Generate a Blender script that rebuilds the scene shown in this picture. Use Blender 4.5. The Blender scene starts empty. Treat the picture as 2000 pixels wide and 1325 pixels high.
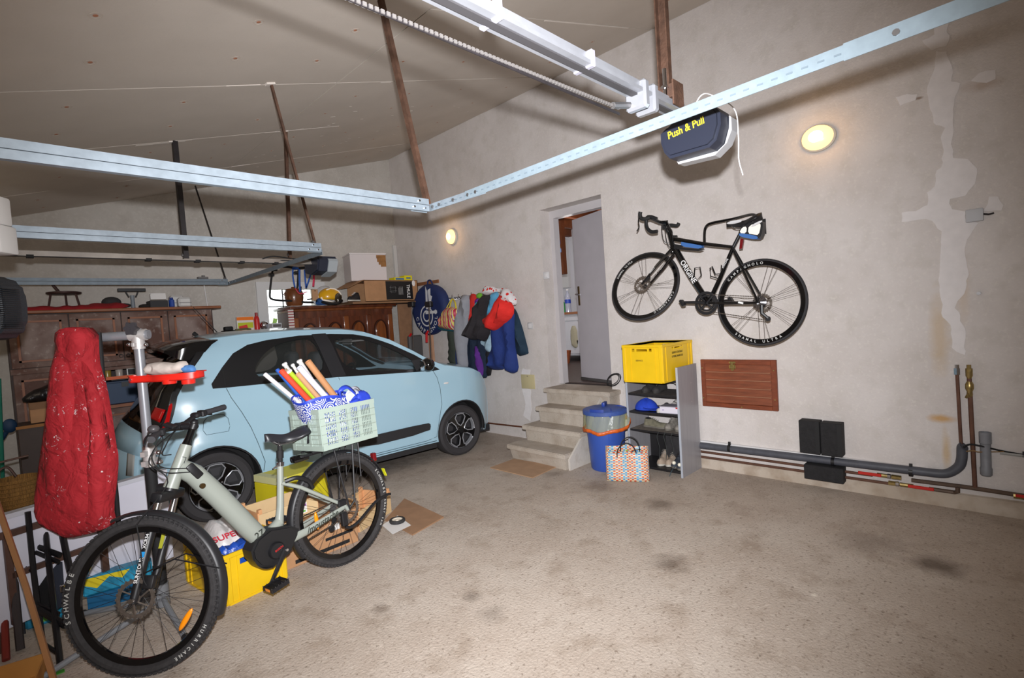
import bpy, bmesh, math, random
import numpy as np
from mathutils import Vector, Matrix, noise
from mathutils.geometry import delaunay_2d_cdt
random.seed(7)
V = Vector
SC = bpy.context.scene
COL = SC.collection

# ---------------------------------------------------------------- camera
CH = 1.55                                   # eye height
YAW, PIT, ROL, FPX = 0.78775283, 0.0393620, 0.06682818, 1001.6
cy_, sy_, cp_, sp_ = math.cos(YAW), math.sin(YAW), math.cos(PIT), math.sin(PIT)
_f = V((sy_*cp_, cy_*cp_, -sp_)); _r = V((cy_, -sy_, 0)); _d = _f.cross(_r)
c_, s_ = math.cos(ROL), math.sin(ROL)
CR = _r*c_ + _d*s_; CD = _r*(-s_) + _d*c_; CF = _f
EYE = V((0, 0, CH))
cam = bpy.data.cameras.new('camera'); camo = bpy.data.objects.new('camera', cam); COL.objects.link(camo)
cam.sensor_width = 36; cam.lens = 36*FPX/2000; cam.clip_start = 0.05
camo.matrix_world = Matrix(((CR.x, -CD.x, -CF.x, 0), (CR.y, -CD.y, -CF.y, 0), (CR.z, -CD.z, -CF.z, CH), (0, 0, 0, 1)))
SC.camera = camo
# ---------------------------------------------------------------- world, lights, exposure
SC.view_settings.view_transform = 'Standard'; SC.view_settings.look = 'None'
SC.view_settings.exposure = 0.0; SC.view_settings.gamma = 1.0; SC.view_settings.use_curve_mapping = False
wd = bpy.data.worlds.new('world'); SC.world = wd; wd.use_nodes = True
bg = wd.node_tree.nodes['Background']; bg.inputs[0].default_value = (0.95, 1.0, 1.0, 1); bg.inputs[1].default_value = 2.6
def lamp(name, kind, loc, power, color, aim=None, **kw):
    l = bpy.data.lights.new(name, kind); l.energy = power; l.color = color
    for k, v in kw.items(): setattr(l, k, v)
    o = bpy.data.objects.new(name, l); COL.objects.link(o); o.location = loc
    if aim is not None: o.rotation_euler = (V(aim)-V(loc)).to_track_quat('-Z', 'Y').to_euler()
    return o
# the flash gun on the camera's hot shoe
FL = EYE - CD*0.145 + CR*0.012
lamp('camera_flash', 'SPOT', FL, 1040, (0.975, 0.975, 1.0), aim=FL + (CF*1.0 + CR*-.03 + CD*0.04)*3, spot_size=math.radians(107), spot_blend=1.0, shadow_soft_size=0.022)
# added warm fill lights out of view, raising the ambient level
lamp('warm_fill', 'POINT', (-0.75, 0.6, 1.9), 18, (1.0, 0.84, 0.66), shadow_soft_size=0.5)
lamp('warm_fill_far', 'POINT', (-0.9, 5.6, 1.9), 10, (1.0, 0.84, 0.66), shadow_soft_size=0.5)
lamp('kitchen_fill', 'POINT', (6.3, 4.9, 2.6), 34, (1.0, 0.93, 0.9), shadow_soft_size=0.15)  # added light with no fixture, brightens the room beyond the doorway

# ---------------------------------------------------------------- sight lines -> real positions
def ray(x, y): return (CR*(x-1000) + CD*(y-662.5))/FPX + CF
def FLR(x, y, z=0.0): r = ray(x, y); return EYE + r*((z-CH)/r.z)
def WX(x, y, X): r = ray(x, y); return EYE + r*(X/r.x)
def WY(x, y, Y): r = ray(x, y); return EYE + r*(Y/r.y)
def DP(x, y, d): return EYE + ray(x, y)*d

# ---------------------------------------------------------------- materials
MATS = {}
def M(name, col, rough=0.6, metal=0.0, var=0.0, vs=12.0, bump=0.0, bs=40.0, alpha=1.0, trans=0.0, emit=None, es=1.0, coat=0.0, col2=None, detail=4, spec=0.5, stretch=None):
    if name in MATS: return MATS[name]
    m = bpy.data.materials.new(name); m.use_nodes = True; nt = m.node_tree; b = nt.nodes['Principled BSDF']
    b.inputs['Base Color'].default_value = (*col, 1); b.inputs['Roughness'].default_value = rough; b.inputs['Metallic'].default_value = metal
    b.inputs['Alpha'].default_value = alpha; b.inputs['Transmission Weight'].default_value = trans; b.inputs['Specular IOR Level'].default_value = spec
    if coat: b.inputs['Coat Weight'].default_value = coat; b.inputs['Coat Roughness'].default_value = 0.04
    if emit: b.inputs['Emission Color'].default_value = (*emit, 1); b.inputs['Emission Strength'].default_value = es
    if var or bump:
        tc = nt.nodes.new('ShaderNodeTexCoord'); src = tc.outputs['Object']
        if stretch:
            mp = nt.nodes.new('ShaderNodeMapping'); mp.inputs['Scale'].default_value = stretch; nt.links.new(src, mp.inputs[0]); src = mp.outputs[0]
    if var:
        n = nt.nodes.new('ShaderNodeTexNoise'); n.inputs['Scale'].default_value = vs; n.inputs['Detail'].default_value = detail
        nt.links.new(src, n.inputs['Vector'])
        r = nt.nodes.new('ShaderNodeValToRGB'); r.color_ramp.elements[0].position = 0.3; r.color_ramp.elements[1].position = 0.7
        c2 = col2 if col2 else tuple(max(0, c*(1-var)) for c in col); c1 = col if col2 else tuple(min(1, c*(1+var*.6)) for c in col)
        r.color_ramp.elements[0].color = (*c2, 1); r.color_ramp.elements[1].color = (*c1, 1)
        nt.links.new(n.outputs['Fac'], r.inputs[0]); nt.links.new(r.outputs[0], b.inputs['Base Color'])
    if bump:
        n2 = nt.nodes.new('ShaderNodeTexNoise'); n2.inputs['Scale'].default_value = bs; n2.inputs['Detail'].default_value = 5
        nt.links.new(src, n2.inputs['Vector'])
        bp = nt.nodes.new('ShaderNodeBump'); bp.inputs['Strength'].default_value = bump; bp.inputs['Distance'].default_value = 0.01
        nt.links.new(n2.outputs['Fac'], bp.inputs['Height']); nt.links.new(bp.outputs[0], b.inputs['Normal'])
    MATS[name] = m
    return m
def s(r, g, b):                              # sRGB 0-255 -> linear
    return tuple(((c/255)/12.92 if c/255 <= 0.04045 else ((c/255+0.055)/1.055)**2.4) for c in (r, g, b))
BLK = M('black_plastic', s(26, 26, 29), 0.42)
MBLK = M('matt_black', s(20, 20, 22), 0.75)
GLB = M('gloss_black', s(10, 10, 12), 0.12, coat=0.5)
RUB = M('rubber', s(46, 45, 47), 0.8, var=.25, vs=30, bump=.3, bs=200)
CHR = M('chrome', s(215, 215, 220), 0.15, 1.0)
ALU = M('brushed_aluminium', s(148, 150, 156), 0.34, 0.35, var=.08, vs=20)
STL = M('dull_steel', s(120, 118, 118), 0.45, 0.8)
GALV = M('galvanised_steel', s(146, 158, 168), 0.42, 0.3, var=.14, vs=26)
GALVD = M('galvanised_dull', s(120, 132, 142), 0.5, 0.45, var=.14, vs=26)
RUST = M('rusty_steel', s(92, 66, 52), 0.7, 0.3, var=.4, vs=18, bump=.3, bs=80)
DKST = M('dark_painted_steel', s(38, 34, 36), 0.5, 0.2, var=.3, vs=20)
WHT = M('white_plastic', s(222, 221, 222), 0.45)
CARD = M('cardboard', s(178, 134, 96), 0.85, var=.12, vs=10, bump=.1, bs=60)
CARDD = M('cardboard_dark', s(140, 104, 76), 0.85, var=.15, vs=10)
YEL = M('yellow_plastic', s(232, 190, 18), 0.45, var=.06, vs=8)
PAPER = M('paper_white', s(232, 230, 228), 0.7)
INK = M('black_ink', s(22, 20, 20), 0.6)
INKW = M('white_ink', s(236, 236, 236), 0.5)

# ---------------------------------------------------------------- mesh builder
class G:
    def __init__(s_): s_.b = bmesh.new()
    def _m(s_, vs, X):
        if X is not None:
            for v in vs: v.co = X @ v.co
        return vs
    def box(s_, x0, x1, y0, y1, z0, z1, X=None, bev=0.0, seg=1):
        r = bmesh.ops.create_cube(s_.b, size=1.0); vs = r['verts']
        for v in vs: v.co = V(((x0+x1)/2 + v.co.x*(x1-x0), (y0+y1)/2 + v.co.y*(y1-y0), (z0+z1)/2 + v.co.z*(z1-z0)))
        if bev:
            es = list({e for v in vs for e in v.link_edges})
            rr = bmesh.ops.bevel(s_.b, geom=es, offset=bev, segments=seg, profile=.5, affect='EDGES'); vs = list({v for f in rr['faces'] for v in f.verts} | {v for v in vs if v.is_valid})
            # all verts of this island
            todo = list(vs); seen = set(todo)
            while todo:
                v = todo.pop()
                for e in v.link_edges:
                    o = e.other_vert(v)
                    if o not in seen: seen.add(o); todo.append(o)
            vs = list(seen)
        s_._m(vs, X); return s_
    def hexa(s_, p):                          # 8 corners: bottom ring of 4, top ring of 4
        v = [s_.b.verts.new(q) for q in p]
        for f in ((3, 2, 1, 0), (4, 5, 6, 7), (0, 1, 5, 4), (1, 2, 6, 5), (2, 3, 7, 6), (3, 0, 4, 7)): s_.b.faces.new([v[i] for i in f])
        return s_
    def tube(s_, pts, r, seg=10, closed=False, X=None, flat=None, caps=True):
        pts = [V(p) for p in pts]; n = len(pts)
        rs = r if isinstance(r, (list, tuple)) else [r]*n
        rings = []; prev = None
        for i, p in enumerate(pts):
            if closed: t = pts[(i+1) % n] - pts[i-1]
            elif i == 0: t = pts[1]-pts[0]
            elif i == n-1: t = pts[-1]-pts[-2]
            else: t = (pts[i+1]-p).normalized() + (p-pts[i-1]).normalized()
            t.normalize()
            if prev is None:
                a = V((0, 0, 1)) if abs(t.z) < .9 else V((1, 0, 0))
                nn = (a - t*a.dot(t)).normalized()
            else:
                nn = prev - t*prev.dot(t)
                nn = nn.normalized() if nn.length > 1e-6 else t.orthogonal().normalized()
            prev = nn; bb = t.cross(nn)
            f = flat if flat else (1, 1)
            rings.append([s_.b.verts.new(p + (nn*math.cos(a_)*f[0] + bb*math.sin(a_)*f[1])*rs[i]) for a_ in [2*math.pi*k/seg for k in range(seg)]])
        for i in range(n if closed else n-1):
            A, B = rings[i], rings[(i+1) % n]
            off = 0
            if closed and i == n-1:
                off = min(range(seg), key=lambda o: (A[0].co-B[o].co).length)
            for k in range(seg):
                try: s_.b.faces.new((A[k], A[(k+1) % seg], B[(k+1+off) % seg], B[(k+off) % seg]))
                except ValueError: pass
        if not closed and caps:
            s_.b.faces.new(rings[0][::-1]); s_.b.faces.new(rings[-1])
        if X is not None: s_._m([v for R in rings for v in R], X)
        return s_
    def lathe(s_, prof, X=None, seg=24, closed=False, a0=0, a1=2*math.pi):
        full = abs((a1-a0)-2*math.pi) < 1e-6; ns = seg if full else seg+1
        R = [[s_.b.verts.new((r*math.cos(a0+(a1-a0)*k/seg), r*math.sin(a0+(a1-a0)*k/seg), z)) if r > 1e-6 or not full else None for k in range(ns)] for r, z in prof]
        for i, (r, z) in enumerate(prof):
            if R[i][0] is None:
                c = s_.b.verts.new((0, 0, z)); R[i] = [c]*ns
        m = len(prof)
        for i in range(m if closed else m-1):
            A, B = R[i], R[(i+1) % m]
            for k in range(seg):
                q = [A[k], A[(k+1) % ns], B[(k+1) % ns], B[k]]; u = []
                for v in q:
                    if v not in u: u.append(v)
                if len(u) > 2:
                    try: s_.b.faces.new(u)
                    except ValueError: pass
        if not closed:
            for i in (0, -1):
                if prof[i][0] > 1e-6 and full and prof[i][0] < 1e6:
                    pass
        s_._m(list({v for q in R for v in q}), X); return s_
    def disc(s_, r, z0, z1, X=None, seg=24): return s_.lathe([(0, z0), (r, z0), (r, z1), (0, z1)], X, seg)
    def prism(s_, poly, z0, z1, X=None):
        a = [s_.b.verts.new((x, y, z0)) for x, y in poly]; b = [s_.b.verts.new((x, y, z1)) for x, y in poly]
        n = len(poly)
        s_.b.faces.new(a[::-1]); s_.b.faces.new(b)
        for i in range(n): s_.b.faces.new((a[i], a[(i+1) % n], b[(i+1) % n], b[i]))
        s_._m(a+b, X); return s_
    def ball(s_, c, r, X=None, seg=14, rings=9):
        rr = r if isinstance(r, (tuple, list)) else (r, r, r)
        o = bmesh.ops.create_uvsphere(s_.b, u_segments=seg, v_segments=rings, radius=1.0)
        for v in o['verts']: v.co = V((c[0]+v.co.x*rr[0], c[1]+v.co.y*rr[1], c[2]+v.co.z*rr[2]))
        s_._m(o['verts'], X); return s_
    def grid(s_, fn, nu, nv, closeu=False):
        q = [[s_.b.verts.new(fn(i/(nu), j/(nv))) for i in range(nu if closeu else nu+1)] for j in range(nv+1)]
        w = len(q[0])
        for j in range(nv):
            for i in range(nu): s_.b.faces.new((q[j][i], q[j][(i+1) % w], q[j+1][(i+1) % w], q[j+1][i]))
        s_.q = q
        return s_
    def text(s_, txt, size, X, depth=0.0008, align='CENTER', sx=1.0, shear=0.0):
        cu = bpy.data.curves.new('t', 'FONT'); cu.body = txt; cu.size = size; cu.extrude = depth; cu.align_x = align; cu.align_y = 'CENTER'; cu.shear = shear; cu.resolution_u = 3
        cu.offset = size*0.012
        o = bpy.data.objects.new('t', cu); COL.objects.link(o)
        dg = bpy.context.evaluated_depsgraph_get(); me = bpy.data.meshes.new_from_object(o.evaluated_get(dg))
        n0 = len(s_.b.verts); s_.b.from_mesh(me); s_.b.verts.ensure_lookup_table()
        vs = s_.b.verts[n0:]
        for v in vs: v.co.x *= sx
        s_._m(vs, X)
        bpy.data.objects.remove(o); bpy.data.meshes.remove(me); bpy.data.curves.remove(cu)
        return s_
def inpoly(x, y, P):
    r = False; j = len(P)-1
    for i in range(len(P)):
        xi, yi = P[i]; xj, yj = P[j]
        if (yi > y) != (yj > y) and x < (xj-xi)*(y-yi)/(yj-yi)+xi: r = not r
        j = i
    return r
def dseg(x, y, P):
    b = 1e9
    for i in range(len(P)):
        x0, y0 = P[i-1]; x1, y1 = P[i]; dx, dy = x1-x0, y1-y0; L = dx*dx+dy*dy
        t = 0 if L == 0 else max(0, min(1, ((x-x0)*dx+(y-y0)*dy)/L))
        b = min(b, math.hypot(x-x0-t*dx, y-y0-t*dy))
    return b
def resample(P, step):
    out = []
    for i in range(len(P)):
        a, b = P[i], P[(i+1) % len(P)]; L = math.hypot(b[0]-a[0], b[1]-a[1]); n = max(1, int(round(L/step)))
        out += [(a[0]+(b[0]-a[0])*k/n, a[1]+(b[1]-a[1])*k/n) for k in range(n)]
    return out
def smoothpoly(P, it=1):
    for _ in range(it):
        Q = []
        for i in range(len(P)):
            a, b = P[i], P[(i+1) % len(P)]
            Q += [(a[0]*.75+b[0]*.25, a[1]*.75+b[1]*.25), (a[0]*.25+b[0]*.75, a[1]*.25+b[1]*.75)]
        P = Q
    return P
def tri_patch(outline, holes, step):
    """2D triangulation of outline minus holes with inner grid points -> pts, tris"""
    loops = [resample(outline, step)] + [resample(h, step) for h in holes]
    pts = []; ed = []
    for L in loops:
        n0 = len(pts); pts += L; ed += [(n0+i, n0+(i+1) % len(L)) for i in range(len(L))]
    xs = [p[0] for p in outline]; ys = [p[1] for p in outline]
    nx = int((max(xs)-min(xs))/step)+1; ny = int((max(ys)-min(ys))/step)+1
    for i in range(nx+1):
        for j in range(ny+1):
            x = min(xs)+i*step+(j % 2)*step*.5; y = min(ys)+j*step
            if inpoly(x, y, outline) and dseg(x, y, outline) > step*.45 and all((not inpoly(x, y, h)) and dseg(x, y, h) > step*.45 for h in holes): pts.append((x, y))
    r = delaunay_2d_cdt([V(p) for p in pts], ed, [], 0, 1e-5)
    vs, fs = r[0], r[2]; out = []
    for f in fs:
        cx = sum(vs[k].x for k in f)/len(f); cyy = sum(vs[k].y for k in f)/len(f)
        if inpoly(cx, cyy, outline) and not any(inpoly(cx, cyy, h) for h in holes): out.append(f)
    return [(v.x, v.y) for v in vs], out
def patch(g, outline, holes, step, fn, thick=None, fnb=None):
    """surface patch mapped by fn(x,y)->Vector ; optional back surface fnb joined by a rim"""
    vs, fs = tri_patch(outline, holes, step)
    used = sorted({k for f in fs for k in f})
    A = {k: g.b.verts.new(fn(*vs[k])) for k in used}
    cnt = {}
    for f in fs:
        g.b.faces.new([A[k] for k in f])
        for i in range(len(f)): e = (f[i], f[(i+1) % len(f)]); cnt[e] = cnt.get(e, 0)+1
    if fnb:
        Bk = {k: g.b.verts.new(fnb(*vs[k])) for k in used}
        for f in fs: g.b.faces.new([Bk[k] for k in f][::-1])
        for (a, b) in cnt:
            if (b, a) not in cnt: g.b.faces.new((A[a], Bk[a], Bk[b], A[b]))
    return g
# ---------------------------------------------------------------- objects
WM = {}
def wmat(o): return WM[o.name] if o is not None else Matrix()
def props(o, label, cat, group=None, kind=None):
    if label: o['label'] = label
    if cat: o['category'] = cat
    if group: o['group'] = group
    if kind: o['kind'] = kind
def thing(name, label, cat, loc=(0, 0, 0), rotz=0.0, group=None, kind=None):
    o = bpy.data.objects.new(name, None); COL.objects.link(o); o.empty_display_size = .1
    o.matrix_basis = Matrix.Translation(V(loc)) @ Matrix.Rotation(rotz, 4, 'Z'); WM[o.name] = o.matrix_basis.copy()
    props(o, label, cat, group, kind); return o
def link(name, me, world, parent, mat=None):
    o = bpy.data.objects.new(name, me); COL.objects.link(o)
    if parent is not None: o.parent = parent; o.matrix_basis = wmat(parent).inverted() @ world
    else: o.matrix_basis = world
    WM[o.name] = world.copy(); return o
def add(name, g, mat, parent=None, label=None, cat=None, group=None, kind=None, smooth=True, ang=35, solid=0, sub=0, merge=True):
    b = g.b
    if merge: bmesh.ops.remove_doubles(b, verts=b.verts, dist=1e-5)
    bmesh.ops.recalc_face_normals(b, faces=b.faces)
    xs = [v.co for v in b.verts]
    mn = V([min(c[i] for c in xs) for i in range(3)]); mx = V([max(c[i] for c in xs) for i in range(3)])
    o0 = V(((mn.x+mx.x)/2, (mn.y+mx.y)/2, mn.z))
    for v in b.verts: v.co -= o0
    if smooth:
        ca = math.radians(ang)
        for f in b.faces: f.smooth = True
        for e in b.edges:
            if len(e.link_faces) == 2:
                if e.link_faces[0].normal.angle(e.link_faces[1].normal, 0) > ca: e.smooth = False
    me = bpy.data.meshes.new(name); b.to_mesh(me); b.free()
    for m in (mat if isinstance(mat, (list, tuple)) else [mat]): me.materials.append(m)
    o = link(name, me, Matrix.Translation(o0), parent)
    if solid: md = o.modifiers.new('s', 'SOLIDIFY'); md.thickness = solid; md.offset = 0
    if sub: md = o.modifiers.new('u', 'SUBSURF'); md.levels = sub; md.render_levels = sub
    props(o, label, cat, group, kind); return o
def inst(name, src, world, parent, label=None, cat=None, group=None):
    o = link(name, src.data, world, parent); props(o, label, cat, group); return o
def frame(o, x, y=None, z=None):
    """matrix with origin o, x axis and z axis (or y) given"""
    x = V(x).normalized()
    if z is not None: z = V(z); z = (z - x*z.dot(x)).normalized(); y = z.cross(x)
    else: y = V(y); y = (y - x*y.dot(x)).normalized(); z = x.cross(y)
    return Matrix(((x.x, y.x, z.x, o[0]), (x.y, y.y, z.y, o[1]), (x.z, y.z, z.z, o[2]), (0, 0, 0, 1)))
def along(p, q, twist=(0, 0, 1)):            # frame whose Z runs from p to q
    z = (V(q)-V(p)).normalized(); t = V(twist)
    if abs(z.dot(t)) > .98: t = V((1, 0, 0))
    x = t.cross(z).normalized(); y = z.cross(x)
    return Matrix(((x.x, y.x, z.x, p[0]), (x.y, y.y, z.y, p[1]), (x.z, y.z, z.z, p[2]), (0, 0, 0, 1)))
def arc(c, r, a0, a1, n, X):                  # points on an arc in X's XY plane
    return [X @ V((c[0]+r*math.cos(a0+(a1-a0)*i/n), c[1]+r*math.sin(a0+(a1-a0)*i/n), 0)) for i in range(n+1)]
def bez(pts, n=8):                            # Catmull-Rom through pts
    P = [V(p) for p in pts]; P = [P[0]*2-P[1]] + P + [P[-1]*2-P[-2]]; out = []
    for i in range(1, len(P)-2):
        for k in range(n):
            t = k/n; out.append(.5*((2*P[i]) + (P[i+1]-P[i-1])*t + (2*P[i-1]-5*P[i]+4*P[i+1]-P[i+2])*t*t + (3*P[i]-P[i-1]-3*P[i+1]+P[i+2])*t**3))
    out.append(P[-2]); return out
def nz(x, y, z=0.0, sc=1.0): return noise.noise(V((x*sc, y*sc, z)))
def puff(name, outline, F, depth, mat, parent=None, step=0.03, edge=0.05, folds=6.0, famp=0.35, dirn=(0, 1), seed=0.0, back=0.0, smoothing=1, **kw):
    """a soft thing hanging in a plane: outline in F's XY plane, puffed along F's +Z with folds"""
    P = smoothpoly(outline, smoothing) if smoothing else outline
    dx, dy = dirn; L = math.hypot(dx, dy); dx /= L; dy /= L
    xs = [p[0] for p in P]; ys = [p[1] for p in P]; sz = max(max(xs)-min(xs), max(ys)-min(ys))
    def f(x, y):
        d = dseg(x, y, P); h = depth*math.sqrt(max(0, 1-max(0, 1-d/edge)**2))
        acr = (x*dy - y*dx)/sz; aln = (x*dx+y*dy)/sz
        w = math.sin(acr*folds*6.28 + 2.2*nz(acr*3, aln*1.5, seed) + seed) * .5 + nz(acr*folds*1.3, aln*2.2, seed+5)
        return F @ V((x, y, h*max(.2, 1+famp*w)))
    g = G(); patch(g, P, [], step, f, fnb=lambda x, y: F @ V((x, y, -back)))
    return add(name, g, mat, parent, ang=60, **kw)
# ================================================================ the room
WXR, WYB, XL, YF = 4.72, 7.25, -1.15, -1.3
def CZ(x): return 4.27 - .30*(WXR-x)          # sloping ceiling
def surf_mat(name, base, alt, layers, spots=(), bump=.35, bs=60, rough=.9, warp=0):
    """base/alt mottled by noise; layers: (scale, lo, hi, colour, amount[, stretch]); spots: (centre, radii, colour, amount)"""
    m = bpy.data.materials.new(name); m.use_nodes = True; nt = m.node_tree; N = nt.nodes; L = nt.links
    b = N['Principled BSDF']; b.inputs['Roughness'].default_value = rough; b.inputs['Specular IOR Level'].default_value = .25
    ge = N.new('ShaderNodeNewGeometry'); pos = ge.outputs['Position']
    def noi(scale, det=5, st=None):
        n = N.new('ShaderNodeTexNoise'); n.inputs['Scale'].default_value = scale; n.inputs['Detail'].default_value = det
        if st:
            mp = N.new('ShaderNodeMapping'); mp.inputs['Scale'].default_value = st; L.new(pos, mp.inputs[0]); L.new(mp.outputs[0], n.inputs['Vector'])
        else: L.new(pos, n.inputs['Vector'])
        return n.outputs['Fac']
    def ramp(src, lo, hi):
        r = N.new('ShaderNodeMapRange'); r.inputs[1].default_value = lo; r.inputs[2].default_value = hi; L.new(src, r.inputs[0]); return r.outputs[0]
    def mix(fac, a, bcol):
        x = N.new('ShaderNodeMix'); x.data_type = 'RGBA'; L.new(fac, x.inputs[0])
        if isinstance(a, tuple): x.inputs[6].default_value = (*a, 1)
        else: L.new(a, x.inputs[6])
        x.inputs[7].default_value = (*bcol, 1); return x.outputs[2]
    def mul(a, k):
        x = N.new('ShaderNodeMath'); x.operation = 'MULTIPLY'; L.new(a, x.inputs[0])
        if isinstance(k, float): x.inputs[1].default_value = k
        else: L.new(k, x.inputs[1])
        return x.outputs[0]
    c = mix(ramp(noi(2.2), .35, .65), base, alt)
    for ly in layers:
        c = mix(mul(ramp(noi(ly[0], 6, ly[5] if len(ly) > 5 else None), ly[1], ly[2]), float(ly[4])), c, ly[3])
    for (ce, rd, col, am) in spots:
        sb = N.new('ShaderNodeVectorMath'); sb.operation = 'SUBTRACT'; L.new(pos, sb.inputs[0]); sb.inputs[1].default_value = ce
        dv = N.new('ShaderNodeVectorMath'); dv.operation = 'DIVIDE'; L.new(sb.outputs[0], dv.inputs[0]); dv.inputs[1].default_value = rd
        ln = N.new('ShaderNodeVectorMath'); ln.operation = 'LENGTH'; L.new(dv.outputs[0], ln.inputs[0])
        ad = N.new('ShaderNodeMath'); ad.operation = 'ADD'; L.new(ln.outputs['Value'], ad.inputs[0]); L.new(mul(noi(9.0), 1.1), ad.inputs[1])
        c = mix(mul(ramp(ad.outputs[0], 1.55, .75), float(am)), c, col)
    L.new(c, b.inputs['Base Color'])
    bp = N.new('ShaderNodeBump'); bp.inputs['Strength'].default_value = bump; bp.inputs['Distance'].default_value = .006
    L.new(noi(bs, 8), bp.inputs['Height']); L.new(bp.outputs[0], b.inputs['Normal'])
    return m
def wspot(px, py, ry, rz, col, am): p = WX(px, py, WXR); return ((p.x, p.y, p.z), (9, ry, rz), col, am)
WALLR = surf_mat('rendered_wall', s(214, 208, 205), s(204, 197, 193), [(7, .5, .75, s(190, 184, 176), .5), (45, .55, .7, s(226, 221, 214), .35)],
    [wspot(1842, 818, .11, .035, s(200, 150, 70), .75), wspot(1848, 880, .03, .17, s(200, 165, 105), .6), wspot(1835, 650, .07, .35, s(198, 172, 135), .55), wspot(1778, 195, .05, .02, s(120, 80, 40), .6),
     wspot(1795, 192, .03, .015, s(110, 75, 40), .7), wspot(1920, 165, .12, .05, s(175, 150, 132), .5), wspot(1880, 560, .05, .3, s(205, 180, 150), .4), wspot(1900, 1010, .6, .06, s(150, 125, 100), .5)], bump=.5, bs=70)
WALLB = surf_mat('rendered_wall_grey', s(200, 196, 190), s(188, 183, 176), [(6, .5, .75, s(172, 166, 158), .5), (38, .5, .7, s(212, 208, 202), .4)], bump=.6, bs=60)
CEIL = surf_mat('plasterboard', s(206, 197, 187), s(200, 191, 181), [(30, .6, .8, s(196, 186, 175), .4)], bump=.12, bs=90)
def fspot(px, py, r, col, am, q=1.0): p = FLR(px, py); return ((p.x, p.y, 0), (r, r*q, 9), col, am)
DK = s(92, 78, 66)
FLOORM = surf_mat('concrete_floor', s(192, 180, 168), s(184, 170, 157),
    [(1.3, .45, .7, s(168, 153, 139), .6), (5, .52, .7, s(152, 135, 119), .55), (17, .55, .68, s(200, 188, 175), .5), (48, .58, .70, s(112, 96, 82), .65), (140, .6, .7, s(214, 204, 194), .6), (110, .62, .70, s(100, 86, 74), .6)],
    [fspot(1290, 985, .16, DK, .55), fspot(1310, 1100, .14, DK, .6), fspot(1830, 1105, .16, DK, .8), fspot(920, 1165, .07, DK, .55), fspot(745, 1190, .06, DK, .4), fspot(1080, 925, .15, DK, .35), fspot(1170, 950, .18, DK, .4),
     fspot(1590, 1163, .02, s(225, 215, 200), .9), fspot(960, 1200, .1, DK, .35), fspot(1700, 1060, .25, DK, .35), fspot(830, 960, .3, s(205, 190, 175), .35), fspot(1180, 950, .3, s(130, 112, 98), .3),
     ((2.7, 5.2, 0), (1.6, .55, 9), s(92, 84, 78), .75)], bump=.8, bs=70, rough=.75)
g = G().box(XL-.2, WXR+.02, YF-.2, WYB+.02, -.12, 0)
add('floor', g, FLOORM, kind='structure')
# right wall with the door hole, back wall with the window hole
DY0, DY1, DZ0, DZ1 = 3.20, 4.09, .71, 2.83
g = G()
g.box(WXR, WXR+.28, YF-.2, DY0, 0, 4.9).box(WXR, WXR+.28, DY1, WYB+.2, 0, 4.9).box(WXR, WXR+.28, DY0, DY1, 0, DZ0-.02).box(WXR, WXR+.28, DY0, DY1, DZ1, 4.9)
wall_r = add('wall_right', g, WALLR, kind='structure', smooth=False)
B0, B1, BZ0, BZ1 = 2.60, 3.35, 1.30, 2.19
g = G()
g.box(XL-.2, B0, WYB, WYB+.25, 0, 4.9).box(B1, WXR, WYB, WYB+.25, 0, 4.9).box(B0, B1, WYB, WYB+.25, 0, BZ0).box(B0, B1, WYB, WYB+.25, BZ1, 4.9)
wall_b = add('wall_back', g, WALLB, kind='structure', smooth=False)
g = G().box(XL-.2, XL, YF-.2, WYB, 0, 3.2); add('wall_left', g, WALLB, kind='structure', smooth=False)
g = G().box(XL, WXR, YF-.2, YF, 0, 4.9); add('wall_front', g, WALLB, kind='structure', smooth=False)
# ceiling boards, each its own sheet with a dark joint
g = G().hexa([(XL-.2, YF-.2, CZ(XL-.2)+.03), (WXR+.3, YF-.2, CZ(WXR+.3)+.03), (WXR+.3, WYB+.3, CZ(WXR+.3)+.03), (XL-.2, WYB+.3, CZ(XL-.2)+.03)] + [(XL-.2, YF-.2, CZ(XL-.2)+.1), (WXR+.3, YF-.2, CZ(WXR+.3)+.1), (WXR+.3, WYB+.3, CZ(WXR+.3)+.1), (XL-.2, WYB+.3, CZ(XL-.2)+.1)])
ceil = add('ceiling', g, M('ceiling_joint', s(150, 138, 126), .9), kind='structure', smooth=False)
ys = [YF-.1, -.0, 1.25, 2.50, 3.70, 4.93, 6.22, 7.25]
for j in range(len(ys)-1):
    xs = [XL-.1, 2.0 if j % 2 == 0 else 2.0, 4.72]
    for i in range(2):
        x0, x1, y0, y1 = xs[i]+.003, xs[i+1]-.003, ys[j]+.003, ys[j+1]-.003
        dz = .0015*((i+j) % 3)
        g = G().hexa([(x0, y0, CZ(x0)-dz), (x1, y0, CZ(x1)-dz), (x1, y1, CZ(x1)-dz), (x0, y1, CZ(x0)-dz)] + [(x0, y0, CZ(x0)+.028), (x1, y0, CZ(x1)+.028), (x1, y1, CZ(x1)+.028), (x0, y1, CZ(x0)+.028)])
        add('ceiling_panel', g, CEIL, ceil, smooth=False)
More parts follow.
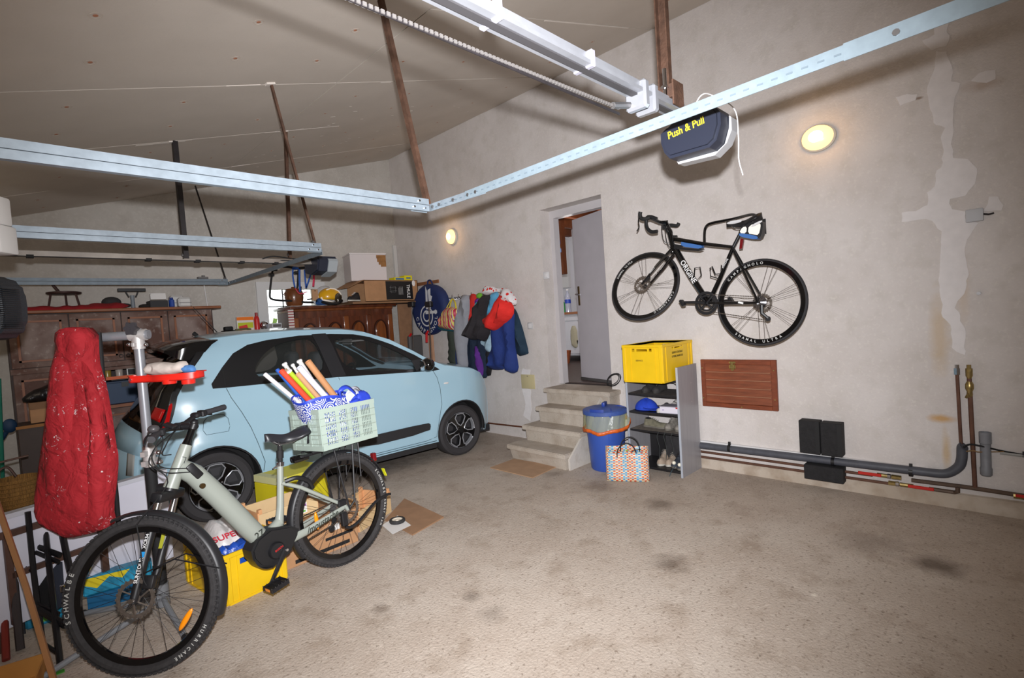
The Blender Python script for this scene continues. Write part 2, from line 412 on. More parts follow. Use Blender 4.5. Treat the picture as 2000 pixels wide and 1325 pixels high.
# screw dimples along the board edges
CN = V((.30, 0, -1)).normalized()
def cpt(x, y, o=0.0): return V((x, y, CZ(x))) + CN*o
g = G(); g2 = G()
for j in range(2, len(ys)-1):
    for x in [XL+.35+k*.62 for k in range(10)]:
        for yy in (ys[j]+.30, ys[j]+.78):
            if x > 4.6: continue
            X = frame(cpt(x+random.uniform(-.06, .06), yy+random.uniform(-.04, .04), .0022), (1, 0, .3), z=CN)
            g.lathe([(0, 0), (.011, 0), (.011, .0012), (0, .0012)], X, 10); g2.lathe([(.024, 0), (.028, 0), (.028, .001), (.024, .001)], X, 14, closed=True)
add('screw_dimple', g, M('screw_rust', s(176, 120, 92), .8), ceil, kind='stuff'); add('filler_ring', g2, M('filler_pale', s(198, 186, 174), .9), ceil, kind='stuff')
# filler streaks along joints
g = G()
for (x0, x1, y) in ((.9, 2.2, 6.22), (-.2, .45, 6.22), (1.9, 2.65, 4.94), (.9, 1.3, 4.95), (1.2, 1.42, 3.7), (.9, 1.25, 4.97), (3.1, 4.3, 2.51), (2.4, 2.5, 3.72)):
    w = .008
    g.hexa([cpt(x0, y-w/2, .004), cpt(x1, y-w, .004), cpt(x1, y+w/2, .004), cpt(x0, y+w, .004), cpt(x0, y-w/2, -.001), cpt(x1, y-w, -.001), cpt(x1, y+w/2, -.001), cpt(x0, y+w, -.001)])
for k in range(34):
    x = random.uniform(2.0, 4.4); y = random.uniform(4.3, 6.6); X = frame(cpt(x, y, .003), (1, random.uniform(-.4, .4), .3), z=CN)
    g.box(-.02*random.random()-.008, .02*random.random()+.006, -.006, .006, 0, .001, X)
add('filler_streak', g, M('filler_white', s(222, 214, 206), .9), ceil, kind='stuff', smooth=False)
# white plaster repairs up the chimney line of the right wall
PLAS = M('white_plaster', s(226, 222, 222), .85, var=.05, vs=15, bump=.2, bs=30)
def wpoly(P): return [(-WX(x, y, WXR).y, WX(x, y, WXR).z) for x, y in P]
FW = frame((WXR, 0, 0), (0, -1, 0), z=(-1, 0, 0))      # X = -Y world, Y = up, Z = out of the wall
def rag(P, a, st, sd):
    Q = resample(P, st); return [(x + a*nz(x*14, y*14, sd), y + a*nz(x*14, y*14, sd+9)) for x, y in Q]
Z6 = lambda L: [(1700+x/2.65, y/2.65) for x, y in L]
patches = [Z6([(325, 120), (400, 100), (405, 190), (390, 235), (320, 262), (270, 215), (330, 180)]),
    Z6([(335, 262), (400, 262), (420, 320), (425, 420), (475, 435), (440, 480), (430, 590), (425, 640), (425, 740), (435, 820), (510, 825), (545, 880), (540, 950), (490, 1015), (425, 1030), (420, 1080), (495, 1095), (500, 1140), (560, 1155), (525, 1200), (495, 1230), (500, 1330), (505, 1480), (440, 1600), (500, 1730), (480, 1840), (420, 1800), (425, 1700), (385, 1640), (350, 1400), (370, 1200), (300, 1130), (240, 1145), (165, 1155), (170, 1105), (230, 1090), (300, 1060), (300, 1000), (335, 960), (350, 880), (380, 840), (375, 760), (355, 720), (380, 665), (340, 650), (305, 545), (285, 480), (320, 400), (325, 320)]),
    Z6([(130, 500), (200, 485), (240, 495), (235, 520), (150, 545)]), Z6([(530, 420), (570, 375), (635, 365), (640, 405), (600, 422)]), Z6([(575, 1085), (610, 1030), (660, 1022), (685, 1055), (670, 1085)]), ]
for i, P in enumerate(patches):
    g = G(); patch(g, rag(wpoly(P), .022, .03, i*3.1), [], .08, lambda x, y: FW @ V((x, y, .0035)), fnb=lambda x, y: FW @ V((x, y, -.01))); add('plaster_patch', g, PLAS, wall_r, smooth=False)
# the light smear under the yellowish plate
g = G(); patch(g, rag(wpoly([(1020, 760), (1036, 761), (1038, 800), (1035, 822), (1022, 812), (1027, 790)]), .015, .02, 4), [], .05, lambda x, y: FW @ V((x, y, .003)), fnb=lambda x, y: FW @ V((x, y, -.01))); add('plaster_patch', g, PLAS, wall_r, smooth=False)
g = G(); patch(g, rag(wpoly([(1018, 732), (1022, 720), (1036, 722), (1034, 733)]), .015, .02, 5), [], .05, lambda x, y: FW @ V((x, y, .003)), fnb=lambda x, y: FW @ V((x, y, -.01))); add('plaster_patch', g, PLAS, wall_r, smooth=False)
# small junction box on the repair, switches, plate
def wallbox(name, y0, y1, z0, z1, t, mat, label, cat, bev=.006, extra=None):
    t_ = thing(name, label, cat, (WXR, (y0+y1)/2, z0))
    add('cover', G().box(WXR-t, WXR+.002, y0, y1, z0, z1, bev=bev, seg=2), mat, t_)
    if extra: extra(t_)
    return t_
wallbox('junction_box', .165, .255, 1.995, 2.08, .04, M('box_grey', s(188, 190, 194), .6), 'small grey junction box on the white plaster repair at right', 'junction box', extra=lambda t_: add('cable_stub', G().tube([(WXR-.02, .17, 2.04), (WXR-.03, .14, 2.03), (WXR-.02, .115, 2.035)], .006, 6), DKST, t_))
def sw1(t_): add('rocker', G().box(WXR-.016, WXR-.01, 4.02, 4.06, 2.02, 2.065, bev=.002), WHT, t_)
wallbox('light_switch', 3.995, 4.085, 2.0, 2.085, .012, M('switch_white', s(214, 214, 216), .5), 'upper square white light switch left of the doorway', 'switch', extra=sw1)
wallbox('wall_socket', 4.31, 4.40, 1.405, 1.49, .01, M('switch_grey', s(192, 192, 192), .5), 'lower pale grey blank switch plate between doorway and hanging clothes', 'switch plate', extra=lambda t_: add('inset', G().box(WXR-.013, WXR-.008, 4.33, 4.38, 1.42, 1.475), WHT, t_))
wallbox('wall_plate', 4.345, 4.575, .65, .83, .008, M('plate_yellow', s(196, 184, 142), .6), 'square pale yellow blanking plate low on the wall near the steps', 'plate', bev=.002, extra=lambda t_: add('screw', G().disc(.006, 0, .003, frame((WXR-.008, 4.46, .81), (0, 1, 0), z=(-1, 0, 0)), 8), STL, t_))
# white trunking in the far corner
t_ = thing('cable_trunking', 'short white vertical cable trunking near the far corner', 'trunking', (4.62, WYB, 2.0))
add('cover', G().box(4.655, 4.715, WYB-.05, WYB, 1.9, 2.87, bev=.004), M('trunk', s(205, 203, 200), .6), t_)
# window in the back wall
win = thing('window_1', None, None, ((B0+B1)/2, WYB, BZ0), kind='structure')
FRM = M('window_frame_white', s(214, 214, 214), .5)
g = G(); g.box(B0-.10, B0+.03, WYB-.03, WYB+.1, BZ0-.06, BZ1+.08).box(B1-.03, B1+.1, WYB-.03, WYB+.1, BZ0-.06, BZ1+.08).box(B0+.03, B1-.03, WYB-.03, WYB+.1, BZ1-.02, BZ1+.08).box(B0+.03, B1-.03, WYB-.03, WYB+.1, BZ0-.06, BZ0+.02)
add('window_frame', g, FRM, win, smooth=False)
g = G().box(B0+.03, B1-.03, WYB+.05, WYB+.062, 1.93, 1.942).box(B0+.26, B0+.272, WYB+.05, WYB+.062, BZ0, BZ1).box(B0+.5, B0+.512, WYB+.05, WYB+.062, BZ0, BZ1).box(B0+.03, B1-.03, WYB+.05, WYB+.062, 1.60, 1.612)
add('window_bar', g, DKST, win, smooth=False)
add('window_pane', G().box(B0+.03, B1-.03, WYB+.07, WYB+.075, BZ0+.02, BZ1-.02), M('window_glass', (1, 1, 1), .02, trans=1.0), win, smooth=False)
g = G()
for k in range(900):
    x, y, z = random.uniform(1.6, 6.5), random.uniform(11.0, 11.9), random.uniform(0, 1.75+.5*nz(k*.02, 3))
    X = Matrix.Translation((x, y, z)) @ Matrix.Rotation(random.uniform(0, 6), 4, V((random.random(), random.random(), random.random()+.1)))
    g.box(-.09, .09, -.05, .05, -.002, .002, X)
add('hedge', g, M('hedge_leaves', s(120, 150, 70), .7, var=.3, vs=3), None, 'sunlit green hedge seen outside the garage window', 'hedge', kind='stuff', smooth=False)
add('lawn', G().box(-3, 9, WYB+.26, 14, -.1, -.02), M('outside_gravel', s(190, 185, 165), .9, var=.2, vs=3), None, 'pale sunlit ground outside the garage window', 'ground', kind='stuff', smooth=False)
# doorway : frame set back in the reveal, leaf opening into the utility room
dr = thing('door_1', None, None, (4.95, 3.65, DZ0), kind='structure')
DFR = M('door_frame_paint', s(196, 192, 194), .5, var=.04, vs=6)
g = G(); g.box(4.90, 5.0, 4.03, DY1, DZ0, DZ1).box(4.90, 5.0, DY0, DY0+.05, DZ0, DZ1).box(4.90, 5.0, DY0+.05, 4.03, 2.74, DZ1)
add('door_frame', g, DFR, dr, smooth=False)
hx, hy = 4.97, 3.25; th = math.radians(72); LW = .77
DM = Matrix.Translation((hx, hy, 0)) @ Matrix.Rotation(th, 4, 'Z')
leaf = add('door_leaf', G().box(0, LW, -.04, 0, DZ0+.015, 2.735, DM), M('door_leaf_paint', s(178, 174, 180), .45, var=.05, vs=5), dr, smooth=False)
BRS = M('dark_brass', s(96, 76, 48), .35, .8)
g = G().box(LW-.075, LW-.035, 0, .006, 1.66, 1.90, DM, bev=.004); add('lock_plate', g, BRS, leaf)
g = G().tube([DM @ V((LW-.055, .0, 1.80)), DM @ V((LW-.055, .05, 1.80)), DM @ V((LW-.16, .055, 1.79))], .009, 8); add('door_handle', g, CHR, leaf)
add('weather_bar', G().box(0, LW, 0, .012, DZ0+.01, DZ0+.045, DM), STL, leaf, smooth=False)
# utility room behind
UW = M('utility_wall', s(206, 206, 212), .7); UF = M('utility_floor', s(96, 82, 78), .5, var=.25, vs=4, stretch=(1, 8, 1))
g = G().box(8.2, 8.3, 2.6, 8.3, DZ0, 3.4).box(5.0, 8.3, 8.2, 8.3, DZ0, 3.4).box(5.0, 8.3, 2.5, 2.6, DZ0, 3.4); add('wall_utility', g, UW, kind='structure', smooth=False)
uf = add('floor_utility', G().box(5.0, 8.3, 2.5, 8.3, DZ0-.12, DZ0), M('utility_joint', s(50, 42, 40), .6), kind='structure', smooth=False)
pl0 = None
for k in range(22):
    X = Matrix.Translation((5.0+k*.15+.073, 5.4, DZ0))
    if pl0 is None: pl0 = add('floor_plank', G().box(5.0, 5.146, 2.6, 8.2, DZ0, DZ0+.006), UF, uf, smooth=False); W0 = WM[pl0.name].copy()
    else: inst('floor_plank', pl0, Matrix.Translation((k*.15, 0, 0)) @ W0, uf)
uc = add('ceiling_utility', G().box(5.0, 8.3, 2.5, 8.3, 3.3, 3.4), M('utility_ceiling', s(120, 80, 56), .7), kind='structure', smooth=False)
UWD = M('varnished_beam', s(120, 66, 36), .5, var=.3, vs=5, stretch=(1, 6, 1))
bm0 = None
for k in range(8):
    y = 3.2+k*.62
    if bm0 is None: bm0 = add('ceiling_beam', G().box(5.0, 8.2, y, y+.08, 3.1, 3.3), UWD, uc, smooth=False); W0 = WM[bm0.name].copy()
    else: inst('ceiling_beam', bm0, Matrix.Translation((0, k*.62, 0)) @ W0, uc)
def UX(px, py, X=6.6): return WX(px, py, X)
# tall brown post with blue trinkets, window with yellow curtain, white cupboard under an oak top
p0, p1 = UX(1086, 420, 5.9), UX(1098, 500, 5.9)
pc = thing('wooden_post', 'brown varnished post just inside the doorway, behind the door frame', 'post', (5.9, 5.08, DZ0))
add('post', G().box(5.88, 5.96, UX(1098, 450, 5.9).y, UX(1084, 450, 5.9).y+.12, 2.15, 3.3), UWD, pc, smooth=False)
TR = M('blue_trinket', s(40, 70, 150), .4)
for k, (px, py) in enumerate([(1090, 455), (1092, 472), (1088, 480), (1094, 488), (1091, 502)]):
    p = UX(px, py, 5.84)
    tk = thing('key_fob', 'key fob hung on the brown post, %s' % ['topmost, silver', 'second from the top, dark blue', 'third from the top, white', 'fourth from the top, pale blue', 'lowest, dark blue'][k], 'key fob', (p.x, p.y, p.z-.03), group='key fobs on the brown post')
    add('tag', G().box(p.x-.01, p.x+.01, p.y-.018, p.y+.018, p.z-.04, p.z+.02, bev=.006), [STL, TR, WHT, M('paleblue', s(120, 160, 220), .4), TR][k], tk); add('ring', G().tube(arc((0, 0), .012, 0, 6.28, 10, frame((p.x, p.y, p.z+.03), (0, 1, 0), z=(1, 0, 0))), .002, 5), CHR, tk)
YW = UX(1100, 560, 8.2).y
wn = thing('window_2', None, None, (8.2, YW, 1.9), kind='structure')
a, b_ = UX(1090, 470, 8.18), UX(1112, 565, 8.18)
WNY0, WNY1, WNZ0, WNZ1 = UX(1113, 530, 8.18).y, UX(1080, 530, 8.18).y, UX(1100, 563, 8.18).z, UX(1100, 490, 8.18).z
g = G(); g.box(8.12, 8.2, WNY0, WNY0+.16, WNZ0, WNZ1+.2).box(8.12, 8.2, WNY0+.16, WNY1+.5, WNZ0, WNZ0+.14).box(8.12, 8.2, WNY0+.16, WNY1+.5, WNZ1+.1, WNZ1+.2); add('window_frame', g, FRM, wn, smooth=False)
add('window_pane', G().box(8.17, 8.19, WNY0+.16, WNY1+.5, WNZ0+.1, WNZ1+.1), M('bright_pane', s(230, 215, 160), .3, emit=s(255, 240, 190), es=.75), wn, smooth=False)
for k in range(5): add('shutter_slat', G().box(8.13, 8.15, WNY0+.2+k*.17, WNY0+.24+k*.17, WNZ0+.14, WNZ1+.1), M('shutter_tan', s(160, 130, 90), .6), wn, smooth=False)
cb = thing('utility_cupboard', 'white base cupboard with brown wooden top seen through the doorway', 'cupboard', (7.5, 5.3, DZ0))
z1 = UX(1110, 610, 7.2).z; ya, yb = UX(1130, 650, 7.2).y-.2, UX(1098, 650, 7.2).y+.4; zb = UX(1110, 694, 7.2).z
add('body', G().box(7.22, 8.1, ya, yb, zb, z1-.04), M('cupboard_white', s(208, 208, 214), .4), cb, smooth=False)
add('door', G().box(7.2, 7.222, ya+.02, yb-.02, zb+.03, z1-.17, bev=.004), M('cupboard_white', s(208, 208, 214), .4), cb)
add('drawer', G().box(7.2, 7.222, ya+.02, yb-.02, z1-.155, z1-.055, bev=.004), M('cupboard_white', s(208, 208, 214), .4), cb)
add('worktop', G().box(7.16, 8.1, ya-.02, yb+.02, z1-.04, z1), M('oak_top', s(150, 96, 60), .5), cb, smooth=False)
add('leg', G().box(7.3, 7.34, ya+.05, ya+.09, DZ0, zb), WHT, cb); add('leg', G().box(7.3, 7.34, yb-.09, yb-.05, DZ0, zb), WHT, cb)
tw = UX(1120, 655, 7.17)
puff('hand_towel', [(-.07, .16), (.07, .17), (.08, -.2), (.0, -.24), (-.09, -.16)], frame((7.19, tw.y, tw.z), (0, -1, 0), z=(-1, 0, 0)), .025, M('towel_beige', s(176, 170, 146), .9), label='beige towel hanging on the white cupboard front beyond the doorway', cat='towel', edge=.03)
def bottle(px, r, h, mat, cap, label):
    p = UX(px, 605, 7.35); t_ = thing('bottle', label, 'bottle', (7.35, p.y, z1), group='bottles on the worktop beyond the doorway')
    add('bottle_body', G().lathe([(0, 0), (r, 0), (r, h*.62), (r*.9, h*.72), (r*.35, h*.86), (r*.35, h*.95), (0, h*.95)], Matrix.Translation((7.35, p.y, z1)), 16), mat, t_)
    add('bottle_cap', G().lathe([(0, h*.93), (r*.42, h*.93), (r*.42, h), (0, h)], Matrix.Translation((7.35, p.y, z1)), 12), cap, t_)
    return t_
bt = bottle(1110, .055, .42, M('clear_pet', s(200, 205, 225), .1, alpha=.55), WHT, 'tall clear water bottle with blue label beyond the doorway')
add('bottle_label', G().lathe([(.056, .16), (.0565, .16), (.0565, .23), (.056, .23)], Matrix.Translation((7.35, UX(1110, 605, 7.35).y, z1)), 16, closed=True), M('blue_label', s(40, 70, 180), .4), bt)
bottle(1099, .06, .24, M('green_can', s(60, 150, 80), .4), MBLK, 'short green bottle beside the clear water bottle')
bottle(1096, .04, .36, M('dark_bottle', s(60, 45, 30), .3), BLK, 'slim dark brown bottle behind the green bottle')
bp_ = UX(1106, 700, 6.9)
t_ = thing('small_basket', 'small orange brown basket on the floor beyond the doorway', 'basket', (6.9, bp_.y, DZ0))
add('basket_wall', G().lathe([(0, 0), (.13, 0), (.17, .22), (.16, .22), (.12, .02), (0, .02)], Matrix.Translation((6.9, bp_.y+.1, DZ0+.006)), 20), M('basket_orange', s(170, 90, 50), .8, var=.3, vs=40), t_)
# ---------------------------------------------------------------- steps
CONC = surf_mat('step_concrete', s(192, 182, 170), s(180, 169, 156), [(6, .45, .7, s(158, 143, 127), .6), (60, .6, .72, s(110, 98, 84), .4), (30, .6, .75, s(190, 182, 170), .4)], bump=.6, bs=55)
SIDE = surf_mat('step_side_render', s(206, 200, 192), s(194, 187, 178), [(9, .5, .7, s(170, 158, 145), .5)], bump=.5, bs=60)
st = thing('steps', None, None, (4.4, 3.6, 0), kind='structure')
fr = [(3.88, 3.24, 4.08, .165), (4.10, 3.20, 4.03, .345), (4.30, 3.18, 3.99, .525), (4.50, 3.09, 4.03, .705)]
for i, (x, y0, y1, z) in enumerate(fr):
    zb = 0 if i == 0 else fr[i-1][3]; sk = .05 if i == 0 else .02
    # riser block, then the tread slab with a slight nose
    g = G().hexa([(x+.04, y0+.02, 0), (WXR, y0+.02, 0), (WXR, y1-.02, 0), (x+.09, y1-.02, 0), (x+.03, y0+.02, z-.05), (WXR, y0+.02, z-.05), (WXR, y1-.02, z-.05), (x+.05, y1-.02, z-.05)]); add('riser', g, CONC, st, smooth=False)
    g = G().box(0, 1, 0, 1, 0, 1)
    for v in g.b.verts:
        u, w, h = v.co; v.co = V((x + (WXR+(.2 if i == 3 else 0)-x)*u + (sk*w*(1-u)*.4), y0+(y1-y0)*w, z-.05+.05*h))
    bmesh.ops.bevel(g.b, geom=list(g.b.edges), offset=.008, segments=2, affect='EDGES'); add('tread', g, CONC, st)
g = G().prism([(3.93, 0), (WXR, 0), (WXR, .65), (4.55, .65), (4.34, .47), (4.15, .29), (3.93, .11)], 0, .022, Matrix(((1, 0, 0, 0), (0, 0, 1, 3.215), (0, 1, 0, 0), (0, 0, 0, 1)))); add('side_render', g, SIDE, st, smooth=False)
# copper pipe at the foot of the wall between car and steps
g = G().tube([(WXR-.03, 5.6, .13), (WXR-.03, 4.13, .16), (WXR-.05, 4.1, .05), (WXR-.06, 4.08, 0.0)], .012, 8)
add('copper_pipe', g, M('copper_brown', s(122, 74, 52), .5, .5, var=.3, vs=12), None, 'thin brown copper pipe along the wall foot left of the steps', 'pipe')
# ================================================================ overhead gear
def track(name, Y, x1, label, mat, z=2.2):
    t = thing(name, label, 'door track', (x1, Y, z), group='door tracks')
    for k, dz in enumerate((.020, -.015)):     # two channels, one above the other
        g = G()
        P = [(-.016, -.016), (.012, -.016), (.012, -.012), (-.004, -.012), (-.010, -.004), (-.010, .004), (-.004, .012), (.012, .012), (.012, .016), (-.016, .016)]
        g.prism(P, XL, x1, Matrix(((0, 0, 1, 0), (1, 0, 0, Y), (0, 1, 0, z+dz), (0, 0, 0, 1))))
        add('channel', g, mat, t, smooth=False)
    for k in range(3): add('bolt', G().disc(.006, 0, .008, frame((x1-.03-.035*k, Y-.016, z+(.02 if k % 2 else -.015)), (1, 0, 0), z=(0, -1, 0)), 8), CHR, t)
    add('end_plate', G().box(x1-.1, x1+.004, Y+.012, Y+.016, z-.034, z+.04), mat, t, smooth=False)
    return t
track('door_track', 2.31, 1.73, 'nearest pair of galvanised door tracks, running to the motor side below the ceiling', GALV)
track('door_track', 3.87, 1.84, 'middle pair of galvanised door tracks, above the car', GALV)
track('door_track', 6.60, 1.97, 'farthest pair of galvanised door tracks, in front of the dark wood cupboard', GALVD)
# perforated crossbar of the empty bay
t = thing('crossbar', 'long pale perforated steel crossbar sloping across the right half of the view', 'crossbar', (1.73, .9, 2.2), group='crossbars of the door tracks')
def angle_bar(x, y0, y1, z0, z1, mat, parent, nm='angle_bar', zz=0.0):
    g = G(); g.box(x-.002, x+.001, y0, y1, z0, z1).box(x-.001, x+.03, y0, y1, z1-.003, z1)
    return add(nm, g, mat, parent, smooth=False)
angle_bar(1.745, 1.85, 2.31, 2.172, 2.212, GALV, t, 'end_bar'); GLT = M('galvanised_light', s(142, 158, 168), .4, .3, var=.1, vs=30); BS = .026
def slope_bar(nm, x, ya, yb, z0, z1, mat):
    f = lambda y: (2.0-y)*BS
    g = G()
    for (xa, xb, a, b) in ((x-.002, x+.001, z0, z1), (x-.001, x+.03, z1-.003, z1)): g.hexa([(xa, ya, a+f(ya)), (xb, ya, a+f(ya)), (xb, yb, a+f(yb)), (xa, yb, a+f(yb)), (xa, ya, b+f(ya)), (xb, ya, b+f(ya)), (xb, yb, b+f(yb)), (xa, yb, b+f(yb))])
    add(nm, g, mat, t, smooth=False)
slope_bar('angle_bar', 1.742, YF, 2.0, 2.172, 2.214, GLT); slope_bar('splice_plate', 1.738, -.1, .34, 2.168, 2.216, GLT)
g = G()
for k in range(60):
    y = -.2+k*.042
    g.box(1.7385, 1.7402, y, y+.018, 2.189+(2.0-y)*BS, 2.194+(2.0-y)*BS)
add('slot_row', g, M('slot_shadow', s(104, 118, 128), .6), t, kind='stuff', smooth=False)
g = G()
for y in (1.92, 1.98, 2.10, 2.22, 2.28, .02, .22): add('bolt', G().disc(.009, 0, .006, frame((1.738 if y < 1 else 1.743, y, 2.192+(max(0, 2.0-y))*BS), (0, 1, 0), z=(-1, 0, 0)), 8), STL, t)
t = thing('crossbar', 'dull grey flat crossbar joining the two farther door tracks', 'crossbar', (1.9, 5.2, 2.17), group='crossbars of the door tracks')
g = G().hexa([(1.975, 6.6, 2.17), (1.978, 6.6, 2.17), (1.853, 3.87, 2.15), (1.85, 3.87, 2.15), (1.975, 6.6, 2.205), (1.978, 6.6, 2.205), (1.853, 3.87, 2.19), (1.85, 3.87, 2.19)])
add('flat_bar', g, GALVD, t, smooth=False)
for k in range(4): y = 6.5-k*.1; add('bolt', G().disc(.008, 0, .01, frame((1.972-.0045*k*.1, y, 2.187), (0, 1, 0), z=(-1, 0, 0)), 8), CHR, t)
# hangers
def hanger(p, q, w, mat, label, shape='L', top=True):
    t = thing('ceiling_hanger', label, 'hanger', (q[0], q[1], q[2]), group='ceiling hangers')
    X = along(q, p, (1, 0, 0)); L = (V(p)-V(q)).length
    g = G()
    if shape == 'L': g.prism([(-w/2, 0), (w/2, 0), (w/2, w*.7), (w/2-.003, w*.7), (w/2-.003, .003), (-w/2, .003)], 0, L, X)
    else: g.prism([(-w/2, 0), (-w/2+.006, 0), (-w/2+.006, w*.5), (w/2-.006, w*.5), (w/2-.006, 0), (w/2, 0), (w/2, w*.6), (-w/2, w*.6)], 0, L, X)
    add('bar', g, mat, t, smooth=False)
    add('foot_bolt', G().disc(.012, -.014, .012, X @ Matrix.Translation((0, 0, .03)) @ Matrix.Rotation(math.pi/2, 4, 'X'), 8), STL, t)
    if top: add('ceiling_plate', G().box(-.03, .03, -.02, .02, -.012, .0, Matrix.Translation(V(p)) @ Matrix.Rotation(-math.atan(.3), 4, 'Y')), M('filler_white', s(222, 214, 206), .9), t)
    return t
def CE(px, py):
    r = ray(px, py); tt = (4.27 - .30*WXR - CH)/(r.z - .30*r.x); return EYE + r*tt
hanger(CE(739, -6), (1.735, 2.325, 2.20), .034, RUST, 'rusty perforated steel hanger holding the corner of nearest door track and crossbar')
hanger(CE(527, 163), (1.80, 3.885, 2.22), .022, RUST, 'thin slanting rusty hanger crossing in front of the other, to the middle door track end')
hanger(CE(555, 256), (2.02, 4.93, 2.27), .036, RUST, 'upright rusty hanger holding the far opener rail near its motor')
hanger(CE(336, 276), (1.15, 4.92, 2.23), .052, DKST, 'broad black steel hanger left of centre holding the far opener rail')
hanger(CE(380, 363), (1.95, 6.6, 2.22), .018, DKST, 'thin dark slanting rod down to the farthest door track end', top=False)
p = FLR(1298, 200, 2.42); hanger((p.x, p.y, CZ(p.x)), (p.x, p.y, 2.40), .05, RUST, 'channel hanger with rusty edges above the nearest door motor', 'U', top=False)
p = FLR(957, 30, 2.375); hanger((p.x-.01, p.y, CZ(p.x)), (p.x, p.y, 2.37), .03, RUST, 'short rusty hanger at the top edge of the view on the nearest opener rail', top=False)
# opener 1
op = thing('garage_door_opener', 'dark blue and grey garage door motor with yellow lettering and its long rail', 'garage door opener', (2.1, .93, 2.15))
RY = .955
g = G(); g.prism([(-.034, 0), (.034, 0), (.034, .012), (.022, .012), (.022, .04), (-.022, .04), (-.022, .012), (-.034, .012)], XL, 2.0, Matrix(((0, 0, 1, 0), (-1, 0, 0, RY), (0, 1, 0, 2.315), (0, 0, 0, 1))))
add('rail', g, ALU, op, smooth=False)
g = G().box(XL, 1.95, RY-.012, RY+.012, 2.309, 2.3145); add('rail_slot', g, M('slot_dark', s(60, 58, 60), .6), op, smooth=False)
g = G()
n = 150
for k in range(n):
    x = -.6+k*.0147; z = 2.262+.02*math.sin(math.pi*max(0, min(1, (1.6-x)/2.6)))*-1.0
    g.box(x, x+.009, RY+.027, RY+.036, z-.0045, z+.0045)
add('drive_chain', g, M('chain_steel', s(112, 108, 106), .45, .4), op, kind='stuff', smooth=False)
g = G().box(-.6, 1.6, RY+.03, RY+.033, 2.238, 2.247); add('chain_wire', g, DKST, op, smooth=False)
for x in (1.655, 1.72): add('rail_clamp', G().box(x, x+.035, RY-.042, RY+.042, 2.262, 2.36, bev=.008), ALU, op)
add('chain_tensioner', G().tube([(1.56, RY+.031, 2.262), (1.66, RY+.025, 2.285)], .012, 8), STL, op)
for x in (1.35, .95): add('strap', G().box(x, x+.02, RY-.038, RY+.038, 2.31, 2.362, bev=.003), M('strap_white', s(150, 148, 160), .4), op)
add('hanger_bracket', G().box(1.87, 1.89, RY-.05, RY+.05, 2.35, 2.40).box(1.84, 1.92, RY-.056, RY-.05, 2.31, 2.40), RUST, op, smooth=False)
g = G().tube([(1.865, RY-.01, 2.36), (1.865, RY-.01, 2.46)], .008, 8).disc(.016, 0, .01, Matrix.Translation((1.865, RY-.01, 2.385)), 6); add('threaded_rod', g, CHR, op)
# motor casing : faceted shell
NAVY = M('motor_navy', s(34, 38, 52), .42)
mx0, mx1, my0, my1 = 2.0, 2.15, .80, 1.05
Pm = [(my1, 2.235), (my1, 2.275), (my1-.025, 2.29), (my1-.055, 2.285), (my0+.075, 2.30), (my0+.055, 2.315), (my0+.02, 2.315), (my0, 2.285), (my0, 2.24), (my0+.02, 2.185), (my0+.05, 2.165), (my1-.035, 2.165), (my1-.012, 2.195)]
g = G(); g.prism(Pm, mx0, mx1, Matrix(((0, 0, 1, 0), (1, 0, 0, 0), (0, 1, 0, 0), (0, 0, 0, 1)))); bmesh.ops.bevel(g.b, geom=[e for e in g.b.edges if abs(e.verts[0].co.x-e.verts[1].co.x) < 1e-5], offset=.012, segments=2, affect='EDGES')
add('motor_casing', g, NAVY, op, ang=25)
OPAL = M('opal_cover', s(158, 158, 160), .35, alpha=1)
Pc = [(my1-.02, 2.186), (my1-.035, 2.155), (my0+.06, 2.150), (my0+.01, 2.185), (my0-.012, 2.23), (my0-.012, 2.28), (my0-.004, 2.288), (my0-.001, 2.24), (my0+.018, 2.184), (my0+.048, 2.1645), (my1-.036, 2.1645)]
g = G(); g.prism(Pc, mx0+.085, mx1-.01, Matrix(((0, 0, 1, 0), (1, 0, 0, 0), (0, 1, 0, 0), (0, 0, 0, 1)))); add('light_cover', g, OPAL, op, smooth=False)
X = frame((mx0-.0015, .935, 2.262), (0, -1, .12), z=(-1, 0, 0))
add('lettering', G().text('Push & Pull', .042, X, sx=.82), M('yellow_print', s(226, 206, 40), .5), op, smooth=False)
g = G().tube(bez([(mx0+.02, RY-.04, 2.33), (1.98, RY-.1, 2.36), (2.05, my0+.04, 2.37), (2.1, my0-.02, 2.31), (2.1, my0-.03, 2.2), (2.12, my0-.02, 2.12), (2.1, my0-.04, 2.05)]), .0022, 5)
add('aerial_wire', g, WHT, op); add('power_cable', G().tube(bez([(1.96, RY+.01, 2.35), (2.02, RY-.02, 2.335), (2.06, RY-.05, 2.315), (2.08, RY-.08, 2.30)]), .005, 6), MBLK, op)
# opener 2 above the car
op2 = thing('garage_door_opener', 'black garage door motor above the car near the white box', 'garage door opener', (2.2, 5.05, 2.1))
RY2 = 5.0
g = G(); g.box(XL, 2.27, RY2-.03, RY2+.03, 2.22, 2.235).box(XL, 2.27, RY2-.018, RY2+.018, 2.235, 2.262); add('rail', g, M('rail_dull', s(150, 142, 134), .5, .4, var=.2, vs=10), op2, smooth=False)
add('rail_slot', G().box(XL, 2.05, RY2-.033, RY2-.03, 2.217, 2.223), MBLK, op2, smooth=False)
for x in (.2, .9, 1.25, 1.6, 1.9): add('rail_clip', G().box(x, x+.04, RY2-.034, RY2+.03, 2.212, 2.232), MBLK, op2, smooth=False)
mp = FLR(640, 516, 2.2)
g = G(); Pm2 = [(5.16, 2.23), (4.84, 2.24), (4.82, 2.20), (4.86, 2.10), (5.0, 2.07), (5.14, 2.10)]
X2 = Matrix(((0, 0, 1, 0), (1, 0, 0, 0), (0, 1, 0, 0), (0, 0, 0, 1)))
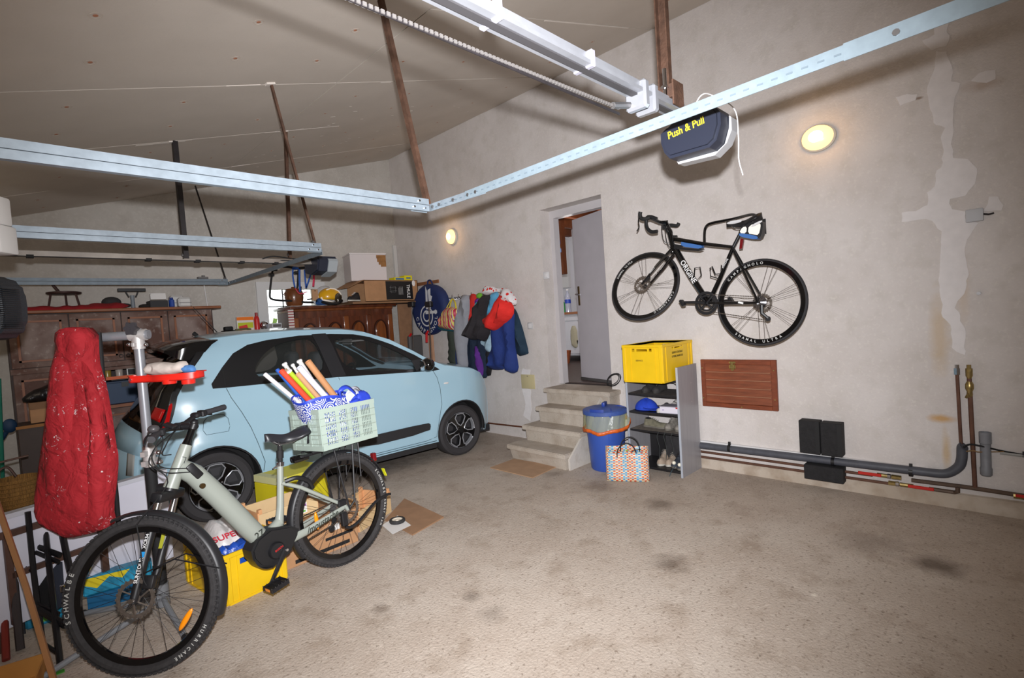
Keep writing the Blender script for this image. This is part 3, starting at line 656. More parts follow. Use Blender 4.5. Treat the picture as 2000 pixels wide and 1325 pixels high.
g.prism([(y, z+.045) for y, z in Pm2], 2.26, 2.46, X2); bmesh.ops.bevel(g.b, geom=[e for e in g.b.edges if abs(e.verts[0].co.x-e.verts[1].co.x) < 1e-5], offset=.012, segments=2, affect='EDGES'); add('motor_casing', g, NAVY, op2, ang=25)
g = G().prism([(y, z+.045) for y, z in [(4.842, 2.225), (4.82, 2.215), (4.805, 2.19), (4.85, 2.09), (5.0, 2.055), (5.0, 2.066), (4.86, 2.098), (4.82, 2.195)]], 2.36, 2.455, X2); add('light_cover', g, M('opal_grey', s(150, 156, 160), .35), op2, smooth=False)
g = G().tube(bez([(1.8, RY2-.02, 2.26), (1.9, RY2-.03, 2.285), (2.1, RY2-.02, 2.27), (2.28, RY2-.05, 2.27)]), .006, 6); g.tube(bez([(1.85, RY2+.02, 2.26), (2.05, RY2-.03, 2.25), (2.28, RY2, 2.28)]), .005, 6); add('power_cable', g, MBLK, op2)
# white slotted case and black moulded case hanging at the left edge
pw = DP(-38, 436, 2.3)
wc = thing('white_slotted_case', 'white plastic case with brown slots at the left edge, above the black case', 'case', (pw.x, pw.y, pw.z-.13))
FWc = frame(pw, CR, y=-CD); FWc = Matrix.Translation(pw) @ Matrix.Rotation(math.radians(9), 4, 'Z') @ Matrix.Translation(-pw) @ frame(pw, (CR.x, CR.y, 0), z=(-CF.x, -CF.y, 0))
g = G().box(-.1, .068, -.005, .128, -.09, .0, FWc, bev=.012, seg=2).box(-.1, .074, -.135, -.005, -.10, .004, FWc, bev=.01, seg=2).box(-.1, .044, -.135, -.085, .0, .012, FWc, bev=.004)
add('case_shell', g, M('case_white', s(215, 214, 212), .5), wc)
g = G()
for (x, y, w, h) in ((.014, .078, .008, .014), (.015, .035, .012, .04), (.005, -.022, .014, .035), (.006, -.066, .012, .018), (.008, -.092, .012, .018)): g.box(x, x+w, y-h/2, y+h/2, 0, .006 if y < 0 else .002, FWc)
add('slot', g, M('slot_brown', s(120, 86, 60), .8), wc, kind='stuff', smooth=False)
g = G()
for k in range(5): g.box(-.06, .03, -.125+k*.008, -.122+k*.008, .012, .016, FWc)
add('louvre', g, M('louvre_grey', s(150, 150, 152), .5), wc, kind='stuff', smooth=False)
add('suspension_rod', G().tube([FWc @ V((-.03, .12, -.04)), FWc @ V((-.03, .5, -.04))], .008, 6), DKST, wc)
pb = DP(-80, 604, 2.3); FB = Matrix.Translation(pb) @ Matrix.Rotation(math.radians(7), 4, 'Z') @ Matrix.Translation(-pb) @ frame(pb, (CR.x, CR.y, 0), z=(-CF.x, -CF.y, 0))
bc = thing('black_moulded_case', 'black moulded plastic case with recessed panels hanging at the left edge', 'case', (pb.x, pb.y, pb.z-.2))
P = [(-.2, .17), (.02, .165), (.11, .145), (.155, .115), (.172, .075), (.176, -.02), (.165, -.09), (.135, -.135), (.09, -.148), (-.2, -.15)]
g = G(); g.prism(P, -.16, 0, FB); bmesh.ops.bevel(g.b, geom=[e for e in g.b.edges], offset=.02, segments=3, affect='EDGES', clamp_overlap=True); add('case_shell', g, M('case_black', s(44, 48, 54), .5, bump=.2, bs=150), bc)
CPN = M('case_recess', s(62, 62, 64), .7, var=.2, vs=30)
g = G(); g.prism(smoothpoly([(-.1, .1), (.08, .09), (.105, .06), (.1, -.01), (.06, -.03), (-.1, -.02)], 2), -.002, .0015, FB); add('recess_panel', g, CPN, bc)
g = G(); g.prism(smoothpoly([(-.1, -.06), (.05, -.06), (.07, -.08), (.05, -.12), (-.1, -.125)], 2), -.002, .0015, FB); add('recess_panel', g, CPN, bc)
g = G()
for k in range(20): y = -.1+k*.0095; g.box(.158, .178, y, y+.004, -.10, -.005, FB)
add('ribbed_edge', g, BLK, bc, kind='stuff', smooth=False)
add('suspension_strap', G().box(-.1, -.06, .15, .55, -.09, -.085, FB), MBLK, bc)
# bulkhead lamps
def bulkhead(px, py, ry, rz, label, seg=28):
    p = WX(px, py, WXR); t = thing('bulkhead_lamp', label, 'wall lamp', (WXR, p.y, p.z-rz), group='oval bulkhead lamps')
    X = Matrix.Translation((WXR, p.y, p.z)) @ Matrix(((0, 0, -1, 0), (ry, 0, 0, 0), (0, rz, 0, 0), (0, 0, 0, 1)))
    add('lamp_base', G().lathe([(0, 0), (1, 0), (1, .025), (.9, .035), (0, .035)], X, seg), M('lamp_base_white', s(205, 200, 190), .5), t)
    g = G().lathe([(.9, .03), (.86, .055), (.7, .075), (.4, .088), (0, .092)], X, seg); add('lamp_glass', g, M('lamp_glow', s(255, 200, 120), .3, emit=(1.0, .50, .16), es=3.0), t)
    g = G().lathe([(.0, .094), (.3, .0925), (.42, .089), (.4, .086), (0, .09)], X, 18); add('lamp_hot_spot', g, M('lamp_core', s(255, 230, 170), .3, emit=(1.0, .80, .42), es=7.0), t)
    lamp('bulkhead_light', 'POINT', (WXR-.2, p.y, p.z), 1.5, (1, .62, .3), shadow_soft_size=.08)
    return t
bulkhead(885, 463, .10, .115, 'oval lit wall lamp above the hanging clothes')
bulkhead(1599, 271, .125, .105, 'oval lit wall lamp high on the wall right of the door motor')
# ================================================================ things along the right wall
# slatted wooden hatch
WOOD = M('mahogany', s(128, 66, 38), .5, var=.3, vs=3, stretch=(1, 2, 14), bump=.15, bs=30)
WOODF = M('mahogany_frame', s(122, 60, 34), .45, var=.25, vs=4, stretch=(1, 3, 8))
hy0, hy1, hz0, hz1 = 1.50, 2.17, .60, 1.045
h = thing('wooden_hatch', 'reddish brown slatted wooden hatch with brass clasp on the wall', 'hatch', (WXR, (hy0+hy1)/2, hz0))
add('backboard', G().box(WXR-.012, WXR, hy0+.01, hy1-.01, hz0+.01, hz1-.01), WOODF, h, smooth=False)
for (a, b, c, d) in ((hy0, hy0+.045, hz0, hz1), (hy1-.04, hy1, hz0, hz1), (hy0+.045, hy1-.04, hz1-.045, hz1), (hy0+.045, hy1-.04, hz0, hz0+.04)): add('frame_rail', G().box(WXR-.03, WXR-.001, a, b, c, d, bev=.003), WOODF, h)
nsl = 5; sh = (hz1-hz0-.085)/nsl
for k in range(nsl):
    z = hz0+.04+k*sh
    g = G().hexa([(WXR-.026, hy0+.045, z+.004), (WXR-.011, hy0+.045, z+.004), (WXR-.011, hy1-.04, z+.004), (WXR-.026, hy1-.04, z+.004), (WXR-.019, hy0+.045, z+sh), (WXR-.011, hy0+.045, z+sh), (WXR-.011, hy1-.04, z+sh), (WXR-.019, hy1-.04, z+sh)])
    add('slat', g, WOOD, h, smooth=False)
    if k: add('slat_bead', G().box(WXR-.028, WXR-.02, hy0+.05, hy1-.045, z-.002, z+.003), M('bead_pale', s(160, 112, 84), .5), h, smooth=False)
BR = M('brass', s(190, 170, 110), .3, .9)
yc = 1.87; g = G().box(WXR-.036, WXR-.03, yc-.028, yc+.028, hz1-.035, hz1-.016, bev=.004).box(WXR-.04, WXR-.03, yc-.028, yc+.028, hz1-.085, hz1-.042, bev=.006).box(WXR-.044, WXR-.038, yc-.012, yc+.012, hz1-.06, hz1-.03, bev=.002).disc(.014, 0, .005, frame((WXR-.03, yc, hz1-.088), (0, 1, 0), z=(-1, 0, 0)), 12); add('clasp', g, BR, h)
for (y, z) in ((hy1-.015, hz1-.08), (hy1-.015, hz0+.08), (hy0+.02, hz1-.09), (hy0+.02, hz0+.1), ((hy0+hy1)/2-.03, hz0+.015)): add('screw', G().disc(.006, 0, .004, frame((WXR-.03, y, z), (0, 1, 0), z=(-1, 0, 0)), 8), BR, h)
# pipes
CU = M('copper_pipe', s(110, 78, 64), .5, .4, var=.3, vs=9); BRO = M('brass_fitting', s(170, 148, 96), .35, .8, var=.3, vs=40); REDV = M('red_lever', s(190, 34, 24), .45)
def pipe(name, pts, r, mat, label, seg=10): return add(name, G().tube(pts, r, seg), mat, None, label, 'pipe')
GRY = M('grey_conduit', s(78, 80, 88), .5, var=.15, vs=20)
cd = thing('grey_conduit', 'grey plastic drain pipe running low along the wall and turning upward', 'pipe', (WXR-.04, 1.2, .2))
add('pipe_run', G().tube([(WXR-.035, 2.21, .215), (WXR-.035, .56, .235)] + bez([(WXR-.035, .5, .235), (WXR-.035, .40, .245), (WXR-.035, .335, .30), (WXR-.035, .315, .36), (WXR-.035, .31, .44), (WXR-.04, .30, .455)], 5)[1:], .031, 14), GRY, cd)
tr = thing('white_trunking', 'thin white cable trunking on top of the grey drain pipe', 'trunking', (WXR, 1.3, .25)); add('strip', G().box(WXR-.03, WXR, .52, 2.21, .247, .262), WHT, tr, smooth=False)
for y in (1.93, 1.10, .60): add('pipe_clip', G().lathe([(.032, -.012), (.036, -.012), (.036, .012), (.032, .012)], frame((WXR-.035, y, .225), (1, 0, 0), z=(0, 1, 0)), 14, closed=True).box(WXR-.045, WXR-.03, y-.01, y+.01, .255, .285), BLK, cd)
pipe('copper_pipe', [(WXR-.03, 2.21, .155), (WXR-.03, 1.1, .155), (WXR-.03, .84, .155)], .0115, CU, 'upper of the two brown copper pipes below the grey drain pipe')
pipe('copper_pipe', [(WXR-.03, 2.21, .105), (WXR-.03, .74, .11)], .0115, CU, 'lower of the two brown copper pipes below the grey drain pipe')
pipe('copper_pipe', [(WXR-.03, .60, .16), (WXR-.03, .30, .165), (WXR-.03, -.4, .15)], .015, M('dull_pipe', s(96, 78, 66), .6, .3, var=.3, vs=9), 'dull brown pipe running right from the red valves')
pipe('copper_pipe', [(WXR-.03, .50, .115), (WXR-.03, .36, .115), (WXR-.05, .34, .13), (WXR-.05, .34, .16)], .014, M('dull_pipe', s(96, 78, 66), .6, .3), 'short dull pipe stub under the riser pipes')
pipe('riser_pipe', [(WXR-.025, .325, .96), (WXR-.025, .315, .40)], .011, CU, 'left one of the two upright copper pipes')
pipe('riser_pipe', [(WXR-.03, .262, .93), (WXR-.03, .25, .17)], .014, CU, 'right one of the two upright copper pipes')
def valve(y, z, d, label):
    t = thing('red_valve', label, 'valve', (WXR-.03, y, z-.02), group='red lever valves')
    g = G().tube([(WXR-.03, y+.01*d, z), (WXR-.03, y-.07*d, z)], .016, 8).tube([(WXR-.03, y-.08*d, z), (WXR-.03, y-.14*d, z)], .018, 6); add('valve_body', g, BRO, t)
    add('lever', G().box(WXR-.056, WXR-.048, min(y-.02*d, y+.13*d), max(y-.02*d, y+.13*d), z-.008, z+.016, bev=.003), REDV, t); add('union', G().disc(.02, 0, .02, frame((WXR-.03, y-.075*d, z), (1, 0, 0), z=(0, 1, 0)), 8), CHR, t)
valve(.80, .165, 1, 'upper left red lever valve on the copper pipes'); valve(.60, .115, -1, 'lower right red lever valve on the copper pipes')
t = thing('red_valve', 'red lever valve at the far right end of the pipes', 'valve', (WXR-.03, .03, .14), group='red lever valves'); add('valve_body', G().tube([(WXR-.03, .06, .152), (WXR-.03, -.08, .152)], .02, 8), BRO, t); add('lever', G().box(WXR-.056, WXR-.048, -.08, .05, .15, .17, bev=.003), REDV, t)
t = thing('tap_fitting', 'steel pipe end fitting on top of the left upright pipe', 'pipe fitting', (WXR-.025, .325, .93), group='fittings on the upright pipes'); add('nut', G().disc(.019, 0, .045, Matrix.Translation((WXR-.025, .325, .955)), 6).disc(.013, .04, .07, Matrix.Translation((WXR-.025, .325, .955)), 10), CHR, t)
t = thing('tap_fitting', 'brass valve and fitting on top of the right upright pipe', 'pipe fitting', (WXR-.03, .262, .87), group='fittings on the upright pipes'); add('valve_body', G().lathe([(0, 0), (.014, 0), (.018, .02), (.016, .04), (.024, .06), (.024, .09), (.014, .11), (.012, .13), (.02, .15), (.02, .2), (.013, .2), (.013, .225), (0, .225)], Matrix.Translation((WXR-.03, .262, .80)), 10), BRO, t); add('drain_nipple', G().tube([(WXR-.03, .262, .84), (WXR-.06, .28, .80)], .008, 6), BRO, t)
stb = thing('grey_stub_pipe', 'short upright grey plastic pipe stub beside the copper risers', 'pipe', (WXR-.035, .2, .26)); X = Matrix.Translation((WXR-.035, .19, .265))
add('pipe_body', G().lathe([(0, 0), (.026, 0), (.032, .008), (.033, .05), (.029, .06), (.029, .22), (.033, .225), (.033, .30), (.028, .30), (.028, .28), (0, .28)], X, 16), M('grey_pvc', s(128, 130, 136), .5, var=.12, vs=20), stb)
cb2 = thing('black_cable', 'black cable looping from the grey pipe elbow behind the stub pipe', 'cable', (WXR-.03, .25, .4))
add('cable_run', G().tube(bez([(WXR-.05, .31, .44), (WXR-.055, .27, .475), (WXR-.06, .20, .47), (WXR-.02, .12, .445), (WXR-.012, .06, .435), (WXR-.012, -.1, .42)]), .006, 6), MBLK, cb2); add('cable_run', G().tube(bez([(WXR-.05, .30, .42), (WXR-.06, .25, .435), (WXR-.06, .22, .43), (WXR-.02, .1, .44)]), .004, 6), M('cable_brown', s(130, 100, 60), .6), cb2)
add('cable_clip', G().box(WXR-.022, WXR, -.0, .012, .415, .45), BLK, cb2); add('conduit', G().tube([(WXR-.012, .12, .428), (WXR-.012, -.6, .40)], .011, 8), M('conduit_grey', s(160, 160, 158), .6), cb2)
nb = WX(1912, 573, WXR); add('wall_bolt', G().disc(.012, 0, .035, frame((WXR, nb.y, nb.z), (0, 1, 0), z=(-1, 0, 0)), 8), STL, None, 'small steel bolt sticking out of the wall right of the plaster repair', 'bolt')
# two black foam blocks behind the pipes
def foam(y0, y1, z0, z1, label):
    t = thing('foam_block', label, 'block', (WXR-.05, (y0+y1)/2, z0), group='black foam blocks')
    add('block', G().box(WXR-.10, WXR-.001, y0, y1, z0, z1, bev=.004), M('black_foam', s(32, 31, 33), .85, var=.3, vs=25, bump=.6, bs=60), t)
    add('edge_strip', G().box(WXR-.104, WXR-.10, y0, y0+.03, z0+.005, z1-.005), M('foam_edge', s(20, 20, 22), .7), t)
foam(1.175, 1.325, .285, .555, 'left one of two black foam blocks standing on the pipes'); foam(1.02, 1.168, .285, .55, 'right one of two black foam blocks standing on the pipes')
foam(1.02, 1.30, .07, .19, 'low black foam block behind the pipes under the other two')
# plinth of render at the foot of the right wall
tr = add('baseboard_right', G().hexa([(WXR-.035, -1, 0), (WXR, -1, 0), (WXR, 3.2, 0), (WXR-.035, 3.2, 0), (WXR-.012, -1, .11), (WXR, -1, .12), (WXR, 3.2, .08), (WXR-.012, 3.2, .075)]), surf_mat('plinth_render', s(196, 184, 170), s(178, 164, 148), [(7, .45, .7, s(150, 130, 110), .7)], bump=.7, bs=40), kind='structure', smooth=False)
# ---------------------------------------------------------------- shoe shelf
sx0, sx1, sy0, sy1 = 4.30, 4.68, 2.225, 2.74
sf = thing('shoe_shelf', 'narrow grey sided shelf unit with black shelves full of shoes', 'shelf unit', ((sx0+sx1)/2, (sy0+sy1)/2, 0))
LAM = M('grey_laminate', s(150, 148, 152), .35, var=.08, vs=3, stretch=(20, 20, 1)); LAMB = M('black_laminate', s(30, 29, 31), .5, var=.2, vs=8)
add('side_panel', G().box(sx0, sx1, sy0-.018, sy0, 0, 1.01), LAM, sf, smooth=False); add('side_panel', G().box(sx0, sx1, sy1, sy1+.018, 0, .90), LAM, sf, smooth=False)
add('edge_strip', G().box(sx0-.003, sx0, sy0-.019, sy0+.001, 0, 1.01), M('edge_grey', s(170, 176, 186), .4), sf, smooth=False); add('edge_strip', G().box(sx0-.003, sx0, sy1-.001, sy1+.019, 0, .90), M('edge_grey', s(170, 176, 186), .4), sf, smooth=False)
SHZ = [.05, .40, .575, .75]
for z in SHZ: add('shelf', G().box(sx0+.01, sx1, sy0, sy1, z-.018, z), LAMB, sf, smooth=False)
add('shelf_dust', G().box(sx0+.012, sx1-.01, sy0, sy1, .401, .402), M('dusty', s(120, 112, 104), .9, var=.4, vs=30), sf, smooth=False); add('shelf_dust', G().box(sx0+.012, sx1-.01, sy0, sy1, .751, .752), M('dusty2', s(84, 78, 76), .9, var=.4, vs=30), sf, smooth=False)
add('top_board', G().box(sx0+.01, sx1, sy0, sy1, .872, .889), LAMB, sf, smooth=False); add('back_panel', G().box(sx1-.006, sx1, sy0, sy1, .03, .40), LAMB, sf, smooth=False)
# shoes
def shoe(X, L, mat, sole, label, laces=None, reflect=False, cat='shoe', grp='shoes on the shelf', h=.085):
    """X: heel at origin, toe at +X"""
    o = X.translation; t = thing('shoe', label, cat, tuple(o), group=grp)
    W = L*.36
    def f(u, v):
        a = u*2*math.pi; x = v*L
        w = W*.5*(.72+.28*math.sin(math.pi*min(1, v*1.05)**1.4) )*(1 if v < .9 else math.sqrt(max(.02, 1-((v-.9)/.1)**2))) * (1 if v > .06 else math.sqrt(max(.05, v/.06)))
        hh = h*(1.0 if v < .3 else (1.0-.5*min(1, (v-.3)/.35)))*(1 if v < .85 else math.sqrt(max(.03, 1-((v-.85)/.15)**2))) * (1 if v > .04 else math.sqrt(max(.1, v/.04)))
        sa = math.sin(a); z = .018 + hh*max(0, sa) ; w2 = w*(1-.38*max(0, sa)**2)
        return X @ V((x, math.cos(a)*w2, z))
    g = G().grid(f, 14, 14, closeu=True)
    for r in (0, -1):
        try: g.b.faces.new(g.q[r])
        except ValueError: pass
    add('upper', g, mat, t, ang=70)
    def so(k): return [(x*L, y*W) for x, y in ((0.0, .25), (.08, .34), (.35, .30), (.7, .46), (.9, .38), (1.0, .1), (1.0, -.1), (.9, -.38), (.7, -.46), (.35, -.30), (.08, -.34), (0, -.25))]
    add('sole', G().prism(smoothpoly(so(0), 1), 0, .02, X), sole, t)
    add('opening', G().ball((L*.2, 0, h+.012), (L*.14, W*.22, .01), X, 12, 6), MBLK, t)
    if laces:
        g = G()
        for k in range(4): x = L*(.36+.07*k); z = .022+h*(1-.5*min(1, ((x/L)-.3)/.35))+.004; g.tube([X @ V((x, -W*.2, z)), X @ V((x+.012, 0, z+.006)), X @ V((x, W*.2, z))], .0025, 5)
        add('laces', g, laces, t)
    if reflect: add('reflective_patch', G().ball((L*.93, 0, .05), (.02, W*.2, .018), X, 10, 6), M('reflector_white', s(250, 245, 225), .3), t)
    return t
def SX(x, y, z, deg): return Matrix.Translation((x, y, z)) @ Matrix.Rotation(math.radians(deg), 4, 'Z')
GS = M('suede_grey', s(86, 82, 80), .9, var=.3, vs=40); OL = M('olive_shoe', s(120, 116, 98), .8, var=.3, vs=30); BG = M('beige_shoe', s(176, 158, 140), .85, var=.25, vs=25); SOLG = M('sole_grey', s(110, 106, 98), .8); WS = M('white_sole', s(190, 186, 176), .7)
LG = M('grey_lace', s(150, 146, 140), .8)
shoe(SX(4.60, 2.62, .753, 186), .25, M('dark_suede', s(56, 54, 54), .9, var=.3, vs=40), M('dk_sole', s(50, 48, 46), .8), 'dark grey suede shoe on the top shelf, at left', DKST)
shoe(SX(4.60, 2.50, .753, 184), .25, M('dark_suede', s(56, 54, 54), .9, var=.3, vs=40), M('dk_sole', s(50, 48, 46), .8), 'dark grey suede shoe on the top shelf, at centre', DKST)
shoe(SX(4.46, 2.67, .403, 268), .26, OL, SOLG, 'olive trail shoe lying sideways on the third shelf', LG, h=.07)
shoe(SX(4.62, 2.40, .403, 183), .25, M('pale_grey_shoe', s(140, 134, 126), .8, var=.4, vs=30), SOLG, 'pale grey laced shoe on the third shelf, at centre', LG)
shoe(SX(4.62, 2.29, .403, 181), .25, M('pale_grey_shoe', s(140, 134, 126), .8, var=.4, vs=30), SOLG, 'pale grey laced shoe on the third shelf, against the right side panel', LG)
shoe(SX(4.62, 2.52, .053, 190), .26, BG, WS, 'beige canvas shoe on the bottom shelf, partly behind the woven bag', LG, h=.10)
shoe(SX(4.64, 2.43, .053, 186), .26, BG, WS, 'cream crumpled shoe on the bottom shelf, beside the beige one', LG, h=.09)
shoe(SX(4.62, 2.345, .053, 183), .26, M('navy_grey', s(62, 68, 78), .8, var=.3, vs=30), SOLG, 'dark shoe with bright reflective toe on bottom shelf, left of its pair', DKST, True, h=.10)
shoe(SX(4.60, 2.265, .053, 181), .27, M('navy_grey', s(62, 68, 78), .8, var=.3, vs=30), SOLG, 'dark shoe with bright reflective toe on bottom shelf, against the right side panel', DKST, True, h=.10)
g = G()
for (y, z0, z1_) in ((2.43, .40, .14), (2.36, .41, .15), (2.29, .41, .2)): g.tube(bez([(4.30, y, z0), (4.285, y+.01, z0-.05), (4.29, y-.008, z0-.15), (4.30, y+.008, z1_)]), .003, 5)
add('hanging_laces', g, M('lace_dark', s(52, 56, 56), .8), None, 'dark shoelaces dangling from the third shelf', 'shoelaces')
add('boot_lace', G().tube(bez([(4.38, 2.30, .10), (4.3, 2.31, .06), (4.28, 2.32, .03), (4.27, 2.325, .004)]), .003, 5), M('lace_teal', s(50, 70, 80), .8), None, 'teal shoelace hanging from the bottom shelf to the floor', 'shoelace')
add('boot_shaft_stack', G().box(4.52, 4.66, 2.26, 2.5, .06, .34, bev=.02), M('dark_textile', s(44, 43, 45), .9, var=.3, vs=20), None, 'dark box like bundle at the back above the bottom shelf shoes', 'bundle')
# blue cap, white box, slippers
cp = thing('baseball_hat', 'bright blue baseball cap on the second shelf', 'cap', (4.45, 2.6, .577)); CAPB = M('cap_blue', s(28, 66, 190), .85, var=.15, vs=30)
g = G().grid(lambda u, v: V((4.45+.10*math.cos(u*6.283)*math.cos(v*1.5), 2.63+.115*math.sin(u*6.283)*math.cos(v*1.5)+.0, .58+.10*math.sin(v*1.5)*(1+.08*math.sin(u*19)))), 24, 8, closeu=True); add('crown', g, CAPB, cp, ang=70)
g = G(); patch(g, smoothpoly([(4.33, 2.62), (4.36, 2.5), (4.44, 2.46), (4.52, 2.5), (4.5, 2.58), (4.42, 2.6)], 2), [], .02, lambda x, y: V((x, y, .592+.25*(y-2.5)-1.4*(x-4.44)**2)), fnb=lambda x, y: V((x, y, .588+.25*(y-2.5)-1.4*(x-4.44)**2))); add('peak', g, CAPB, cp); add('button', G().ball((4.45, 2.63, .682), (.009, .009, .006)), CAPB, cp)
bx = thing('white_shoe_box', 'white small flat box with red edge on the second shelf', 'box', (4.42, 2.32, .577)); XB = Matrix.Translation((4.40, 2.33, .577)) @ Matrix.Rotation(math.radians(6), 4, 'Z')
add('box_body', G().box(-.07, .07, -.095, .095, 0, .06, XB, bev=.002), M('box_white', s(214, 210, 222), .6), bx); add('box_lid', G().box(-.073, .073, -.098, .098, .06, .067, XB, bev=.002), M('box_lid', s(150, 146, 156), .6), bx); add('red_mark', G().box(-.0745, -.073, -.095, -.06, .048, .062, XB), REDV, bx); g = G(); g.text('SPF', .014, frame(XB @ V((-.072, .06, .03)), XB.to_3x3() @ V((0, -1, 0)), z=XB.to_3x3() @ V((-1, 0, 0)))); add('print', g, M('print_lilac', s(150, 130, 180), .6), bx, smooth=False)
SL = M('slipper_white', s(200, 196, 190), .9, var=.12, vs=30)
for (x, y, z, L, lab) in ((4.44, 2.43, .577, .2, 'white slipper on the second shelf, left of the white box'), (4.56, 2.40, .577, .21, 'white slipper on the second shelf behind the white box'), ): shoe(SX(x+.08, y, z, 178), L, SL, WS, lab, None, h=.05)
for z, lab in ((.84, 'white rounded cloth pad at the right end of the top shelf'), (.664, 'white rounded cloth pad right above the white box')):
    add('white_pad', G().ball((4.55, 2.29, z+.0), (.09, .085, .027)), SL, None, lab, 'pad', group='white pads in the shelf')
    add('pad_support', G().box(4.5, 4.6, 2.235, 2.33, SHZ[3] if z > .8 else SHZ[2], z-.02, bev=.01), M('dark_textile', s(44, 43, 45), .9), None, 'dark folded cloth under the white pad on the %s shelf' % ('top' if z > .8 else 'second'), 'cloth', group='dark cloths under the pads')
# ---------------------------------------------------------------- slotted plastic crates
def eurocrate(X, L, W, H, label, mat=YEL, sl=(.055, .062, .04)):
    """X at the centre of the bottom, long side along X, walls with grip slots near the top"""
    o = X.translation; c = thing('yellow_crate', label, 'crate', tuple(o), group='yellow plastic crates')
    add('floor_panel', G().box(-L/2+.02, L/2-.02, -W/2+.02, W/2-.02, 0, .012, X), mat, c, smooth=False)
    for (a, ax) in ((1, 0), (-1, 0), (1, 1), (-1, 1)):
        ln, dp = (W, L/2) if ax == 0 else (L, W/2)
        # wall drawn in its own plane: x along, y up
        if ax == 0: F = X @ Matrix(((0, 0, a, a*dp), (-a if False else 1, 0, 0, 0), (0, 1, 0, 0), (0, 0, 0, 1)))
        else: F = X @ Matrix(((1, 0, 0, 0), (0, 0, a, a*dp), (0, 1, 0, 0), (0, 0, 0, 1)))
        h = ln/2
        out = [(-h+.004, 0.004), (h-.004, .004), (h, H), (-h, H)]
        a1, a2, a3 = sl; hl = [[(-a1, H-a2), (a1, H-a2), (a1, H-a3), (-a1, H-a3)]]
        if a1 < .07: hl += [[(.075, H-.062), (.10, H-.062), (.10, H-.035), (.075, H-.035)], [(-.10, H-.062), (-.075, H-.062), (-.075, H-.035), (-.10, H-.035)]]
        g = G(); patch(g, out, hl, .12, lambda x, y: F @ V((x, y, 0)), fnb=lambda x, y: F @ V((x, y, -.006))); add('wall', g, mat, c, smooth=False)
        g = G()
        g.box(-h-.006, h+.006, H-.026, H, -.006, .008, F, bev=.003)
        for sx in (-1, 1):
            g.box(sx*h-.03 if sx > 0 else -h, sx*h if sx > 0 else -h+.03, .01, H, -.004, .007, F, bev=.003)
            g.box(sx*(h-.075)-.008, sx*(h-.075)+.008, .01, H-.02, -.004, .005, F)
        g.box(-h+.01, h-.01, 0, .014, -.01, .004, F)
        add('rim', g, mat, c)
    return c
XC = Matrix.Translation((4.405, 2.45, .8895)) @ Matrix.Rotation(math.radians(0), 4, 'Z')
yc1 = eurocrate(XC, .58, .40, .345, 'yellow plastic crate on top of the shoe shelf')
add('lettering', G().text('SERVICE CENTRALE', .026, frame((4.40, 2.249, 1.145), (1, 0, .0), z=(0, -1, 0)), sx=.9).text('OPTINEL MANUTEO', .026, frame((4.40, 2.249, 1.11), (1, 0, .0), z=(0, -1, 0)), sx=.9), M('print_brown', s(90, 76, 20), .6), yc1, smooth=False)
add('lettering', G().text('SERVICE', .02, frame((4.1145, 2.48, 1.09), (0, -1, .0), z=(-1, 0, 0))), M('print_brown', s(90, 76, 20), .6), yc1, smooth=False)
# ---------------------------------------------------------------- dustbin
bn = thing('dustbin', 'blue plastic dustbin with lid and transparent liner bag', 'dustbin', (4.22, 2.965, 0)); BX = Matrix.Translation((4.22, 2.965, 0))
BLU = M('bin_blue', s(52, 84, 168), .4, var=.06, vs=10); BLUL = M('bin_lid_blue', s(62, 88, 158), .5, var=.2, vs=14, bump=.1)
add('bin_body', G().lathe([(0, 0), (.158, 0), (.165, .012), (.188, .36), (.2, .56), (.195, .56), (.183, .36), (.16, .02), (0, .02)], BX, 40), BLU, bn)
add('body_seam', G().tube([BX @ (Matrix.Rotation(math.radians(222), 4, 'Z') @ V((.1655+.0355*k/8, 0, .015+.53*k/8))) for k in range(9)], .002, 5), BLU, bn)
add('bin_lid', G().lathe([(.212, .553), (.218, .556), (.219, .59), (.210, .598), (.17, .61), (.08, .622), (0, .625), (0, .61), (.2, .57), (.205, .553)], BX, 40), BLUL, bn)
a0 = math.radians(216)
XL_ = BX @ Matrix.Rotation(math.radians(225), 4, 'Z')
add('lid_handle', G().box(-.055, .055, -.016, .016, 0, .04, Matrix.Translation((4.22, 2.965, .622)) @ Matrix.Rotation(math.radians(20), 4, 'Z'), bev=.006, seg=2), M('bin_handle_blue', s(40, 66, 150), .4), bn)
g = G().lathe([(.206, .595), (.222, .595), (.222, .625), (.206, .625)], BX, 16, closed=True, a0=math.radians(175), a1=math.radians(212)); add('lid_clip', g, M('bin_handle_blue', s(40, 66, 150), .4), bn)
def fl_(r0): return [BX @ V((4.22*0+r0[0], r0[1], r0[2]))]
pts = [BX @ (Matrix.Rotation(math.radians(a), 4, 'Z') @ V((r_, 0, .616 if r_ < .2 else .60))) for a, r_ in [(232, .21), (238, .15), (250, .10), (275, .07), (300, .10), (308, .15), (306, .20)]]
add('lid_flap_rim', G().tube(bez(pts, 4), .006, 6), M('bin_handle_blue', s(40, 66, 150), .4), bn)
lb = thing('bin_liner', 'transparent yellowish bin liner with orange hem around the blue dustbin', 'bin liner', (4.22, 2.965, .4))
def hemz(a): return .415 + .10*max(0, math.cos(a-math.radians(318)))**2 + .012*math.sin(5*a)
def liner(u, v):
    a = u*2*math.pi; zb = hemz(a); z = .565*(1-v)+zb*v
    r = .203+.016*v+.034*v*max(0, math.cos(a-math.radians(318)))+.006*math.sin(9*a+2*v)+.004*math.sin(23*a+v*5)
    return BX @ V((r*math.cos(a), r*math.sin(a), z))
LM = M('liner_film', s(205, 208, 150), .22, alpha=.38, bump=.5, bs=22)
add('film', G().grid(liner, 72, 8, closeu=True), LM, lb, ang=80)
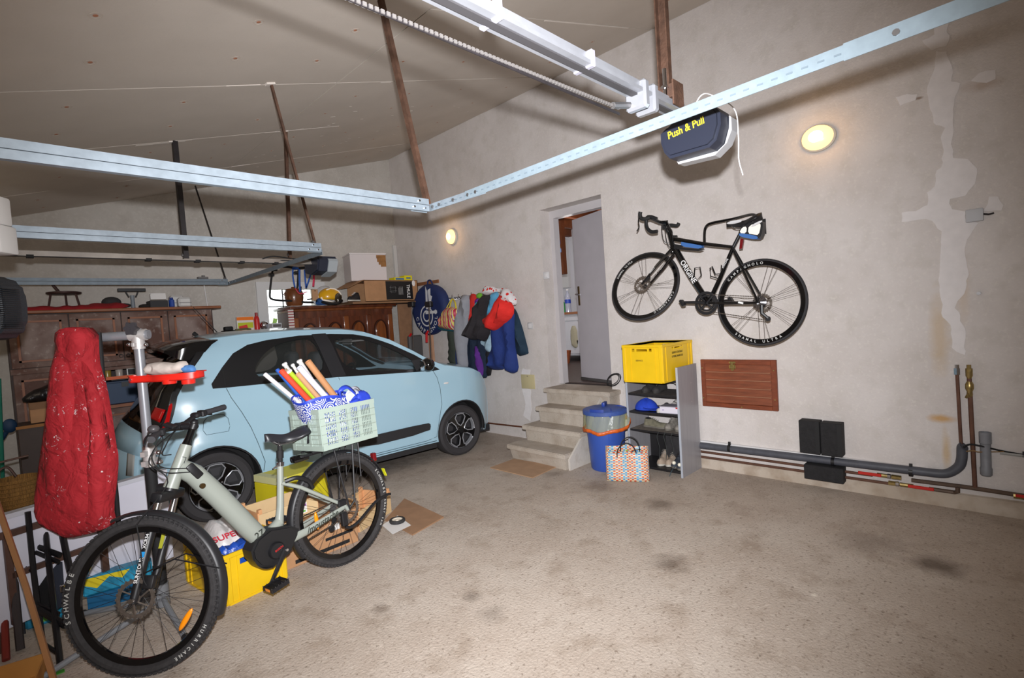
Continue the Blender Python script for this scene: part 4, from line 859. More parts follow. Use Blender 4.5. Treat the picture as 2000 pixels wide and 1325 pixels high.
def hem(u, v):
    p = liner(u, 1); a = u*2*math.pi
    return V((p.x + (.004*math.cos(a)), p.y+.004*math.sin(a), p.z - .034*v))
add('orange_hem', G().grid(hem, 72, 2, closeu=True), M('orange_film', s(214, 100, 36), .4, alpha=.95), lb, ang=80, solid=.002)
# ---------------------------------------------------------------- woven bag
wb = thing('woven_bag', 'chequered woven plastic shopping bag with black handles in front of the shelf', 'bag', (4.06, 2.68, 0))
pA, pB = V((3.93, 2.78, 0)), V((4.11, 2.435, 0)); ab = (pB-pA); AL = ab.length; ax_ = ab.normalized(); nb_ = V((-ax_.y, ax_.x, 0)); nb_ = -nb_ if nb_.dot(V((-1, -1, 0))) < 0 else nb_
WV = bpy.data.materials.new('woven_strips'); WV.use_nodes = True; nt = WV.node_tree; N = nt.nodes; L_ = nt.links; bs_ = N['Principled BSDF']; bs_.inputs['Roughness'].default_value = .4
uvn = N.new('ShaderNodeUVMap'); sep = N.new('ShaderNodeSeparateXYZ'); L_.new(uvn.outputs[0], sep.inputs[0])
def mth(op, a, b=None, c=None):
    x = N.new('ShaderNodeMath'); x.operation = op
    for i, q in enumerate((a, b, c)):
        if q is None: continue
        if isinstance(q, (int, float)): x.inputs[i].default_value = q
        else: L_.new(q, x.inputs[i])
    return x.outputs[0]
U, W_ = mth('MULTIPLY', sep.outputs[0], 32), mth('MULTIPLY', sep.outputs[1], 22)
par = mth('MODULO', mth('ADD', mth('FLOOR', U), mth('FLOOR', W_)), 2)
colpar = mth('MODULO', mth('FLOOR', mth('MULTIPLY', U, .5)), 3); rowpar = mth('MODULO', mth('FLOOR', W_), 3)
def mixc(f, a, b):
    x = N.new('ShaderNodeMix'); x.data_type = 'RGBA'; L_.new(f, x.inputs[0])
    for i, q in ((6, a), (7, b)):
        if isinstance(q, tuple): x.inputs[i].default_value = (*q, 1)
        else: L_.new(q, x.inputs[i])
    return x.outputs[2]
colA = mixc(mth('GREATER_THAN', colpar, 1.5), s(206, 74, 44), s(80, 140, 200)); colB = mixc(mth('GREATER_THAN', rowpar, 1.5), s(214, 206, 170), s(112, 178, 196))
wc_ = mixc(par, colA, colB)
fu = mth('ABSOLUTE', mth('SUBTRACT', mth('FRACT', U), .5)); fw = mth('ABSOLUTE', mth('SUBTRACT', mth('FRACT', W_), .5))
gapm = mth('GREATER_THAN', mth('MAXIMUM', fu, fw), .46)
L_.new(mixc(gapm, wc_, s(205, 200, 170)), bs_.inputs['Base Color'])
def bagp(u, v):
    """closed loop around: u 0..1, v up"""
    per = u*2
    th_ = .085*(1-.45*v); hw = AL/2*(1.0-.02*v)
    # rounded rectangle param
    a = u*2*math.pi; ca, sa = math.cos(a), math.sin(a); k = 5
    rr = (abs(ca)**k+abs(sa)**k)**(-1/k)
    x = hw*ca*rr; y = th_*sa*rr
    c = (pA+pB)/2
    H_ = .27 + (.035 if sa < 0 else 0)
    return c + ax_*x + nb_*(y+.006*math.sin(ca*6)*v) + V((0, 0, H_*v + .004 - .012*math.sin(math.pi*abs(ca))*v))
g = G().grid(bagp, 64, 8, closeu=True)
uvl = g.b.loops.layers.uv.new('UVMap')
g.b.verts.ensure_lookup_table()
idx = {}
for j, row in enumerate(g.q):
    for i, v in enumerate(row): idx[v] = (i/64*2, j/8)
for f in g.b.faces:
    us = [idx[l.vert][0] for l in f.loops]
    for l in f.loops:
        u, w = idx[l.vert]
        if max(us)-u > 1: u += 2
        l[uvl].uv = (u, w)
add('woven_body', g, WV, wb, ang=60, merge=False, solid=.003); g = G().box(0, 1, 0, 1, 0, 1)
for v in g.b.verts: u, w, h_ = v.co; v.co = (pA+pB)/2 + ax_*(u-.5)*AL*.97 + nb_*(w-.5)*.15 + V((0, 0, .002+.004*h_))
add('bag_base', g, M('bag_base', s(190, 186, 160), .6), wb)
for sgn, dz, off in ((1, 0, .0), (-1, .035, .08)):
    c = (pA+pB)/2 + nb_*sgn*.048 + ax_*(off*.3)
    add('handle', G().tube(bez([c+ax_*-.085+V((0, 0, .20+dz)), c+ax_*-.08+V((0, 0, .27+dz)), c+ax_*-.045+V((0, 0, .325+dz)), c+ax_*.01+V((0, 0, .345+dz)), c+ax_*.06+V((0, 0, .32+dz)), c+ax_*.085+V((0, 0, .27+dz)), c+ax_*.09+V((0, 0, .21+dz))], 6), .0055, 8), BLK, wb)
add('handle', G().tube(bez([(pA+pB)/2-nb_*.02+ax_*.04+V((0, 0, .25)), (pA+pB)/2+nb_*.0+ax_*.09+V((0, 0, .275)), (pA+pB)/2-nb_*.02+ax_*.13+V((0, 0, .272))]), .003, 6), BLK, wb)
add('tag', G().box(-.012, .012, -.004, .004, 0, .008, Matrix.Translation((pA+pB)/2+V((0, 0, .262)))), M('lime', s(180, 220, 60), .5), wb)
# flattened cardboard mats
def flat(name, pts, t, mat, label, cat, z=0.0, parent=None):
    g = G(); c = [V((p.x, p.y, z)) for p in pts]; g.hexa(c[:4] + [p+V((0, 0, t)) for p in c[:4]])
    return add(name, g, mat, parent, label, cat, smooth=False)
flat('cardboard_mat', [FLR(957, 915), FLR(1040, 935), FLR(1090, 912), FLR(1004, 898)], .008, M('card_mat', s(176, 142, 112), .9, var=.1, vs=9), 'flat piece of brown cardboard on the floor before the steps', 'cardboard', z=.001)
flat('cardboard_mat', [FLR(752, 1018), FLR(806, 1047), FLR(867, 1012), FLR(790, 976)], .009, M('card_mat2', s(158, 122, 92), .85, var=.12, vs=9), 'brown hardboard sheet on the floor behind the electric bicycle', 'cardboard', z=.001)
pz = [FLR(746, 1029), FLR(767, 1047), FLR(803, 1029), FLR(777, 1010)]
sheet = flat('paper_sheet', pz, .001, PAPER, 'white printed paper sheet under the small wheel', 'paper', z=.0105)
ww = FLR(776, 1018, .02); t = thing('small_wheel', 'small cream plastic wheel with dark rubber tyre lying on the paper', 'wheel', (ww.x, ww.y, .012)); X = Matrix.Translation((ww.x, ww.y, .012))  # small loose wheel lying on the paper sheet
add('tyre', G().lathe([(.042, 0), (.058, 0), (.062, .008), (.062, .018), (.058, .024), (.042, .024)], X, 32, closed=True), RUB, t); add('wheel_disc', G().lathe([(0, .003), (.042, .003), (.042, .02), (.034, .013), (.014, .012), (.012, .022), (0, .022)], X, 28), M('cream_plastic', s(214, 204, 188), .5), t)
# cable coil hanging beside the shelf
cc = thing('coiled_cable', 'black cable coiled and hung on the wall between door and shelf', 'cable', (WXR-.03, 2.96, .6))
pc0 = WX(1199, 742, WXR-.03)
g = G()
for k, (sa, sb, of) in enumerate(((.055, .10, 0), (.045, .085, .006), (.06, .092, -.006))):
    X = frame((WXR-.03-k*.008, pc0.y+of, pc0.z), (0, -.85, .5), z=(-1, 0, 0)); g.tube([X @ V((math.cos(a)*sb, math.sin(a)*sa, 0)) for a in [i*math.pi*2/26 for i in range(26)]], .0045, 6, closed=True)
add('cable_loop', g, MBLK, cc)
g = G(); g.tube(bez([(WXR-.03, 2.83, .88), (WXR-.03, 2.80, .80), (WXR-.04, 2.83, .66), (WXR-.03, 2.79, .55), (WXR-.03, 2.77, .5)]), .006, 6); g.tube(bez([(WXR-.03, 2.86, .9), (WXR-.02, 2.85, .74), (WXR-.04, 2.86, .62), (WXR-.03, 2.80, .52), (WXR-.03, 2.775, .48)]), .005, 6); add('cable_loop', g, MBLK, cc)
add('copper_pipe', G().tube([(WXR-.02, 2.80, .75), (WXR-.02, 2.795, .1)], .011, 8), M('copper_brown', s(122, 74, 52), .5, .5, var=.3, vs=12), None, 'thin upright copper pipe on the wall behind the dustbin', 'pipe')
# ================================================================ the small blue car
carang = math.atan2(-.19, 2.48)
cu = V((math.cos(carang), math.sin(carang), 0)); cn = V((-cu.y, cu.x, 0))
CO = V((1.24, 4.79, 0)) - cu*.49
CM = Matrix(((cu.x, cn.x, 0, CO.x), (cu.y, cn.y, 0, CO.y), (0, 0, 1, 0), (0, 0, 0, 1)))
CWID = 1.64
car = bpy.data.objects.new('car', None); COL.objects.link(car); car.matrix_basis = CM @ Matrix.Translation((1.75, .82, 0)); WM['car'] = car.matrix_basis.copy()
props(car, 'pale blue five door city car with black window surrounds, parked nose to the wall', 'car')
PAINT = M('car_paint', s(166, 202, 220), .28, coat=.7, spec=.5); GLS = M('car_glass', s(52, 58, 58), .03, alpha=.36, coat=.6, spec=.8)
GLD = M('car_glass_dark', s(16, 18, 20), .05, coat=.6, alpha=.9); CBL = M('car_black', s(20, 21, 24), .3); CBM = M('car_black_matt', s(38, 38, 41), .6)
def yS(x, z):
    y = .03*((z-.62)/.45)**2 if z < 1.06 else .0287 + .34*(z-1.06) + .25*max(0, z-1.42)**1.2*2
    if x > 2.95: y += .33*max(0, (x-2.95)/.66)**2.6
    if x < .42: y += .16*((.42-x)/.48)**2.2
    # flared arches and shoulder crease
    for hx in (.49, 2.98):
        d = math.hypot(x-hx, z-.31); y -= .018*math.exp(-((d-.38)/.07)**2) if z > .2 else 0
    y += .010*math.exp(-((z-.80)/.05)**2)*(1 if x < 2.7 else 0) 
    return y
def side(x, z, off=0.0, mir=False):
    y = yS(x, z) - off
    return CM @ V((x, CWID-y if mir else y, z))
top = [(.03, .24), (-.03, .33), (-.05, .5), (-.03, .66), (.05, .80), (.135, .90), (.18, 1.0), (.215, 1.12), (.30, 1.26), (.40, 1.40), (.47, 1.50), (.56, 1.545), (.83, 1.565), (1.27, 1.57), (1.74, 1.55), (1.95, 1.515), (2.21, 1.415), (2.45, 1.275), (2.65, 1.145), (2.83, 1.065), (3.05, 1.02), (3.22, .985), (3.36, .925), (3.46, .83), (3.54, .69), (3.585, .52), (3.59, .38), (3.56, .25)]
def arch(cx, r, n=16, z0=.235, cz=.31):
    a0 = math.asin((z0-cz)/r); return [(cx+r*math.cos(math.pi-a0-(math.pi-2*a0)*k/n), cz+r*math.sin(math.pi-a0-(math.pi-2*a0)*k/n)) for k in range(n+1)]
body_out = top + [(3.40, .215)] + [(x, z) for x, z in reversed(arch(2.985, .345))] + [(2.55, .235), (1.7, .225), (.95, .235)] + [(x, z) for x, z in reversed(arch(.475, .34))]
win = [(.505, 1.13), (.50, 1.17), (.60, 1.30), (.70, 1.41), (.83, 1.475), (1.0, 1.505), (1.3, 1.525), (1.6, 1.52), (1.84, 1.50), (2.0, 1.46), (2.22, 1.365), (2.47, 1.225), (2.74, 1.035), (2.66, 1.03), (1.57, 1.095), (1.0, 1.115), (.6, 1.125)]
g1 = [(.93, 1.14), (.84, 1.22), (.88, 1.31), (.97, 1.40), (1.08, 1.46), (1.25, 1.49), (1.42, 1.495), (1.50, 1.12)]
g2 = [(1.68, 1.125), (1.60, 1.43), (1.66, 1.47), (1.83, 1.465), (2.0, 1.415), (2.22, 1.31), (2.42, 1.185), (2.47, 1.08), (2.40, 1.075)]
for mir in (False, True):
    g = G(); patch(g, body_out, [win], .07, lambda x, z: side(x, z, 0, mir), fnb=lambda x, z: side(x, z, -.02, mir)); add('body_side', g, PAINT, car, ang=30)
    g = G(); patch(g, win, [smoothpoly(g1, 2), smoothpoly(g2, 2)], .05, lambda x, z: side(x, z, .001, mir), fnb=lambda x, z: side(x, z, -.02, mir)); add('window_surround', g, CBL, car, ang=30)
    for k, gg in enumerate((g1, g2)):
        g = G(); patch(g, smoothpoly(gg, 2), [], .06, lambda x, z: side(x, z, -.008, mir)); add('side_window', g, GLS, car, ang=60, label='rear side window' if k == 0 else 'front side window')
    g = G(); patch(g, [(.9, .3), (.9, 1.09), (1.57, 1.07), (2.66, 1.0), (2.60, .3)], [], .1, lambda x, z: side(x, z, -.035, mir)); add('door_lining', g, CBM, car)
# B pillar band, belt strip, gaps
def strip(name, pts, w, mat, off=.002, parent=car):
    g = G(); g.tube([side(x, z, off) for x, z in pts], w, 5); return add(name, g, mat, parent)
GAP = M('panel_gap', s(70, 90, 98), .6)
strip('pillar_seam', [(1.50, 1.52), (1.53, 1.3), (1.575, 1.10)], .004, MBLK)
g = G(); patch(g, [(1.42, 1.53), (1.56, 1.53), (1.66, 1.10), (1.52, 1.10)], [], .06, lambda x, z: side(x, z, .006)); add('pillar_trim', g, M('pillar_black', s(34, 35, 39), .4), car)
g = G(); patch(g, smoothpoly([(2.44, 1.055), (2.41, 1.17), (2.52, 1.175), (2.60, 1.11), (2.56, 1.055)], 0), [], .05, lambda x, z: side(x, z, .004)); add('mirror_sail', g, CBM, car)
strip('door_seam', [(.60, 1.29), (.605, 1.14)], .003, MBLK)
strip('door_seam', [(.605, 1.12), (.63, 1.04), (.70, .9), (.76, .76), (.80, .62), (.845, .44), (.83, .36)], .0028, GAP)
strip('door_seam', [(2.65, 1.03), (2.69, .95), (2.715, .82), (2.71, .65), (2.66, .48), (2.62, .30), (2.5, .275), (1.7, .265), (.9, .275)], .0028, GAP)
strip('door_seam', [(1.585, 1.09), (1.60, .9), (1.59, .6), (1.57, .3)], .0028, GAP)
strip('sill_crease', [(2.62, .255), (1.7, .245), (.9, .255)], .004, GAP)
strip('fuel_flap_seam', [(.40, .80), (.41, .87), (.44, .905), (.50, .915), (.56, .905), (.59, .87), (.60, .80), (.585, .76), (.42, .76), (.40, .80)], .0022, GAP)
g = G(); patch(g, smoothpoly([(1.72, .355), (1.70, .46), (2.52, .475), (2.55, .45), (2.53, .375)], 1), [], .06, lambda x, z: side(x, z, .016), fnb=lambda x, z: side(x, z, -.004)); add('side_moulding', g, CBM, car)
ind = G().ball((0, 0, 0), (.035, .006, .012), Matrix.Translation(side(2.80, .875, .003)) @ CM.to_3x3().to_4x4(), 12, 6); add('side_indicator', ind, M('clear_lens', s(225, 225, 225), .2), car)
# front door handle recess at the pillar: small black opener
# top skin: hood, windshield rails, roof, tailgate, bumper
def tnorm(i):
    a = V(top[max(0, i-1)]); b = V(top[min(len(top)-1, i+1)]); t = (b-a).normalized(); return V((-t.y, t.x))
def crown(i):
    x, z = top[i]
    if i <= 4: return .15
    if i <= 10: return .17 - .02*(i-4)
    if i <= 20: return .045
    return .045 + .018*(i-20)
def skin(i, t, off=0.0):
    x, z = top[i]; y0 = yS(x, z); n = tnorm(i); c = crown(i)*(1-(abs(2*t-1))**2.4)+off
    return CM @ V((x+n.x*c, y0+(CWID-2*y0)*t, z+n.y*c))
def skinpart(name, i0, i1, t0, t1, mat, off=0.0, nt=16, label=None):
    g = G(); q = [[g.b.verts.new(skin(i, t0+(t1-t0)*k/nt, off)) for k in range(nt+1)] for i in range(i0, i1+1)]
    for a in range(i1-i0):
        for k in range(nt): g.b.faces.new((q[a][k], q[a][k+1], q[a+1][k+1], q[a+1][k]))
    return add(name, g, mat, car, ang=50, solid=.006, label=label)
nT = len(top)-1
skinpart('rear_bumper', 0, 3, 0, 1, PAINT); skinpart('tailgate_lower', 3, 4, 0, 1, PAINT)
skinpart('tailgate', 4, 10, 0, .09, CBL); skinpart('tailgate', 4, 10, .91, 1, CBL); skinpart('tailgate_window', 4, 10, .09, .91, GLD)
skinpart('roof', 10, 15, 0, 1, PAINT); skinpart('windscreen_pillar', 15, 19, 0, .06, PAINT, nt=3); skinpart('windscreen_pillar', 15, 19, .94, 1, PAINT, nt=3); skinpart('windscreen', 15, 19, .06, .94, GLS)
skinpart('roof_lining', 10, 15, .03, .97, CBM, -.025); skinpart('pillar_lining', 15, 19, .005, .055, CBM, -.02, nt=2); skinpart('pillar_lining', 15, 19, .945, .995, CBM, -.02, nt=2); skinpart('bonnet', 19, 23, 0, 1, PAINT); skinpart('front_bumper', 23, nT, 0, 1, PAINT)
# tail corner: dark glass wraps onto the flank, red lamp
g = G(); patch(g, [(.02, .78), (.135, .90), (.18, 1.0), (.215, 1.12), (.30, 1.26), (.47, 1.50), (.56, 1.545), (.52, 1.49), (.455, 1.40), (.335, 1.25), (.25, 1.10), (.215, .97), (.19, .90), (.16, .86), (.09, .78)], [], .04, lambda x, z: side(x, z, .003), fnb=lambda x, z: side(x, z, -.006)); add('tail_surround', g, CBL, car)
REDL = M('tail_lamp_red', s(190, 16, 18), .15, coat=.8)
g = G(); patch(g, smoothpoly([(.10, .80), (.135, .88), (.165, .96), (.19, 1.05), (.215, 1.055), (.19, .96), (.175, .90), (.14, .80)], 1), [], .03, lambda x, z: side(x, z, .012), fnb=lambda x, z: side(x, z, -.004)); add('tail_lamp', g, REDL, car)
g = G()
def skl(u, v): # lens on the rear skin
    i = 5+v*1.0; i0 = int(i) if i < 6 else 5; f = i-i0; A = skin(i0, .012+.10*u, .012); B = skin(i0+1, .012+.10*u, .012); return A*(1-f)+B*f
g.grid(skl, 6, 4); add('tail_lamp', g, REDL, car, solid=.01)
g = G().grid(lambda u, v: (lambda A, B: A*(1-v)+B*v)(skin(1, .36+.28*u, .006), skin(2, .36+.28*u, .006)), 4, 2); add('number_plate', g, PAPER, car, solid=.006)
g = G().grid(lambda u, v: (lambda A, B: A*(1-v)+B*v)(skin(2, .03+.07*u, .004), skin(3, .03+.07*u, .004)), 4, 2); add('badge', g, M('badge_grey', s(170, 172, 170), .4), car, solid=.003)
# spoiler
g = G()
SPR = [(.60, 1.572), (.42, 1.568), (.24, 1.535), (.17, 1.505), (.165, 1.485), (.20, 1.47), (.34, 1.462), (.46, 1.49), (.55, 1.54)]
def sp(u, v):
    k = min(8, int(u*9+1e-6)) % 9; x, z = SPR[k]; y = .165+(CWID-.33)*v; c = 1-(2*v-1)**2; e = max(0, abs(2*v-1)-.9)*10
    x += .05*(1-c)*(1 if x < .4 else 0) + .08*e*(x < .4); z += .045*c - .035 - .05*e*(x < .5)*(z < 1.5)
    return CM @ V((x, y, z))
g.grid(sp, 9, 20, closeu=True)
for r_ in (0, -1): g.b.faces.new(g.q[r_])
add('roof_spoiler', g, GLB, car, ang=40)
g = G().tube([skin(11, .5, .0), skin(11, .5, .0)+CM.to_3x3() @ V((-.03, 0, .03))], .018, 8); add('aerial_base', g, MBLK, car)
pt = skin(11, .5, .02)
g = G().tube([CM @ V((.70, .70, 1.61)), CM @ V((.52, .70, 1.86))], [.005, .0025], 6); add('aerial', g, MBLK, car)
# underside and wheel wells
add('underbody', G().box(.02, 3.5, .17, CWID-.17, .19, .26, CM), CBM, car, smooth=False)
for hx in (.475, 2.985):
    g = G(); X = CM @ Matrix.Translation((hx, .03, .31)) @ Matrix.Rotation(-math.pi/2, 4, 'X'); g.lathe([(.335, .0), (.34, .22), (.05, .22)], X, 24, a0=math.pi*.95, a1=math.pi*2.05); add('wheel_well', g, M('well_black', s(22, 21, 22), .9), car)
    g = G(); P = arch(hx, .338, 20); g.tube([side(x, z, .002) for x, z in P], .008, 6); add('arch_trim', g, CBM, car)
add('sill', G().box(.82, 2.64, .04, .12, .17, .235, CM), M('sill_black', s(36, 36, 38), .7), car, smooth=False)
# wheels
TYR = M('car_tyre', s(52, 50, 52), .75, bump=.15, bs=120); RIMB = M('rim_black', s(14, 14, 16), .15, coat=.5); RIMS = M('rim_machined', s(168, 170, 176), .3, .35)
def carwheel(hx, mir):
    yy = .055 if not mir else CWID-.055
    X = CM @ Matrix.Translation((hx, yy, .297)) @ Matrix.Rotation(-math.pi/2 if not mir else math.pi/2, 4, 'X')   # +Z points inwards... outer face at z=0
    g = G(); P = [(.205, .012), (.215, -.002), (.262, -.012), (.288, .002), (.2965, .03), (.2965, .15), (.288, .178), (.215, .17), (.205, .16)]
    g.lathe(P, X, 48, closed=True)
    for zz in (.06, .09, .12): g.lathe([(.2972, zz-.003), (.2975, zz), (.2972, zz+.003)], X, 48)
    w = add('wheel', g, TYR, car)
    if mir: return
    add('rim_barrel', G().lathe([(.206, .006), (.20, .01), (.195, .05), (.19, .13), (.206, .16)], X, 40), RIMS, w)
    add('rim_back', G().lathe([(0, .055), (.196, .055), (.196, .06), (0, .06)], X, 40), M('rim_inner', s(28, 28, 30), .5), w)
    g = G()
    for k in range(5):
        R_ = X @ Matrix.Rotation(math.radians(72*k+18), 4, 'Z')
        # black spoke plate between two petals
        g.prism([(.03, -.022), (.09, -.026), (.15, -.034), (.196, -.052), (.200, 0), (.196, .052), (.15, .034), (.09, .026), (.03, .022)], -.004, .02, R_)
    g.disc(.05, -.008, .025, X, 20)
    add('spokes', g, RIMB, w)
    for k in range(5):
        R_ = X @ Matrix.Rotation(math.radians(72*k+54), 4, 'Z')
        lp = [(.052, 0), (.085, .040), (.150, .070), (.188, .045), (.193, 0), (.188, -.045), (.150, -.070), (.085, -.040)]
        g = G().tube([R_ @ V((x, y, -.004)) for x, y in lp], .0065, 6, closed=True); add('spoke_edge', g, RIMS, w)
        g = G().prism([(.09, .02), (.16, .045), (.16, -.045), (.09, -.02)], .03, .035, R_); add('spoke_pocket', g, M('pocket_grey', s(70, 70, 74), .4, .5), w)
    add('hub_cap', G().disc(.03, -.014, -.006, X, 20), CBL, w)
    g = G()
    for k in range(4): a = math.radians(45+90*k); g.disc(.008, -.01, 0, X @ Matrix.Translation((.05*math.cos(a), .05*math.sin(a), 0)), 6)
    add('wheel_nuts', g, STL, w, kind='stuff')
for hx in (.475, 2.985):
    carwheel(hx, False); carwheel(hx, True)
# door mirror
mc_ = CM @ V((2.52, -.09, 1.12)); g = G().ball((2.52, -.085, 1.115), (.075, .085, .075), CM, 18, 12); g.box(2.47, 2.56, -.06, .06, 1.05, 1.075, CM, bev=.01); add('door_mirror', g, GLB, car, ang=60)
add('mirror_glass', G().ball((2.455, -.085, 1.115), (.016, .07, .058), CM, 16, 8), CHR, car)
# interior: seats, dashboard, wheel, rear view mirror, sun visors
SEAT = M('seat_grey', s(70, 74, 78), .8); TRIM = M('seat_trim_pale', s(176, 206, 212), .5)
for (x, y) in ((1.62, .42), (1.62, 1.2)):
    X = CM @ Matrix.Translation((x, y, .45)); g = G().box(-.05, .45, -.22, .22, 0, .14, X, bev=.05, seg=3).box(-.14, .0, -.22, .22, .1, .68, X, bev=.05, seg=3).box(-.16, -.04, -.12, .12, .68, .90, X, bev=.05, seg=3); st_ = add('front_seat', g, SEAT, car)
    add('seat_piping', G().tube([X @ V((-.0, .2*sg, .15+.5*k)) for k in (0, 1) for sg in (1,)] , .012, 6), TRIM, st_)
X = CM; add('rear_seat', G().box(.75, .88, .2, 1.44, .45, 1.18, X, bev=.05, seg=2).box(.8, 1.25, .2, 1.44, .4, .58, X, bev=.05), SEAT, car)
add('dashboard', G().box(2.33, 2.75, .14, 1.5, .72, 1.02, X, bev=.06, seg=3), M('dash_black', s(44, 46, 48), .7), car); add('dash_panel', G().box(2.30, 2.335, .2, 1.44, .84, .97, X, bev=.012), M('dash_pale', s(196, 212, 214), .5), car)
Xw = CM @ Matrix.Translation((2.16, 1.2, .98)) @ Matrix.Rotation(math.radians(-66), 4, 'Y'); add('steering_wheel', G().lathe([(.17+.014*math.cos(a), .014*math.sin(a)) for a in [k*.785 for k in range(8)]], Xw, 28, closed=True).box(-.02, .02, -.16, .16, -.008, .008, Xw).disc(.05, -.02, .02, Xw, 14), M('wheel_black', s(24, 24, 26), .5), car)
for k in (0, 1):
    yy = .36+.84*k; add('air_vent', G().lathe([(.055+.008*math.cos(a), .008*math.sin(a)) for a in [j*.785 for j in range(8)]], CM @ Matrix.Translation((2.295, yy-.08, .92)) @ Matrix.Rotation(math.radians(90), 4, 'Y'), 22, closed=True), TRIM, car)
add('rear_view_mirror', G().box(2.02, 2.04, .70, .94, 1.38, 1.45, CM, bev=.008), M('mirror_grey', s(150, 156, 160), .3), car)
for y in (.3, 1.0): add('sun_visor', G().box(1.86, 2.0, y, y+.36, 1.42, 1.435, CM @ Matrix.Translation((0, 0, 0)), bev=.005), M('visor_grey', s(160, 160, 160), .7), car)
add('cabin_floor', G().box(.5, 2.8, .12, CWID-.12, .26, .30, CM), CBM, car, smooth=False)
# ================================================================ bicycles
def ring_text(g, txt, r, a0, da, size, X, flip=False):
    """letters one by one round a rim, in X's XY plane"""
    for k, ch in enumerate(txt):
        if ch == ' ': continue
        a = a0 + da*k
        R_ = X @ Matrix.Rotation(a, 4, 'Z') @ Matrix.Translation((r, 0, 0)) @ Matrix.Rotation(-math.pi/2 if da < 0 else math.pi/2, 4, 'Z')
        g.text(ch, size, R_, depth=.0004)
def bikewheel(bike, name, X, R, tw, rimh, nsp, spr, tyre_mat, disc_r, groups=None, spoke_mat=None, hubr=.02, hubw=.05, disc_side=1, knobs=0, flange=.028):
    """X: wheel centre, plane XY, +Z towards the viewer side; part wheel(rim) > tyre, spoke, hub, disc"""
    rr = R-tw*.85
    w = add(name, G().lathe([(rr, -.011), (rr+.006, -.012), (rr+.006, .012), (rr, .011), (rr-rimh, .007), (rr-rimh-.003, 0), (rr-rimh, -.007)], X, 64, closed=True), GLB, bike)
    n = 10; cr = R-tw/2
    g = G().lathe([(cr+tw/2*math.cos(a)*(1 if math.cos(a) > 0 else .8), tw/2*math.sin(a)*.98) for a in [k*2*math.pi/n for k in range(n)]], X, 72, closed=True)
    add('tyre', g, tyre_mat, w)
    if knobs:
        g = G()
        for k in range(knobs):
            a = 2*math.pi*k/knobs
            for (rr2, z, lean) in ((R-.002, -.012, 0), (R-.002, .010, 0), (R-.009, -.024, .5), (R-.009, .024, -.5)):
                a2 = a + (.5*math.pi*2/knobs if abs(z) > .015 else 0)
                g.box(-.004, .004, -.008, .008, -.005, .005, X @ Matrix.Rotation(a2, 4, 'Z') @ Matrix.Translation((rr2, 0, z)))
        add('tread_knobs', g, tyre_mat, w, kind='stuff', smooth=False, merge=False)
    sp0 = None
    sm = spoke_mat or DKST
    for k in range(nsp):
        if groups: gi, gk = divmod(k, 3); a = 2*math.pi*gi/(nsp//3) + (gk-1)*groups[0] + groups[1]
        else: a = 2*math.pi*k/nsp
        sg = 1 if k % 2 else -1
        tw_ = (.9 if (k//2) % 2 else -.9) if not groups else (gk-1)*.25
        p = X @ V((flange*math.cos(a+tw_), flange*math.sin(a+tw_), sg*hubw*.45)); q = X @ V(((rr-rimh)*math.cos(a), (rr-rimh)*math.sin(a), 0))
        L0 = (q-p).length
        if sp0 is None or abs(L0-spL) > .002: sp0 = add('spoke', G().tube([(0, 0, 0), (0, 0, L0)], spr, 4), sm, w); spL = L0; sp0.matrix_basis = wmat(w).inverted() @ along(p, q); WM[sp0.name] = along(p, q)
        else: inst('spoke', sp0, along(p, q), w)
    add('hub', G().lathe([(0, -hubw*.6), (hubr*.6, -hubw*.6), (hubr*.6, -hubw*.5), (flange, -hubw*.5), (flange, -hubw*.42), (hubr, -hubw*.35), (hubr, hubw*.35), (flange, hubw*.42), (flange, hubw*.5), (hubr*.6, hubw*.5), (hubr*.6, hubw*.6), (0, hubw*.6)], X, 20), BLK, w)
    if disc_r:
        zd = hubw*.62*disc_side; g = G()
        out = []
        for k in range(60):
            a = 2*math.pi*k/60; r_ = disc_r*(1 if k % 2 else .955); out.append((r_*math.cos(a), r_*math.sin(a)))
        inner = [(disc_r*.74*math.cos(2*math.pi*k/30), disc_r*.74*math.sin(2*math.pi*k/30)) for k in range(30)]
        g.lathe([(disc_r*.78, zd-.001), (disc_r*.97, zd-.001), (disc_r*.97, zd+.001), (disc_r*.78, zd+.001)], X, 48, closed=True)
        for k in range(24): a = 2*math.pi*k/24; g.box(-.004, .004, -.005, .005, -.001, .001, X @ Matrix.Rotation(a, 4, 'Z') @ Matrix.Translation((disc_r*.985, 0, zd)))
        for k in range(6):
            a = 2*math.pi*k/6; g.tube([X @ V((.018*math.cos(a), .018*math.sin(a), zd)), X @ V((disc_r*.8*math.cos(a+.5), disc_r*.8*math.sin(a+.5), zd))], .004, 4)
        g.disc(.022, zd-.002, zd+.004, X, 16)
        add('brake_disc', g, M('disc_steel', s(150, 140, 132), .35, .8, var=.2, vs=60), w)
    return w
# ---------------------------------------------------------------- electric bicycle
hB = math.radians(9); lB = math.radians(-4)
EU = V((math.cos(hB), math.sin(hB), 0)); EN0 = V((math.sin(hB), -math.cos(hB), 0)); EUP = V((0, 0, 1))*math.cos(lB) + EN0*math.sin(lB); EN = EU.cross(EUP)
EB = V((1.55, 3.22, 0))
def E(u, w, n=0.0): return EB + EU*u + EUP*w + EN*n
eb = thing('electric_bicycle', 'grey green electric step through bicycle with mudguards, rear rack and black motor', 'bicycle', tuple(EB + EU*-.6))
FR = M('frame_greygreen', s(150, 156, 148), .38, coat=.25)
TYE = M('ebike_tyre', s(50, 48, 49), .85, var=.25, vs=40, bump=.2, bs=150)
ER = .362
XR = frame(E(0, ER), EU, z=EN)
wr = bikewheel(eb, 'rear_wheel', XR, ER, .056, .026, 32, .0012, TYE, .09, hubw=.09, knobs=90, disc_side=1)
